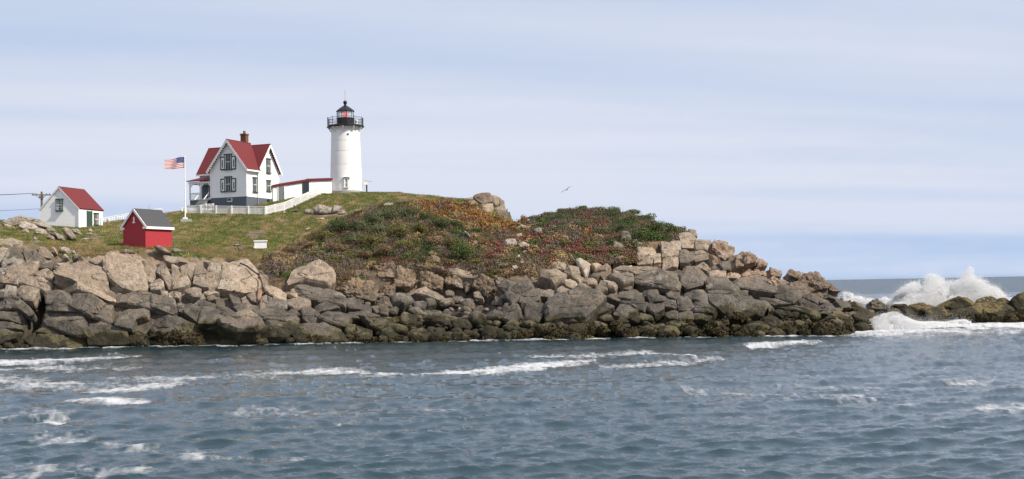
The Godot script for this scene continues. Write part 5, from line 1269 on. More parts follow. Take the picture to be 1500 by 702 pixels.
func build_plants() -> void:
	var s := 5000
	for a in SHRUBS:
		s += 1
		shrub(a[0], a[1], a[2], a[3], a[4], s)
	# heath: low plants that read as one mass, in patches of their own colours
	var beds := {
		"heath": [5200, ["brown", 2.8, "olive", 3.2, "greygreen", 2.8, "darkgreen", 1.4, "twig", 1.8, "straw", 0.4, "red", 0.2], "low brown and green scrub covering the slope"],
		"orange": [3000, ["orange", 5.0, "yellow", 1.8, "brown", 1.6, "olive", 0.8, "red", 1.0, "straw", 1.0], "orange autumn undergrowth below the rock knob"],
		"red": [3900, ["red", 3.2, "brown", 2.4, "olive", 1.4, "orange", 0.6, "twig", 1.6, "straw", 1.1, "green", 0.7, "bright", 0.3], "dark red and brown undergrowth between the pale stones"],
		"hilltop": [3400, ["green", 3.6, "darkgreen", 2.4, "greygreen", 1.4, "brown", 1.6, "red", 1.0, "twig", 1.2], "green and brown heath on the top of the hill"],
		"brow": [620, ["brown", 3.0, "straw", 2.4, "olive", 1.6, "twig", 2.0, "red", 0.5], "withered grass and weeds hanging over the brow of the bank"],
		"bank": [900, ["brown", 2.0, "twig", 2.0, "olive", 1.4, "straw", 0.4, "bright", 0.25], "withered weeds on the brown bank"]}
	for bed in beds:
		rng.seed = s
		s += 1
		var spec: Array = beds[bed]
		var b: Rect2 = zone_polys[bed][1]
		var spots := []
		var tries := 0
		while spots.size() < spec[0] and tries < 40000:
			tries += 1
			var x := rng.randf_range(b.position.x, b.end.x)
			var z := rng.randf_range(b.position.y, b.end.y)
			if in_zone(bed, x + rng.randfn(0, 0.5), z + rng.randfn(0, 0.15)) and (bed == "brow" or z < -126.0 or x < -15.0 or x > 0.0) and (z < -121.6 or x > 0.0):
				spots.append(Vector2(x, z))
		var mm := MultiMesh.new()
		mm.transform_format = MultiMesh.TRANSFORM_3D
		mm.use_colors = true
		mm.mesh = leaf_clump(44, 0.36, 0.5, 0.085, s)
		mm.instance_count = spots.size()
		for i in spots.size():
			var p: Vector2 = spots[i]
			var best := 0
			var top := -9.0
			for k in range(0, spec[1].size(), 2):
				var w: float = spec[1][k + 1] * 0.09 + 1.3 * noise.get_noise_3d(p.x * 6.0, k * 37.0, p.y * 3.5) + rng.randf() * 0.22
				if w > top:
					top = w
					best = k
			var c: Vector3 = LEAVES[spec[1][best]] * rng.randf_range(0.85, 1.15)
			var q := rng.randf_range(0.6, 1.35)
			var tall := q * (1.3 if spec[1][best] in ["straw", "twig"] else 1.0) * rng.randf_range(0.6, 1.2)
			mm.set_instance_transform(i, Transform3D(Basis(Vector3.UP, rng.randf() * TAU).scaled(Vector3(q, tall, q)), Vector3(p.x, ground(p.x, p.y) - 0.05, p.y)))
			mm.set_instance_color(i, Color(c.x, c.y, c.z))
		scatter(bed + "_undergrowth", mm, mats.leaf, spec[2], "undergrowth")
	# turf
	rng.seed = 77
	var spots := []
	for k in 60000:
		var d := rng.randf_range(121.0, 178.0)
		var t := rng.randf_range(-0.46, 0.03)
		var x := t * d
		if d < rock_edge(x, -d) + noise.get_noise_2d(x * 3.0, -d * 3.0) * 2.5 or in_zone("heath", x, -d) or in_zone("orange", x, -d) or in_zone("bank", x, -d) or in_zone("red", x, -d):
			continue
		if (in_zone("bare_a", x, -d) or in_zone("bare_b", x, -d) or in_zone("bare_c", x, -d)) and rng.randf() < 0.75:
			continue
		if d > 166.0 and t < -0.30:
			continue
		spots.append(Vector2(x, -d))
	var gm := MultiMesh.new()
	gm.transform_format = MultiMesh.TRANSFORM_3D
	gm.use_colors = true
	gm.mesh = grass_tuft(16, 0.26, 0.17, 0.02, 5)
	gm.instance_count = spots.size()
	for i in spots.size():
		var p: Vector2 = spots[i]
		var c := lawn_color(p.x, p.y) * rng.randf_range(0.75, 1.35)
		var m := rng.randf()
		if m < 0.05:
			c = Color(0.30, 0.25, 0.05)
		elif m < 0.14:
			c = Color(0.30, 0.22, 0.12)
		var y := ground(p.x, p.y) + 0.12 * noise.get_noise_2d(p.x * 3.0, p.y * 3.0) + 0.05 * fine.get_noise_2d(p.x, p.y)
		var q := rng.randf_range(0.6, 1.3) * (1.7 if rng.randf() < 0.06 else 1.0)
		gm.set_instance_transform(i, Transform3D(Basis(Vector3.UP, rng.randf() * TAU) * q, Vector3(p.x, y, p.y)))
		gm.set_instance_color(i, c)
	scatter("grass", gm, mats.leaf, "short patchy green and brown turf on the island", "grass")
	# bare grey stems standing out of the scrub
	var stems := []
	for bed in ["heath", "red", "hilltop", "bank"]:
		var b: Rect2 = zone_polys[bed][1]
		for k in 1500:
			var x := rng.randf_range(b.position.x, b.end.x)
			var z := rng.randf_range(b.position.y, b.end.y)
			if in_zone(bed, x, z) and noise.get_noise_2d(x * 7.0 + 33.0, z * 5.0) > 0.06:
				stems.append(Vector3(x, ground(x, z), z))
	var sm := MultiMesh.new()
	sm.transform_format = MultiMesh.TRANSFORM_3D
	sm.use_colors = true
	sm.mesh = grass_tuft(15, 0.22, 0.85, 0.014, 8)
	sm.instance_count = stems.size()
	for i in stems.size():
		sm.set_instance_transform(i, Transform3D(Basis(Vector3.UP, rng.randf() * TAU) * rng.randf_range(0.6, 1.3), stems[i]))
		var c: Vector3 = LEAVES["twig"] * rng.randf_range(0.7, 1.5)
		sm.set_instance_color(i, Color(c.x, c.y, c.z))
	scatter("dead_stems", sm, mats.leaf, "bare grey stems standing out of the low scrub", "stems")
	# tall dry grass along the edges of the ledges
	var dry := []
	for bed in ["edge", "ledgetop"]:
		var b: Rect2 = zone_polys[bed][1]
		for k in 5000:
			var x := rng.randf_range(b.position.x, b.end.x)
			var z := rng.randf_range(b.position.y, b.end.y)
			if in_zone(bed, x, z) and noise.get_noise_2d(x * 8.0, z * 8.0) > -0.05:
				dry.append(Vector3(x, ground(x, z) - 0.05, z))
	var dm := MultiMesh.new()
	dm.transform_format = MultiMesh.TRANSFORM_3D
	dm.use_colors = true
	dm.mesh = grass_tuft(22, 0.2, 0.42, 0.016, 6)
	dm.instance_count = dry.size()
	for i in dry.size():
		dm.set_instance_transform(i, Transform3D(Basis(Vector3.UP, rng.randf() * TAU) * rng.randf_range(0.5, 1.1), dry[i]))
		var c: Vector3 = LEAVES["straw"].lerp(LEAVES["olive"], rng.randf() * 0.7) * rng.randf_range(0.75, 1.2)
		dm.set_instance_color(i, Color(c.x, c.y, c.z))
	scatter("dry_grass", dm, mats.leaf, "straw coloured dry grass along the edge of the ledges", "grass")

# ---------------------------------------------------------------- sea
var wk := PackedVector2Array()
var wa := PackedFloat32Array()
var wp := PackedFloat32Array()
var wl := PackedFloat32Array()

func build_waves() -> void:
	rng.seed = 31
	for k in 34:
		var l := 0.24 * pow(1.125, k)           # 0.24 m to about 12 m
		var a := deg_to_rad(rng.randfn(82.0, 27.0))
		wk.append(Vector2(cos(a), sin(a)) * TAU / l)
		var slope := 0.09 if l < 1.0 else 0.09 * pow(1.0 / l, 0.85)
		wa.append(slope * l / TAU)
		wp.append(rng.randf() * TAU)
		wl.append(l)

func wave(x: float, z: float, least: float) -> Vector3:
	var r := Vector3.ZERO
	for k in wa.size():
		if wl[k] < least:
			continue
		var q := wk[k]
		var f := q.x * x + q.y * z + wp[k]
		var a := wa[k]
		var c := a * cos(f)
		var g := wl[k] / TAU
		r.y += a * sin(f)
		r.x += c * q.x * g
		r.z += c * q.y * g
	return r

func foam_at(x: float, z: float) -> float:
	var best := 0.0
	for f in FOAM:
		var p: Array = f[1]
		if x < p[0] or x > p[p.size() - 3]:
			continue
		for i in range(0, p.size() - 3, 3):
			if x <= p[i + 3]:
				var u: float = (x - p[i]) / (p[i + 3] - p[i])
				var d: float = absf(z - lerpf(p[i + 1], p[i + 4], u)) / lerpf(p[i + 2], p[i + 5], u)
				if d < 1.6:
					best = maxf(best, f[0] * (1.0 - d * 0.62))
				break
	return best

func build_sea() -> void:
	build_waves()
	var ang := PackedFloat32Array()
	var a := -PI
	while a < PI:
		ang.append(a)
		a += 0.00115 if absf(a + 0.0005) < 0.455 else (0.008 if absf(a) < 0.6 else 0.09)
	var rs := PackedFloat32Array()
	var r := 3.0
	while r < 27.0:
		rs.append(r)
		r += 1.2
	var dep := 5.0 / 27.0
	while dep > 0.0085:
		rs.append(5.0 / dep)
		dep -= 0.00055
	r = rs[-1]
	while r < 30000.0:
		r *= 1.16
		rs.append(r)
	var na := ang.size()
	var v := PackedVector3Array()
	var shore := PackedByteArray()
	for j in rs.size():
		var d := rs[j]
		var step := (d * d * 0.00055 / 5.0) if d > 27.0 else 1.0
		for i in na:
			var x := sin(ang[i]) * d
			var z := -cos(ang[i]) * d
			var p := Vector3(x, 0, z)
			if absf(ang[i]) < 0.46 and d < 420.0 and d > 24.0:
				p += wave(x, z, step * 0.3)
			v.append(p)
	var water := PackedInt32Array()
	var starts := [0]
	# foam floats on the water as a thin, torn film
	var foam := PackedInt32Array()
	var cover := PackedFloat32Array()
	cover.resize(v.size())
	for j in rs.size():
		if rs[j] < 26.0 or rs[j] > 160.0:
			continue
		for i in na:
			if absf(ang[i]) > 0.46:
				continue
			var o := j * na + i
			var x := v[o].x
			var z := v[o].z
			var m := foam_at(x, z)
			if z < -100.0:
				var g := ground(x, z)
				if g > -0.5 and g < 0.6:
					m = maxf(m, 0.6 + 0.75 * noise.get_noise_2d(x * 5.0, z * 2.0))
			var n1 := fine.get_noise_2d(x * 1.5, z * 0.7)
			var n2 := noise.get_noise_2d(x * 5.0, z * 3.5)
			var n3 := fine.get_noise_2d(x * 4.5 + 90.0, z * 1.6)
			var lace := absf(fine.get_noise_2d(x * 0.9 + 40.0, z * 0.5))
			var c := m + 0.45 * n2 + 0.35 * n1 + 0.3 * n3 - 0.55 * lace - 0.22
			if m < 0.05:
				c = (n2 + 0.6 * n1 + 0.7 * n3 + v[o].y * 2.0 - 1.0) * 1.5
			cover[o] = clampf(c * 1.05, 0.0, 0.8)
	for j in rs.size() - 1:
		var d := (rs[j] + rs[j + 1]) * 0.5
		if starts.size() < 4 and d > [70.0, 150.0, 420.0][starts.size() - 1]:
			starts.append(water.size())
		for i in na:
			var i2 := (i + 1) % na
			var q := [j * na + i, (j + 1) * na + i, j * na + i2, (j + 1) * na + i2]
			var six := PackedInt32Array([q[0], q[1], q[2], q[2], q[1], q[3]])
			water.append_array(six)
			if cover[q[0]] + cover[q[1]] + cover[q[2]] + cover[q[3]] > 0.05:
				foam.append_array(six)
	var nrm := PackedVector3Array()
	nrm.resize(v.size())
	for list in [water]:
		for i in range(0, list.size(), 3):
			var p := v[list[i]]
			var n := (v[list[i + 2]] - p).cross(v[list[i + 1]] - p)
			nrm[list[i]] += n
			nrm[list[i + 1]] += n
			nrm[list[i + 2]] += n
	for i in nrm.size():
		nrm[i] = nrm[i].normalized()
	for k in 2:
		var arr := []
		arr.resize(Mesh.ARRAY_MAX)
		if k == 0:
			arr[Mesh.ARRAY_VERTEX] = v
			arr[Mesh.ARRAY_NORMAL] = nrm
			arr[Mesh.ARRAY_INDEX] = water
		else:
			var v2 := PackedVector3Array()
			var n2 := PackedVector3Array()
			var c2 := PackedColorArray()
			var map := {}
			var idx := PackedInt32Array()
			for i in foam:
				if not map.has(i):
					map[i] = v2.size()
					v2.append(v[i] + Vector3(0, 0.02, 0))
					n2.append(nrm[i])
					c2.append(Color(1, 1, 1, cover[i]))
				idx.append(map[i])
			arr[Mesh.ARRAY_VERTEX] = v2
			arr[Mesh.ARRAY_NORMAL] = n2
			arr[Mesh.ARRAY_COLOR] = c2
			arr[Mesh.ARRAY_INDEX] = idx
		var m := ArrayMesh.new()
		if k == 0:
			starts.append(water.size())
			for q in 4:
				arr[Mesh.ARRAY_INDEX] = water.slice(starts[q], starts[q + 1])
				m.add_surface_from_arrays(Mesh.PRIMITIVE_TRIANGLES, arr)
				m.surface_set_material(q, mats["water_%d" % q])
			structure("sea", m, null, "choppy grey blue sea")
		else:
			m.add_surface_from_arrays(Mesh.PRIMITIVE_TRIANGLES, arr)
			var o := part(self, "sea_foam", m, mats.foam)
			tag(o, "white streaks of foam drifting on the water", "foam", "", "stuff")

# Spray thrown up by breaking waves: drops gathered in plumes and clumps.
func build_spray() -> void:
	rng.seed = 404
	var drop := SphereMesh.new()
	drop.radius = 0.5
	drop.height = 1.0
	drop.radial_segments = 5
	drop.rings = 2
	var labels := ["tall white burst of spray behind the low reef", "white surf breaking against the near side of the reef", "white spray behind the end of the rocky point", "small white splash behind the neck of the reef", "white splash at the far end of the reef"]
	for s in SPLASHES.size():
		var d: float = SPLASHES[s][0]
		var p: Array = SPLASHES[s][1]
		var x0: float = p[0]
		var x1: float = p[p.size() - 3]
		var area := 0.0
		for i in range(0, p.size() - 3, 3):
			area += (p[i + 3] - p[i]) * (p[i + 2] - p[i + 1] + p[i + 5] - p[i + 4]) * 0.5
		var n := int(clampf(area * 7000.0, 8000, 330000))
		var mm := MultiMesh.new()
		mm.transform_format = MultiMesh.TRANSFORM_3D
		mm.mesh = drop
		mm.instance_count = n
		var i := 0
		var deep := 2.2 if s == 0 else 1.0
		while i < n:
			var x := rng.randf_range(x0, x1)
			var k := 0
			while k < p.size() - 6 and x > p[k + 3]:
				k += 3
			var f: float = (x - p[k]) / (p[k + 3] - p[k])
			var lo := lerpf(p[k + 1], p[k + 4], f)
			var hi := lerpf(p[k + 2], p[k + 5], f)
			var u := rng.randf()
			var y := lerpf(lo - 0.3, hi, u)
			var zz := rng.randfn(0.0, deep * (0.35 + 0.5 * (1.0 - u)))
			# clumps: billows below, streaks and shreds near the top
			var c := noise.get_noise_3d(x * 7.0, y * 7.0 - zz * 2.0, zz * 7.0 + s * 40.0) + 0.5 * fine.get_noise_3d(x * 1.5, y * 1.2, zz * 1.5)
			if c < -0.32 + 0.5 * pow(u, 2.5) - 0.25 * (1.0 - u):
				continue
			var q := Vector3(x, y, -d + zz)
			var far := rng.randf()
			if far > 0.86:
				q += Vector3(rng.randfn(0, 0.35), absf(rng.randfn(0, 0.5)) * u, rng.randfn(0, 0.3))
			var size := rng.randf_range(0.025, 0.06) * lerpf(1.25, 0.6, u) * (0.6 if far > 0.86 else 1.0)
			if far < 0.02 and u < 0.7:
				size = rng.randf_range(0.1, 0.22) * (1.0 - 0.6 * u)
			mm.set_instance_transform(i, Transform3D(Basis.IDENTITY.scaled(Vector3(size, size * rng.randf_range(0.8, 1.5), size)), q))
			i += 1
		var o := MultiMeshInstance3D.new()
		o.name = numbered("spray")
		o.multimesh = mm
		o.material_override = mats.spray
		add_child(o)
		tag(o, labels[s], "spray", "", "stuff")

# ---------------------------------------------------------------- sky
func build_sky() -> PanoramaSkyMaterial:
	var w := 2048
	var h := 1024
	var data := PackedFloat32Array()
	data.resize(w * h * 3)
	var n1 := FastNoiseLite.new()
	n1.seed = 11
	n1.noise_type = FastNoiseLite.TYPE_SIMPLEX_SMOOTH
	n1.fractal_octaves = 4
	n1.frequency = 0.16
	n1.domain_warp_enabled = true
	n1.domain_warp_amplitude = 3.0
	n1.domain_warp_frequency = 0.12
	var n2 := FastNoiseLite.new()
	n2.seed = 12
	n2.noise_type = FastNoiseLite.TYPE_SIMPLEX_SMOOTH
	n2.fractal_octaves = 5
	n2.frequency = 0.55
	var o := 0
	for j in h:
		var el := PI * (0.5 - (j + 0.5) / h)
		var sy := sin(el)
		var cy := cos(el)
		if sy < 0.0:
			for i in w:
				data[o] = 0.30
				data[o + 1] = 0.36
				data[o + 2] = 0.44
				o += 3
			continue
		var k := 1.0 / (sy + 0.045)
		var low := pow(1.0 - sy, 7.0)
		var clear := Vector3(0.40, 0.465, 0.60).lerp(Vector3(0.34, 0.445, 0.63), low)
		for i in w:
			var az := TAU * ((i + 0.5) / w - 0.5)
			var x := sin(az) * cy * k
			var z := -cos(az) * cy * k
			# a thin high veil drawn out in streaks
			var u := x * 0.965 - z * 0.26
			var q := x * 0.26 + z * 0.965
			var s := n1.get_noise_2d(u * 0.30, q * 0.95)
			var t := n2.get_noise_2d(u * 0.22, q * 1.6)
			var veil := clampf(0.56 + 0.95 * s + 0.42 * t, 0.0, 1.0)
			veil *= lerpf(1.0, 0.5, low)
			var c := clear.lerp(Vector3(0.585, 0.60, 0.665), veil)
			data[o] = c.x
			data[o + 1] = c.y
			data[o + 2] = c.z
			o += 3
	var img := Image.create_from_data(w, h, false, Image.FORMAT_RGBF, data.to_byte_array())
	var m := PanoramaSkyMaterial.new()
	m.panorama = ImageTexture.create_from_image(img)
	return m

# ---------------------------------------------------------------- materials
func noise_texture(seed_: int, freq: float, octaves: int, lo: float, hi: float, normal := false, bump := 6.0, type := FastNoiseLite.TYPE_SIMPLEX_SMOOTH, size := 512) -> Texture2D:
	var n := FastNoiseLite.new()
	n.seed = seed_
	n.noise_type = type
	n.frequency = freq
	n.fractal_octaves = octaves
	n.fractal_gain = 0.6
	if type == FastNoiseLite.TYPE_CELLULAR:
		n.cellular_return_type = FastNoiseLite.RETURN_DISTANCE2_SUB
	var img := n.get_seamless_image(size, size)
	img.convert(Image.FORMAT_RGB8)
	if normal:
		img.bump_map_to_normal_map(bump)
	else:
		var d := img.get_data()
		for i in d.size():
			d[i] = clampi(int(255.0 * lerpf(lo, hi, d[i] / 255.0)), 0, 255)
		img = Image.create_from_data(size, size, false, Image.FORMAT_RGB8, d)
	return ImageTexture.create_from_image(img)

func build_materials() -> void:
	noise.seed = 3
	noise.noise_type = FastNoiseLite.TYPE_SIMPLEX_SMOOTH
	noise.frequency = 0.045
	noise.fractal_octaves = 3
	fine.seed = 4
	fine.noise_type = FastNoiseLite.TYPE_SIMPLEX_SMOOTH
	fine.frequency = 0.8
	fine.fractal_octaves = 4
	cells.seed = 5
	cells.noise_type = FastNoiseLite.TYPE_CELLULAR
	cells.frequency = 0.25
	cells.fractal_octaves = 2
	cells.cellular_return_type = FastNoiseLite.RETURN_DISTANCE2_SUB
	var grain := noise_texture(21, 0.025, 6, 0.6, 1.08)
	var rockn := noise_texture(22, 0.015, 6, 0, 1, true, 9.0)
	var m := material("rock", Color(1, 1, 1), 0.88, 0.35)
	m.vertex_color_use_as_albedo = true
	m.albedo_texture = grain
	m.uv1_triplanar = true
	m.uv1_world_triplanar = true
	m.uv1_scale = Vector3(0.4, 0.4, 0.4)
	m.normal_enabled = true
	m.normal_texture = rockn
	m.normal_scale = 1.0
	m = material("earth", Color(1, 1, 1), 0.95, 0.2)
	m.vertex_color_use_as_albedo = true
	m.albedo_texture = grain
	m.uv1_triplanar = true
	m.uv1_world_triplanar = true
	m.uv1_scale = Vector3(0.7, 0.7, 0.7)
	m.normal_enabled = true
	m.normal_texture = rockn
	m = material("leaf", Color(1, 1, 1), 0.75, 0.3)
	m.vertex_color_use_as_albedo = true
	m.backlight_enabled = true
	m.backlight = Color(0.3, 0.3, 0.3)
	m.cull_mode = BaseMaterial3D.CULL_DISABLED
	m = material("weed", Color(1, 1, 1), 0.8, 0.25)
	m.vertex_color_use_as_albedo = true
	m.cull_mode = BaseMaterial3D.CULL_DISABLED
	material("twig", Color(0.16, 0.12, 0.09), 0.9)
	# the chop gets too small to model with distance; there the relief of the surface carries it
	var ripple := noise_texture(23, 0.018, 4, 0, 1, true, 5.0)
	for k in 4:
		m = material("water_%d" % k, Color(0.009, 0.030, 0.038), [0.06, 0.1, 0.18, 0.26][k], 0.5)
		m.uv1_triplanar = true
		m.uv1_world_triplanar = true
		m.uv1_scale = Vector3.ONE * [0.7, 0.4, 0.12, 0.05][k]
		m.normal_enabled = true
		m.normal_texture = ripple
		m.normal_scale = [0.8, 1.0, 1.6, 2.6][k]
	m = material("foam", Color(0.60, 0.62, 0.65), 0.9, 0.2)
	m.vertex_color_use_as_albedo = true
	m.transparency = BaseMaterial3D.TRANSPARENCY_ALPHA
	m = material("spray", Color(0.93, 0.94, 0.95), 0.9, 0.1)
	m.backlight_enabled = true
	m.backlight = Color(0.8, 0.8, 0.8)
	var paint := noise_texture(25, 0.012, 5, 0.95, 1.03)
	m = material("white", Color(0.82, 0.82, 0.81), 0.6)
	m.albedo_texture = paint
	m.uv1_triplanar = true
	m.uv1_world_triplanar = true
	m.uv1_scale = Vector3(0.3, 0.3, 0.3)
	# lapped boards, too far off to pick apart: fine relief on the wall
	var lap := Image.create(8, 64, false, Image.FORMAT_RGB8)
	for y in 64:
		var g := float(y % 16) / 15.0
		for x in 8:
			lap.set_pixel(x, y, Color(g, g, g))
	var lapn: Image = lap.duplicate()
	lapn.bump_map_to_normal_map(3.0)
	m = material("boards", Color(0.82, 0.82, 0.81), 0.6)
	m.normal_enabled = true
	m.normal_texture = ImageTexture.create_from_image(lapn)
	m.normal_scale = 0.7
	m.uv1_triplanar = true
	m.uv1_scale = Vector3(1.6, 1.6, 1.6)
	m = material("iron_white", Color(0.82, 0.82, 0.81), 0.45)
	m.albedo_texture = paint
	m.uv1_triplanar = true
	m.uv1_scale = Vector3(0.3, 0.3, 0.3)
	m = material("red_roof", Color(0.185, 0.028, 0.032), 0.8)
	m.albedo_texture = noise_texture(26, 0.03, 4, 0.72, 1.0)
	m.uv1_triplanar = true
	m.uv1_scale = Vector3(0.6, 1.2, 0.6)
	m = material("grey_roof", Color(0.085, 0.088, 0.098), 0.85)
	m.albedo_texture = mats.red_roof.albedo_texture
	m.uv1_triplanar = true
	m.uv1_scale = Vector3(0.9, 1.2, 0.9)
	m = material("red_brick", Color(0.56, 0.052, 0.068), 0.7)
	m.albedo_texture = noise_texture(27, 0.05, 4, 0.62, 1.0)
	m.uv1_triplanar = true
	m.uv1_scale = Vector3(0.5, 0.5, 0.5)
	m = material("foundation", Color(0.105, 0.125, 0.155), 0.85)
	m.albedo_texture = paint
	m.uv1_triplanar = true
	material("green_trim", Color(0.040, 0.075, 0.062), 0.6)
	material("door_grey", Color(0.13, 0.155, 0.18), 0.6)
	material("glass", Color(0.022, 0.028, 0.034), 0.06, 0.5)
	material("iron_black", Color(0.014, 0.016, 0.020), 0.45)
	material("brick", Color(0.185, 0.078, 0.055), 0.9)
	material("mortar", Color(0.34, 0.30, 0.27), 0.9)
	material("wood", Color(0.17, 0.135, 0.105), 0.9)
	material("plank", Color(0.42, 0.25, 0.13), 0.8)
	material("concrete", Color(0.33, 0.32, 0.31), 0.9)
	material("cable", Color(0.018, 0.018, 0.02), 0.6)
	material("lead", Color(0.30, 0.33, 0.36), 0.5)
	material("flag_red", Color(0.50, 0.045, 0.06), 0.7)
	material("flag_white", Color(0.78, 0.78, 0.78), 0.7)
	material("flag_blue", Color(0.035, 0.055, 0.20), 0.7)
	material("bird", Color(0.30, 0.30, 0.31), 0.8)
	m = material("lens", Color(0.75, 0.02, 0.02), 0.15)
	m.emission_enabled = true
	m.emission = Color(1.0, 0.06, 0.05)
	m.emission_energy_multiplier = 0.6
	m = material("pane", Color(0.9, 0.95, 1.0), 0.02, 0.5)
	m.transparency = BaseMaterial3D.TRANSPARENCY_ALPHA
	m.albedo_color.a = 0.12

# ---------------------------------------------------------------- buildings
# A sash window on a wall: local x along the wall, y up, z out of the wall.
func window(parent: Node3D, at: Vector3, turn: float, w: float, h: float, frame: Material, cols: int, hood := false) -> Node3D:
	var o := Node3D.new()
	o.name = "window"
	parent.add_child(o, true)
	o.position = at
	o.rotation.y = turn
	var f := 0.1
	box(o, "pane", Vector3(w - f, h - f, 0.03), Vector3(0, 0, 0.018), mats.glass)
	box(o, "frame", Vector3(f, h, 0.12), Vector3(-w * 0.5 + f * 0.5, 0, 0.062), frame)
	box(o, "frame", Vector3(f, h, 0.12), Vector3(w * 0.5 - f * 0.5, 0, 0.062), frame)
	box(o, "frame", Vector3(w + 0.12, f, 0.15), Vector3(0, h * 0.5 + f * 0.45, 0.077), frame)
	box(o, "sill", Vector3(w + 0.16, 0.09, 0.2), Vector3(0, -h * 0.5 - 0.04, 0.102), frame)
	var sash: Material = mats.white
	box(o, "sash", Vector3(w - 2.0 * f, 0.07, 0.05), Vector3(0, 0, 0.06), sash)
	for s in [-1, 1]:
		box(o, "sash", Vector3(0.09, h - f, 0.045), Vector3(s * (w * 0.5 - f - 0.045), 0, 0.056), sash)
	for k in range(1, cols):
		box(o, "glazing_bar", Vector3(0.028, h - f, 0.04), Vector3((float(k) / cols - 0.5) * (w - 2.0 * f), 0, 0.052), sash)
	for k in ([-1, 1] if cols > 2 else []):
		box(o, "glazing_bar", Vector3(w - 2.0 * f, 0.03, 0.036), Vector3(0, k * h * 0.25, 0.05), sash)
	if hood:
		box(o, "hood", Vector3(w + 0.35, 0.08, 0.3), Vector3(0, h * 0.5 + 0.28, 0.15), sash)
		box(o, "hood", Vector3(0.3, 0.08, 0.28), Vector3(-w * 0.5 - 0.2, h * 0.5 + 0.2, 0.145), sash, Vector3(0, 0, 0.6))
		box(o, "hood", Vector3(0.3, 0.08, 0.28), Vector3(w * 0.5 + 0.2, h * 0.5 + 0.2, 0.145), sash, Vector3(0, 0, -0.6))
	return o

# A roof slope: a slab between two eave points and two ridge points.
func slope(parent: Node, called: String, a: Vector3, b: Vector3, c: Vector3, d: Vector3, thick: float, mat: Material) -> MeshInstance3D:
	var n := (b - a).cross(d - a).normalized()
	if n.y < 0.0:
		n = -n
	var v := PackedVector3Array([a, b, c, d, a - n * thick, b - n * thick, c - n * thick, d - n * thick])
	var idx := PackedInt32Array([0, 2, 1, 0, 3, 2, 4, 5, 6, 4, 6, 7, 0, 1, 5, 0, 5, 4, 1, 2, 6, 1, 6, 5, 2, 3, 7, 2, 7, 6, 3, 0, 4, 3, 4, 7])
	if (b - a).cross(d - a).y < 0.0:
		for i in range(0, idx.size(), 3):
			var t := idx[i + 1]
			idx[i + 1] = idx[i + 2]
			idx[i + 2] = t
	return part(parent, called, mesh_of(v, idx, PackedColorArray(), false), mat)

# Scalloped bargeboard down one rake, hanging from a towards b.
func bargeboard(parent: Node3D, a: Vector3, b: Vector3, mat: Material) -> void:
	var o := bar(parent, "bargeboard", a, b, 0.24, mat, 0.06)
	var n := int(a.distance_to(b) / 0.34)
	for k in n:
		var p := a.lerp(b, (k + 0.5) / n) - Vector3(0, 0.18, 0)
		cyl(o, "scallop", 0.13, 0.13, 0.05, Vector3.ZERO, mat, 10)
		var s: Node3D = o.get_child(o.get_child_count() - 1)
		var out := (b - a).normalized().cross(Vector3.UP).normalized()
		s.transform = o.transform.affine_inverse() * Transform3D(Basis(Vector3.UP.cross(out).normalized(), out, Vector3.UP.cross(out).normalized().cross(out)), p)

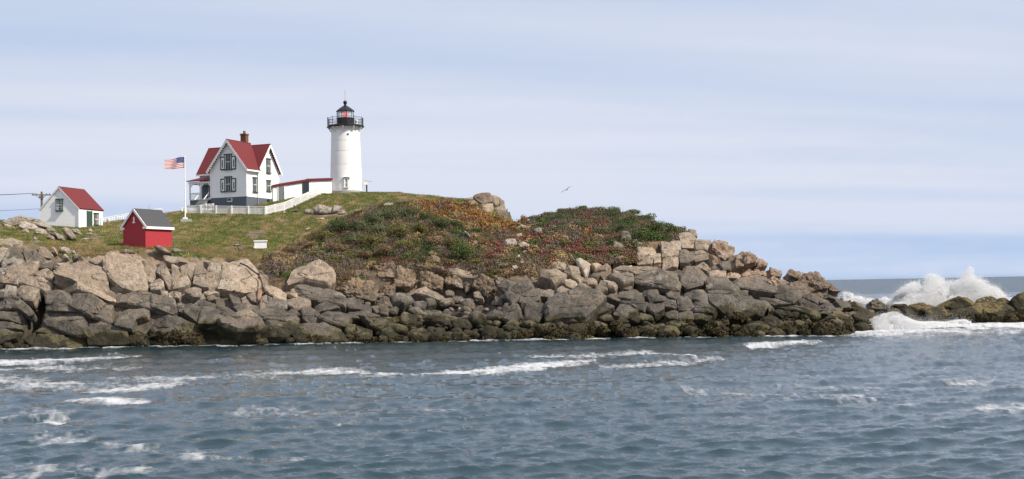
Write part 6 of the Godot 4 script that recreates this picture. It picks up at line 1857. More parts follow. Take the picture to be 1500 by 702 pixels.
func build_house() -> void:
	var o := thing("keepers_house", Vector3(-36.02, 16.7, -164.0), deg_to_rad(-22.0), "white two storey house with steep red cross gabled roof and brick chimney", "house")
	var W: Material = mats.boards
	var fh := 1.15
	var eave := 5.3
	var ew := 5.8
	var ed := 2.8
	var ml := 9.6
	var md := 5.1
	var rise_e := 3.75
	var rise_m := 3.45
	# foundations
	box(o, "foundation", Vector3(ew - 0.06, fh + 2.5, ed), Vector3(-ew * 0.5, (fh - 2.5) * 0.5, -ed * 0.5 - 0.03), mats.foundation)
	box(o, "foundation", Vector3(ml - 0.06, fh + 2.5, md), Vector3(-ml * 0.5, (fh - 2.5) * 0.5, -ed - md * 0.5 - 0.03), mats.foundation)
	# ell with its gable towards the channel
	part(o, "wall", prism(PackedVector2Array([Vector2(-ew, fh), Vector2(0, fh), Vector2(0, eave), Vector2(-ew * 0.5, eave + rise_e), Vector2(-ew, eave)]), -ed - md * 0.5, 0.0), W)
	# main block with its gable towards the tower
	var wm := part(o, "wall", prism(PackedVector2Array([Vector2(0, fh), Vector2(md, fh), Vector2(md, eave), Vector2(md * 0.5, eave + rise_m), Vector2(0, eave)]), -ml, -0.003), W)
	wm.transform = Transform3D(Basis(Vector3(0, 0, -1), Vector3.UP, Vector3(1, 0, 0)), Vector3(0, 0, -ed))
	# corner boards
	for c in [Vector3(0, 0, 0), Vector3(-ew, 0, 0), Vector3(0, 0, -ed - md), Vector3(-ml, 0, -ed)]:
		box(o, "corner_board", Vector3(0.16, eave - fh, 0.16), Vector3(c.x, (eave + fh) * 0.5, c.z), mats.white)
	# roofs
	var ov := 0.42
	var se := rise_e / (ew * 0.5)
	var sm := rise_m / (md * 0.5)
	var zc := -ed - md * 0.5
	var re := eave + rise_e + 0.12
	var rm := eave + rise_m + 0.12
	var el := eave + 0.12 - ov * se
	var em := eave + 0.12 - ov * sm
	slope(o, "roof", Vector3(ov, el, ov), Vector3(ov, el, -ed - 0.2), Vector3(-ew * 0.5, re, zc), Vector3(-ew * 0.5, re, ov), 0.14, mats.red_roof)
	slope(o, "roof", Vector3(-ew - ov, el, -ed - 0.2), Vector3(-ew - ov, el, ov), Vector3(-ew * 0.5, re, ov), Vector3(-ew * 0.5, re, zc), 0.14, mats.red_roof)
	slope(o, "roof", Vector3(-ml - ov, em, -ed + ov), Vector3(ov, em, -ed + ov), Vector3(ov, rm, zc), Vector3(-ml - ov, rm, zc), 0.14, mats.red_roof)
	slope(o, "roof", Vector3(ov, em, -ed - md - ov), Vector3(-ml - ov, em, -ed - md - ov), Vector3(-ml - ov, rm, zc), Vector3(ov, rm, zc), 0.14, mats.red_roof)
	# eaves trim and bargeboards
	box(o, "eave_board", Vector3(0.12, 0.22, ed + ov), Vector3(ov - 0.04, el - 0.16, -ed * 0.5 + ov * 0.5), mats.white)
	box(o, "soffit", Vector3(ov, 0.06, ed), Vector3(ov * 0.5, el - 0.2, -ed * 0.5), mats.white)
	box(o, "eave_board", Vector3(ml - ew + ov, 0.22, 0.12), Vector3(-ew - (ml - ew) * 0.5 - ov * 0.5, em - 0.16, -ed + ov - 0.04), mats.white)
	bargeboard(o, Vector3(-ew * 0.5, re - 0.22, ov), Vector3(ov, el - 0.2, ov), mats.white)
	bargeboard(o, Vector3(-ew * 0.5, re - 0.22, ov), Vector3(-ew - ov, el - 0.2, ov), mats.white)
	bargeboard(o, Vector3(ov, rm - 0.22, zc), Vector3(ov, em - 0.2, -ed - md - ov), mats.white)
	bargeboard(o, Vector3(ov, rm - 0.22, zc), Vector3(ov, em + 0.25, -ed + 0.1), mats.white)
	# windows
	for y in [2.95, 6.0]:
		var t := window(o, Vector3(-2.9, y, 0.0), 0.0, 1.15, 1.95 if y < 4 else 2.05, mats.green_trim, 2)
		t.set_meta("label", "window with narrow side lights in the front gable")
		for s in [-1, 1]:
			box(t, "side_light", Vector3(0.5, 1.5, 0.07), Vector3(s * 0.9, -0.15, 0.04), mats.white)
			box(t, "side_light_pane", Vector3(0.16, 1.05, 0.03), Vector3(s * 0.93, -0.22, 0.08), mats.glass)
			box(t, "frame", Vector3(0.1, 1.75, 0.11), Vector3(s * 1.2, -0.1, 0.057), mats.green_trim)
			box(t, "frame", Vector3(0.55, 0.12, 0.12), Vector3(s * 0.96, 0.72, 0.063), mats.green_trim)
			box(t, "frame", Vector3(0.55, 0.12, 0.12), Vector3(s * 0.96, -1.02, 0.063), mats.green_trim)
	window(o, Vector3(0, 2.85, -2.0), PI * 0.5, 1.05, 1.95, mats.green_trim, 2)
	window(o, Vector3(0, 2.95, -5.35), PI * 0.5, 1.05, 1.45, mats.green_trim, 2)
	window(o, Vector3(0, 5.75, -5.35), PI * 0.5, 1.05, 1.95, mats.green_trim, 2)
	box(o, "basement_window", Vector3(0.8, 0.45, 0.06), Vector3(-2.75, 0.75, -0.01), mats.white)
	box(o, "basement_window_pane", Vector3(0.7, 0.3, 0.05), Vector3(-2.75, 0.8, 0.012), mats.glass)
	box(o, "basement_window", Vector3(0.06, 0.4, 0.7), Vector3(-0.03, 0.85, -5.3), mats.glass)
	bar(o, "downspout", Vector3(0.12, -0.3, -2.62), Vector3(0.12, 4.7, -2.62), 0.09, mats.lead, 0.0, 8)
	bar(o, "downspout", Vector3(0.12, 4.7, -2.62), Vector3(0.4, 4.95, -2.0), 0.09, mats.lead, 0.0, 8)
	# porch in the corner
	var pd := 2.5
	box(o, "porch_floor", Vector3(ml - ew, 0.14, pd), Vector3(-ew - (ml - ew) * 0.5, fh - 0.07, -ed + pd * 0.5), mats.white)
	box(o, "porch_skirt", Vector3(ml - ew - 0.05, fh + 1.6, pd - 0.06), Vector3(-ew - (ml - ew) * 0.5, (fh - 1.75) * 0.5, -ed + pd * 0.5 - 0.03), mats.foundation)
	slope(o, "porch_roof", Vector3(-ml - 0.3, 3.72, -ed + pd + 0.3), Vector3(-ew - 0.01, 3.72, -ed + pd + 0.3), Vector3(-ew - 0.01, 4.35, -ed + 0.01), Vector3(-ml - 0.3, 4.35, -ed + 0.01), 0.12, mats.red_roof)
	box(o, "porch_beam", Vector3(ml - ew + 0.1, 0.28, 0.16), Vector3(-ew - (ml - ew) * 0.5 - 0.05, 3.42, -ed + pd), mats.white)
	box(o, "porch_beam", Vector3(0.16, 0.28, pd - 0.1), Vector3(-ml + 0.05, 3.42, -ed + pd * 0.5 - 0.1), mats.white)
	for x in [-ml + 0.08, -ml + 1.9, -ew - 0.12]:
		box(o, "porch_post", Vector3(0.16, 3.3 - fh, 0.16), Vector3(x, (3.28 + fh) * 0.5, -ed + pd), mats.white)
		for s in [-1, 1]:
			if (x < -ml + 0.2 and s < 0) or (x > -ew - 0.3 and s > 0):
				continue
			box(o, "bracket", Vector3(0.62, 0.14, 0.1), Vector3(x + s * 0.28, 3.05, -ed + pd), mats.white, Vector3(0, 0, s * 0.85))
	box(o, "porch_rail", Vector3(1.7, 0.08, 0.08), Vector3(-ml + 1.0, fh + 0.85, -ed + pd), mats.white)
	for k in 9:
		box(o, "baluster", Vector3(0.05, 0.8, 0.05), Vector3(-ml + 0.25 + k * 0.18, fh + 0.42, -ed + pd), mats.white)
	box(o, "porch_rail", Vector3(0.08, 0.08, 2.2), Vector3(-ml + 0.08, fh + 0.85, -ed + pd * 0.5), mats.white)
	for k in 9:
		box(o, "baluster", Vector3(0.05, 0.8, 0.05), Vector3(-ml + 0.08, fh + 0.42, -ed + 0.3 + k * 0.25), mats.white)
	window(o, Vector3(-7.6, 2.5, -ed), 0.0, 0.9, 1.6, mats.green_trim, 2)
	var door := box(o, "door", Vector3(1.0, 2.1, 0.06), Vector3(-8.8, fh + 1.05, -ed + 0.04), mats.door_grey)
	box(door, "handle", Vector3(0.06, 0.12, 0.08), Vector3(0.38, 0, 0.05), mats.iron_black)
	for k in 4:
		box(o, "step", Vector3(1.5, 0.18, 0.3), Vector3(-7.0, fh - 0.22 - k * 0.2, -ed + pd + 0.2 + k * 0.28), mats.concrete)
	bar(o, "stair_rail", Vector3(-7.75, fh + 0.85, -ed + pd + 0.1), Vector3(-7.75, 0.95, -ed + pd + 1.3), 0.09, mats.white)
	bar(o, "stair_rail", Vector3(-6.25, fh + 0.85, -ed + pd + 0.1), Vector3(-6.25, 0.95, -ed + pd + 1.3), 0.09, mats.white)
	# chimney of brick courses, with joints between them
	var ch := Node3D.new()
	ch.name = "chimney"
	o.add_child(ch)
	ch.position = Vector3(-3.9, 8.2, zc)
	box(ch, "mortar_core", Vector3(0.84, 2.36, 0.64), Vector3(0, 1.18, 0), mats.mortar)
	for k in 23:
		box(ch, "brick_course", Vector3(0.88 + (0.14 if k > 20 else 0.0), 0.085, 0.68 + (0.14 if k > 20 else 0.0)), Vector3(0, 0.06 + k * 0.1, 0), mats.brick)
	cyl(ch, "chimney_pot", 0.2, 0.17, 0.38, Vector3(0, 2.55, 0), mats.brick, 12)
	box(ch, "flashing", Vector3(0.98, 0.5, 0.78), Vector3(0, 0.3, 0), mats.lead)

func build_passage() -> void:
	var at := Vector3(-32.9, 17.3, -170.2)
	var o := thing("covered_passage", at, 0.0, "low white covered passage with red roof edge joining the house to the lighthouse", "passage")
	var pts := [Vector3(-0.6, 0, 0.6), Vector3(4.3, 0.95, -1.9), Vector3(7.0, 1.6, -3.9)]
	var tops := [2.4, 3.4, 3.65]
	for k in 2:
		var a: Vector3 = pts[k]
		var b: Vector3 = pts[k + 1]
		var dir := Vector3(b.x - a.x, 0, b.z - a.z)
		var len_ := dir.length()
		var node := Node3D.new()
		node.name = "section"
		o.add_child(node, true)
		node.position = Vector3(a.x, 0, a.z)
		node.rotation.y = atan2(-dir.z, dir.x)
		part(node, "wall", prism(PackedVector2Array([Vector2(-0.02, -1.2), Vector2(len_, -1.0), Vector2(len_, tops[k + 1]), Vector2(-0.02, tops[k])]), -2.2 + k * 0.03, 0.0 - k * 0.03), mats.boards)
		var r := slope(node, "roof", Vector3(-0.1, tops[k] + 0.05, 0.22), Vector3(len_ + 0.08, tops[k + 1] + 0.05, 0.22), Vector3(len_ + 0.08, tops[k + 1] + 0.22, -1.1), Vector3(-0.1, tops[k] + 0.22, -1.1), 0.26, mats.red_roof)
		slope(node, "roof", Vector3(len_ + 0.08, tops[k + 1] + 0.05, -2.42), Vector3(-0.1, tops[k] + 0.05, -2.42), Vector3(-0.1, tops[k] + 0.22, -1.1), Vector3(len_ + 0.08, tops[k + 1] + 0.22, -1.1), 0.26, mats.red_roof)
		if k == 0:
			var d := box(node, "door", Vector3(0.85, 2.05, 0.1), Vector3(1.15, 1.3, 0.05), mats.door_grey)
			box(d, "handle", Vector3(0.06, 0.1, 0.06), Vector3(0.32, 0, 0.08), mats.iron_black)
			box(node, "door_frame", Vector3(0.1, 2.15, 0.13), Vector3(0.67, 1.32, 0.065), mats.white)
			box(node, "door_frame", Vector3(0.1, 2.15, 0.13), Vector3(1.63, 1.32, 0.065), mats.white)
			var w := box(node, "shutter", Vector3(1.0, 1.75, 0.09), Vector3(4.75, 2.25, 0.045), mats.green_trim)
			box(w, "panel", Vector3(0.75, 1.5, 0.04), Vector3(0, 0, 0.04), mats.glass)

func build_lighthouse() -> void:
	var o := thing("lighthouse", Vector3(-24.2, 19.15, -177.0), 0.0, "white conical lighthouse tower with black lantern and red lens on the hilltop", "lighthouse")
	# iron plates with slightly recessed seams between the courses
	var prof := []
	var hgt := 9.55
	var r0 := 2.36
	var r1 := 2.06
	prof.append([r0 * 1.0, -1.5])
	var seams := [1.95, 3.95, 5.95, 7.45]
	for s in seams:
		var r := lerpf(r0, r1, s / hgt)
		prof.append([r, s - 0.03])
		prof.append([r - 0.022, s - 0.02])
		prof.append([r - 0.022, s + 0.02])
		prof.append([r + 0.004, s + 0.03])
	prof.append([lerpf(r0, r1, 0.94), 8.95])
	prof.append([r1 + 0.02, 9.3])
	prof.append([r1 + 0.28, 9.6])
	part(o, "tower", lathe(prof, 64), mats.iron_white)
	part(o, "base_ring", lathe([[r0 + 0.12, -1.4], [r0 + 0.12, 0.1], [r0, 0.2]], 64, false), mats.concrete)
	# gallery
	var g := Node3D.new()
	g.name = "gallery"
	o.add_child(g)
	g.position.y = 9.55
	part(g, "deck", lathe([[0.3, 0.0], [2.72, 0.0], [2.76, 0.05], [2.76, 0.24], [2.7, 0.28], [0.3, 0.28]], 10, false), mats.iron_black)
	for k in 10:
		var a := TAU * k / 10.0
		var d := Vector3(sin(a), 0, cos(a))
		bar(g, "bracket", d * 2.62 + Vector3(0, -0.02, 0), d * 2.08 + Vector3(0, -0.75, 0), 0.12, mats.iron_white)
		bar(g, "post", d * 2.64 + Vector3(0, 0.28, 0), d * 2.64 + Vector3(0, 1.5, 0), 0.075, mats.iron_black, 0.0, 6)
		var b := TAU * (k + 1) / 10.0
		var e := Vector3(sin(b), 0, cos(b))
		for y in [0.6, 1.0, 1.4]:
			bar(g, "rail", d * 2.64 + Vector3(0, y, 0), e * 2.64 + Vector3(0, y, 0), 0.045, mats.iron_black, 0.0, 6)
		for q in 7:
			var m := d.lerp(e, (q + 1) / 8.0) * 2.64
			bar(g, "baluster", m + Vector3(0, 0.3, 0), m + Vector3(0, 1.4, 0), 0.022, mats.iron_black, 0.0, 4)
	var sensor := Node3D.new()
	sensor.name = "fog_sensor"
	g.add_child(sensor)
	sensor.position = Vector3(1.75, 0.28, 0.9)
	cyl(sensor, "housing", 0.22, 0.22, 0.42, Vector3(0, 0.21, 0), mats.white, 16)
	part(sensor, "dome", lathe([[0.2, 0.42], [0.27, 0.55], [0.22, 0.75], [0.02, 0.84]], 16), mats.white)
	# lantern
	var l := Node3D.new()
	l.name = "lantern"
	o.add_child(l)
	l.position.y = 9.83
	part(l, "drum", lathe([[1.27, 0.0], [1.27, 1.0], [1.33, 1.02], [1.33, 1.12], [1.2, 1.14], [0.2, 1.14]], 10, false), mats.iron_black)
	for k in 10:
		var a := TAU * (k + 0.5) / 10.0
		var b := TAU * (k + 1.5) / 10.0
		var d := Vector3(sin(a), 0, cos(a)) * 1.22
		var e := Vector3(sin(b), 0, cos(b)) * 1.22
		bar(l, "mullion", d + Vector3(0, 1.12, 0), d + Vector3(0, 2.15, 0), 0.075, mats.iron_black)
		var mid := (d + e) * 0.5
		box(l, "glass", Vector3(d.distance_to(e) - 0.06, 1.0, 0.02), mid + Vector3(0, 1.64, 0), mats.pane, Vector3(0, atan2(mid.x, mid.z), 0))
	part(l, "roof", lathe([[1.3, 2.1], [1.36, 2.12], [1.36, 2.2], [0.85, 2.62], [0.28, 2.98], [0.2, 3.05]], 10, false), mats.iron_black)
	part(l, "ventilator", lathe([[0.19, 3.0], [0.17, 3.2], [0.27, 3.33], [0.3, 3.48], [0.24, 3.63], [0.1, 3.75], [0.02, 3.78]], 16), mats.iron_black)
	bar(l, "lightning_rod", Vector3(0, 3.7, 0), Vector3(0, 5.3, 0), 0.035, mats.iron_black, 0.0, 6)
	part(l, "lens", lathe([[0.14, 1.14], [0.22, 1.3], [0.34, 1.45], [0.36, 1.65], [0.34, 1.85], [0.2, 2.0], [0.1, 2.08]], 20), mats.lens)
	# window, porthole
	var w := window(o, Vector3(0, 1.2, 0), deg_to_rad(8.0), 0.62, 1.2, mats.white, 2, true)
	w.position = Vector3(sin(deg_to_rad(8.0)) * 2.33, 1.2, cos(deg_to_rad(8.0)) * 2.33)
	w.rotation.x = -0.03
	cyl(o, "porthole", 0.14, 0.14, 0.12, Vector3(sin(0.3) * 2.1, 8.35, cos(0.3) * 2.1), mats.iron_black, 16, Vector3(PI * 0.5, 0.0, 0.0)).rotation = Vector3(PI * 0.5, 0.3, 0)
	# signal box on its post beside the tower
	var s := thing("signal_box", Vector3(-21.3, 18.9, -177.0), 0.1, "small white box on a black post beside the lighthouse base", "box")
	box(s, "box", Vector3(0.62, 0.62, 0.62), Vector3(0, 1.6, 0), mats.white)
	box(s, "lid", Vector3(0.74, 0.07, 0.74), Vector3(0, 1.95, 0), mats.white)
	bar(s, "post", Vector3(0.1, -0.6, 0), Vector3(0.1, 1.3, 0), 0.2, mats.iron_black)
	bar(s, "arm", Vector3(0.2, 1.75, 0), Vector3(0.85, 1.8, 0.1), 0.06, mats.lead)

func build_outbuilding() -> void:
	var at := Vector3(-52.6, 13.0, -146.5)
	var o := thing("white_outbuilding", at, deg_to_rad(-15.0), "small white gabled building with red roof and green door beside the rock outcrop", "outbuilding")
	var w := 5.4
	var l := 5.0
	var e := 2.45
	var rise := 2.65
	part(o, "wall", prism(PackedVector2Array([Vector2(-w, -1.5), Vector2(0, -1.5), Vector2(0, e), Vector2(-w * 0.5, e + rise), Vector2(-w, e)]), -l, 0.0), mats.boards)
	var ov := 0.14
	var s := rise / (w * 0.5)
	slope(o, "roof", Vector3(ov, e + 0.1 - ov * s, 0.12), Vector3(ov, e + 0.1 - ov * s, -l - 0.12), Vector3(-w * 0.5, e + rise + 0.1, -l - 0.12), Vector3(-w * 0.5, e + rise + 0.1, 0.12), 0.12, mats.red_roof)
	slope(o, "roof", Vector3(-w - ov, e + 0.1 - ov * s, -l - 0.12), Vector3(-w - ov, e + 0.1 - ov * s, 0.12), Vector3(-w * 0.5, e + rise + 0.1, 0.12), Vector3(-w * 0.5, e + rise + 0.1, -l - 0.12), 0.12, mats.red_roof)
	bar(o, "rake_board", Vector3(-w * 0.5, e + rise - 0.03, 0.1), Vector3(ov, e - 0.17, 0.1), 0.16, mats.white, 0.05)
	bar(o, "rake_board", Vector3(-w * 0.5, e + rise - 0.03, 0.1), Vector3(-w - ov, e - 0.17, 0.1), 0.16, mats.white, 0.05)
	box(o, "corner_board", Vector3(0.14, 2.3, 0.14), Vector3(0, 1.2, 0), mats.white)
	window(o, Vector3(-2.65, 2.9, 0), 0.0, 0.95, 1.35, mats.green_trim, 3)
	window(o, Vector3(0, 1.25, -3.55), PI * 0.5, 0.95, 1.4, mats.green_trim, 2)
	var d := box(o, "door", Vector3(0.1, 2.25, 0.95), Vector3(0.02, 1.05, -2.15), mats.green_trim)
	box(d, "handle", Vector3(0.08, 0.1, 0.05), Vector3(0.06, -0.05, -0.36), mats.lead)
	for z in [-1.64, -2.66]:
		box(o, "door_frame", Vector3(0.12, 2.3, 0.08), Vector3(0.04, 1.08, z), mats.green_trim)
	bar(o, "downspout", Vector3(0.1, -0.2, -4.4), Vector3(0.1, 1.5, -4.4), 0.07, mats.lead, 0.0, 6)
	var p := thing("leaning_plank", at + Vector3(2.0, -0.1, -4.9), 0.0, "bare wooden plank leaning on the corner of the white outbuilding", "plank")
	part(p, "board", prism(PackedVector2Array([Vector2(0.28, -0.1), Vector2(0.46, -0.1), Vector2(-0.12, 1.45), Vector2(-0.28, 1.45)]), -0.06, 0.0), mats.plank)

func build_shed() -> void:
	var o := thing("red_shed", Vector3(-38.26, 9.6, -126.0), deg_to_rad(-29.0), "small red brick shed with grey roof and white trim on the lawn edge", "shed")
	var w := 3.25
	var l := 3.75
	var e := 2.4
	var rise := 1.75
	part(o, "wall", prism(PackedVector2Array([Vector2(-w, -1.2), Vector2(0, -1.2), Vector2(0, e), Vector2(-w * 0.5, e + rise), Vector2(-w, e)]), -l, 0.0), mats.red_brick)
	var ov := 0.2
	var s := rise / (w * 0.5)
	slope(o, "roof", Vector3(ov, e + 0.14 - ov * s, 0.16), Vector3(ov, e + 0.14 - ov * s, -l - 0.16), Vector3(-w * 0.5, e + rise + 0.14, -l - 0.16), Vector3(-w * 0.5, e + rise + 0.14, 0.16), 0.12, mats.grey_roof)
	slope(o, "roof", Vector3(-w - ov, e + 0.14 - ov * s, -l - 0.16), Vector3(-w - ov, e + 0.14 - ov * s, 0.16), Vector3(-w * 0.5, e + rise + 0.14, 0.16), Vector3(-w * 0.5, e + rise + 0.14, -l - 0.16), 0.12, mats.grey_roof)
	bar(o, "rake_board", Vector3(-w * 0.5, e + rise + 0.02, 0.15), Vector3(ov + 0.02, e - 0.16, 0.15), 0.22, mats.white, 0.07)
	bar(o, "rake_board", Vector3(-w * 0.5, e + rise + 0.02, 0.15), Vector3(-w - ov - 0.02, e - 0.16, 0.15), 0.22, mats.white, 0.07)
	box(o, "eave_board", Vector3(0.14, 0.26, l + 0.3), Vector3(ov - 0.02, e - 0.2, -l * 0.5), mats.white)
	box(o, "eave_return", Vector3(0.5, 0.24, 0.16), Vector3(0.0, e - 0.21, 0.085), mats.white)
	box(o, "eave_return", Vector3(0.5, 0.24, 0.16), Vector3(-w, e - 0.21, 0.085), mats.white)
	box(o, "vent", Vector3(0.16, 0.55, 0.06), Vector3(-w * 0.5, 3.1, 0.03), mats.white)
	box(o, "vent_sill", Vector3(0.34, 0.1, 0.1), Vector3(-w * 0.5, 2.78, 0.05), mats.white)
	bar(o, "roof_pin", Vector3(-w * 0.5, e + rise + 0.1, -2.1), Vector3(-w * 0.5, e + rise + 0.55, -2.1), 0.03, mats.iron_black, 0.0, 5)

# A picket fence along base points; every picket, post and rail is a piece of its own.
func fence(pts: Array, tall: float, step: float, label: String, pickets := true) -> void:
	var o := thing("picket_fence", pts[0], 0.0, label, "fence")
	for k in pts.size() - 1:
		var a: Vector3 = pts[k] - pts[0]
		var b: Vector3 = pts[k + 1] - pts[0]
		var len_ := Vector2(b.x - a.x, b.z - a.z).length()
		var out := Vector3(-(b.z - a.z), 0, b.x - a.x).normalized()
		if out.z < 0.0:
			out = -out
		for y in [0.22, tall - 0.22]:
			bar(o, "rail", a + Vector3(0, y, 0) - out * 0.05, b + Vector3(0, y, 0) - out * 0.05, 0.1, mats.white, 0.05)
		if pickets:
			var n := int(len_ / step)
			var m := BoxMesh.new()
			m.size = Vector3(0.085, tall - 0.08, 0.022)
			for q in n:
				var p := a.lerp(b, (q + 0.5) / n)
				part(o, "picket", m, mats.white, p + Vector3(0, tall * 0.5 + 0.02, 0) + out * 0.01, Vector3(0, atan2(out.x, out.z), 0))
			bar(o, "cap_rail", a + Vector3(0, tall + 0.01, 0), b + Vector3(0, tall + 0.01, 0), 0.07, mats.white, 0.13)
		var np := maxi(1, int(round(len_ / 2.3)))
		for q in np + (1 if k == pts.size() - 2 else 0):
			var p := a.lerp(b, float(q) / np)
			bar(o, "post", p - Vector3(0, 0.5, 0) + out * 0.04, p + Vector3(0, tall + 0.1, 0) + out * 0.04, 0.15, mats.white)

func on_ground(x: float, z: float) -> Vector3:
	return Vector3(x, ground(x, z), z)

func build_fences() -> void:
	fence([on_ground(-42.9, -159.0), on_ground(-36.5, -157.4), on_ground(-32.0, -156.8)], 1.08, 0.17, "white picket fence along the front of the house")
	fence([on_ground(-31.95, -156.95), on_ground(-30.3, -160.5), on_ground(-28.9, -165.3), on_ground(-27.3, -172.2)], 1.08, 0.17, "white picket fence climbing the slope to the lighthouse")
	fence([Vector3(-44.2, 15.3, -161.8), Vector3(-41.0, 15.75, -161.9), Vector3(-40.1, 15.8, -162.2)], 0.95, 0.17, "short white picket fence at the porch steps beside the flagpole")
	fence([on_ground(-55.5, -160.5) + Vector3(0, -0.2, 0), on_ground(-50.6, -163.5), on_ground(-48.0, -165.5)], 1.0, 0.3, "white rail fence behind the lawn crest by the outbuilding")

func build_flag() -> void:
	var at := Vector3(-41.14, ground(-41.14, -152.0), -152.0)
	var o := thing("flagpole", at, 0.0, "white flagpole on a stone base in front of the house", "flagpole")
	cyl(o, "pole", 0.085, 0.055, 8.0, Vector3(0, 4.1, 0), mats.white, 12)
	part(o, "finial", lathe([[0.03, 8.1], [0.1, 8.15], [0.1, 8.24], [0.02, 8.3]], 12), mats.white)
	box(o, "base", Vector3(1.35, 0.5, 1.1), Vector3(0.1, 0.05, 0), mats.concrete, Vector3(0, 0.3, 0))
	box(o, "base_step", Vector3(0.5, 0.22, 0.5), Vector3(0, 0.4, 0), mats.white)
	# the flag streams away from the pole: stripes and canton are cloth pieces that follow one surface
	var f := thing("flag", at + Vector3(-0.06, 8.2, 0), 0.0, "striped red and white flag with blue star field flying from the pole", "flag")
	var n := 28
	for k in 13:
		_cloth(f, "stripe", 0.0 if k >= 7 else 0.4, 1.0, k / 13.0, (k + 1) / 13.0, n, mats.flag_red if k % 2 == 0 else mats.flag_white, 0.0)
	_cloth(f, "canton", 0.0, 0.4, 0.0, 7.0 / 13.0, n, mats.flag_blue, 0.0)
	for r in 9:
		for c in 11:
			if (r + c) % 2 == 0:
				var u := 0.4 * (c + 1) / 12.0
				var v := (7.0 / 13.0) * (r + 1) / 10.0
				var star := SphereMesh.new()
				star.radius = 0.022
				star.height = 0.02
				star.radial_segments = 6
				star.rings = 2
				part(f, "star", star, mats.flag_white, flag_point(u, v) + Vector3(0, 0, 0.012), Vector3(PI * 0.5, 0, 0))

func flag_point(u: float, v: float) -> Vector3:
	var droop := 0.42 * pow(u, 1.4)
	return Vector3(-u * 2.32, -0.05 - v * lerpf(1.42, 1.12, u) - droop + 0.05 * sin(u * 7.0 + v), 0.16 * sin(u * 8.0 - v * 1.2) * (0.3 + u) + 0.3 * u)

func _cloth(parent: Node, called: String, u0: float, u1: float, v0: float, v1: float, n: int, mat: Material, lift: float) -> void:
	var v := PackedVector3Array()
	var idx := PackedInt32Array()
	for side in 2:
		for i in n + 1:
			for j in 4:
				v.append(flag_point(lerpf(u0, u1, float(i) / n), lerpf(v0, v1, j / 3.0)) + Vector3(0, 0, 0.005 - side * 0.01))
	var half := (n + 1) * 4
	for i in n:
		for j in 3:
			var a := i * 4 + j
			idx.append_array(PackedInt32Array([a, a + 1, a + 4, a + 4, a + 1, a + 5]))
			idx.append_array(PackedInt32Array([half + a, half + a + 4, half + a + 1, half + a + 4, half + a + 5, half + a + 1]))
	part(parent, called, mesh_of(v, idx), mat)

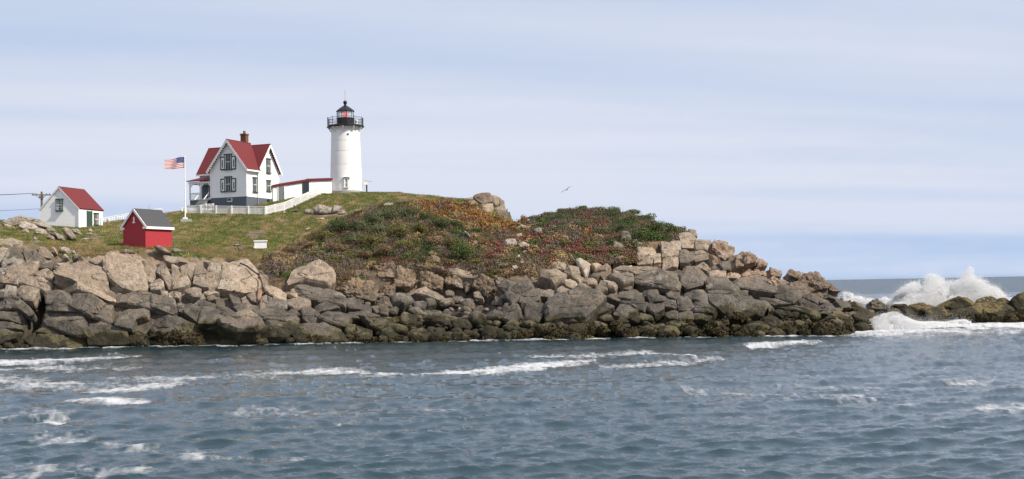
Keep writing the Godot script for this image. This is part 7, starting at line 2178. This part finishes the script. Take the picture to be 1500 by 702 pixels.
func build_small() -> void:
	# utility pole and its wires
	var p := Vector3(-67.0, 10.5, -172.0)
	var o := thing("utility_pole", p, 0.0, "wooden utility pole with a crossarm behind the white outbuilding", "pole")
	cyl(o, "pole", 0.2, 0.15, 10.0, Vector3(0, 4.2, 0), mats.wood, 10)
	box(o, "crossarm", Vector3(2.7, 0.16, 0.14), Vector3(0, 8.72, 0.17), mats.wood, Vector3(0, 0, -0.02))
	box(o, "crossarm", Vector3(0.6, 0.3, 0.2), Vector3(0, 8.4, 0.18), mats.wood)
	for x in [-1.2, -0.75, 0.75, 1.2]:
		cyl(o, "insulator", 0.06, 0.045, 0.18, Vector3(x, 8.88, 0.17), mats.wood, 8)
	bar(o, "brace", Vector3(-0.7, 8.62, 0.28), Vector3(0, 8.05, 0.28), 0.05, mats.wood)
	bar(o, "brace", Vector3(0.7, 8.62, 0.28), Vector3(0, 8.05, 0.28), 0.05, mats.wood)
	wire("power_line", p + Vector3(-1.2, 8.97, 0.17), Vector3(-105.0, 19.9, -168.0), 0.5, "upper wire running from the utility pole crossarm")
	wire("power_line", p + Vector3(-0.75, 8.97, 0.17), Vector3(-105.0, 19.75, -169.5), 0.5, "second wire running from the utility pole crossarm")
	wire("power_line", p + Vector3(-0.1, 6.75, 0.17), Vector3(-105.0, 16.9, -170.0), 0.3, "lower wire running from the utility pole")
	# white box with a lid on the lawn
	var b := thing("storage_box", on_ground(-27.3, -131.0) + Vector3(0, 0.1, 0), 0.12, "white wooden box with an overhanging lid on the lawn", "box")
	box(b, "body", Vector3(1.26, 0.75, 0.6), Vector3(0, 0.3, 0), mats.white)
	box(b, "lid", Vector3(1.42, 0.14, 0.74), Vector3(0, 0.74, 0), mats.white)
	box(b, "foot", Vector3(0.2, 0.12, 0.7), Vector3(-0.6, 0.02, 0.06), mats.white)
	# gull in flight: one body with bent wings
	var v := PackedVector3Array()
	var idx := PackedInt32Array()
	var body := [[-0.24, 0.005], [-0.2, 0.03], [-0.1, 0.055], [0.03, 0.06], [0.12, 0.045], [0.18, 0.04], [0.22, 0.03], [0.27, 0.006]]
	for q in body:
		for k in 8:
			v.append(Vector3(cos(TAU * k / 8.0) * q[1], sin(TAU * k / 8.0) * q[1], q[0]))
	for i in body.size() - 1:
		for k in 8:
			var a := i * 8 + k
			var c := i * 8 + (k + 1) % 8
			idx.append_array(PackedInt32Array([a, c, a + 8, c, c + 8, a + 8]))
	for s in [-1.0, 1.0]:
		var ws := [Vector3(0.03 * s, 0.02, 0.02), Vector3(0.28 * s, 0.10, 0.06), Vector3(0.6 * s, 0.05, -0.06)]
		var cw := [0.2, 0.17, 0.03]
		var st := v.size()
		for i in 3:
			v.append_array(PackedVector3Array([ws[i] + Vector3(0, 0.012, cw[i] * 0.5), ws[i] + Vector3(0, 0.012, -cw[i] * 0.5), ws[i] + Vector3(0, -0.012, cw[i] * 0.5), ws[i] + Vector3(0, -0.012, -cw[i] * 0.5)]))
		for i in 2:
			var a := st + i * 4
			idx.append_array(PackedInt32Array([a, a + 1, a + 4, a + 4, a + 1, a + 5, a + 2, a + 6, a + 3, a + 6, a + 7, a + 3, a, a + 4, a + 2, a + 4, a + 6, a + 2, a + 1, a + 3, a + 5, a + 5, a + 3, a + 7]))
	var gull := part(self, "gull", mesh_of(v, idx), mats.bird, Vector3(5.3, 14.06, -115.0), Vector3(0.1, 0.35, 0.55))
	tag(gull, "grey gull gliding above the shrubby hill", "bird")
	# black cable laid down the granite ledge
	var c := Curve3D.new()
	for q in CABLE:
		c.add_point(Vector3(q[0], q[1], q[2]))
	tube("cable", c, 0.075, mats.cable, "black cable running down over the granite ledge", "cable")

func wire(called: String, a: Vector3, b: Vector3, sag: float, label: String) -> void:
	var c := Curve3D.new()
	for k in 13:
		var u := k / 12.0
		c.add_point(a.lerp(b, u) - Vector3(0, sag * 4.0 * u * (1.0 - u), 0))
	tube(called, c, 0.022, mats.cable, label, "wire")

func tube(called: String, c: Curve3D, r: float, mat: Material, label: String, category: String) -> void:
	var pts := c.tessellate(4, 4)
	if pts.size() < 40:
		pts = PackedVector3Array()
		for k in 61:
			pts.append(c.sample_baked(c.get_baked_length() * k / 60.0, true))
	var v := PackedVector3Array()
	var idx := PackedInt32Array()
	for i in pts.size():
		var d := (pts[mini(i + 1, pts.size() - 1)] - pts[maxi(i - 1, 0)]).normalized()
		var x := d.cross(Vector3(0, 0, 1)).normalized()
		var y := x.cross(d)
		for k in 6:
			v.append(pts[i] - pts[0] + (x * cos(TAU * k / 6.0) + y * sin(TAU * k / 6.0)) * r)
	for i in pts.size() - 1:
		for k in 6:
			var a := i * 6 + k
			var b := i * 6 + (k + 1) % 6
			idx.append_array(PackedInt32Array([a, b, a + 6, b, b + 6, a + 6]))
	var o := part(self, called, mesh_of(v, idx), mat, pts[0])
	tag(o, label, category, "wires from the utility pole" if called == "power_line" else "")

func _ready() -> void:
	# camera
	var cam := Camera3D.new()
	cam.name = "camera"
	cam.position = Vector3(0, 5, 0)
	cam.rotation = Vector3(atan(67.8 / 1770.0), 0, -0.0189)
	cam.fov = rad_to_deg(2.0 * atan(351.0 / 1770.0))
	cam.near = 0.5
	cam.far = 60000.0
	add_child(cam)
	# sky, exposure
	var env := Environment.new()
	env.background_mode = Environment.BG_SKY
	env.sky = Sky.new()
	env.sky.sky_material = build_sky()
	env.tonemap_mode = Environment.TONE_MAPPER_LINEAR
	env.tonemap_exposure = 1.36
	env.sdfgi_enabled = true
	env.ssao_enabled = true
	env.ssil_enabled = true
	var we := WorldEnvironment.new()
	we.name = "world_environment"
	we.environment = env
	add_child(we)
	# hazy sun high on the right, behind the viewer
	var sun := DirectionalLight3D.new()
	sun.name = "sun"
	sun.light_energy = 1.4
	sun.light_color = Color(1.0, 0.955, 0.89)
	sun.light_angular_distance = 1.5
	sun.shadow_enabled = true
	add_child(sun)
	var az := deg_to_rad(66.0)
	var el := deg_to_rad(45.0)
	sun.look_at_from_position(Vector3(sin(az) * cos(el), sin(el), cos(az) * cos(el)) * 300.0, Vector3.ZERO)
	build_materials()
	build_height()
	build_ground()
	build_sea()
	build_balls()
	build_rocks()
	build_house()
	build_passage()
	build_lighthouse()
	build_outbuilding()
	build_shed()
	build_fences()
	build_flag()
	build_plants()
	build_weed()
	build_spray()
	build_small()
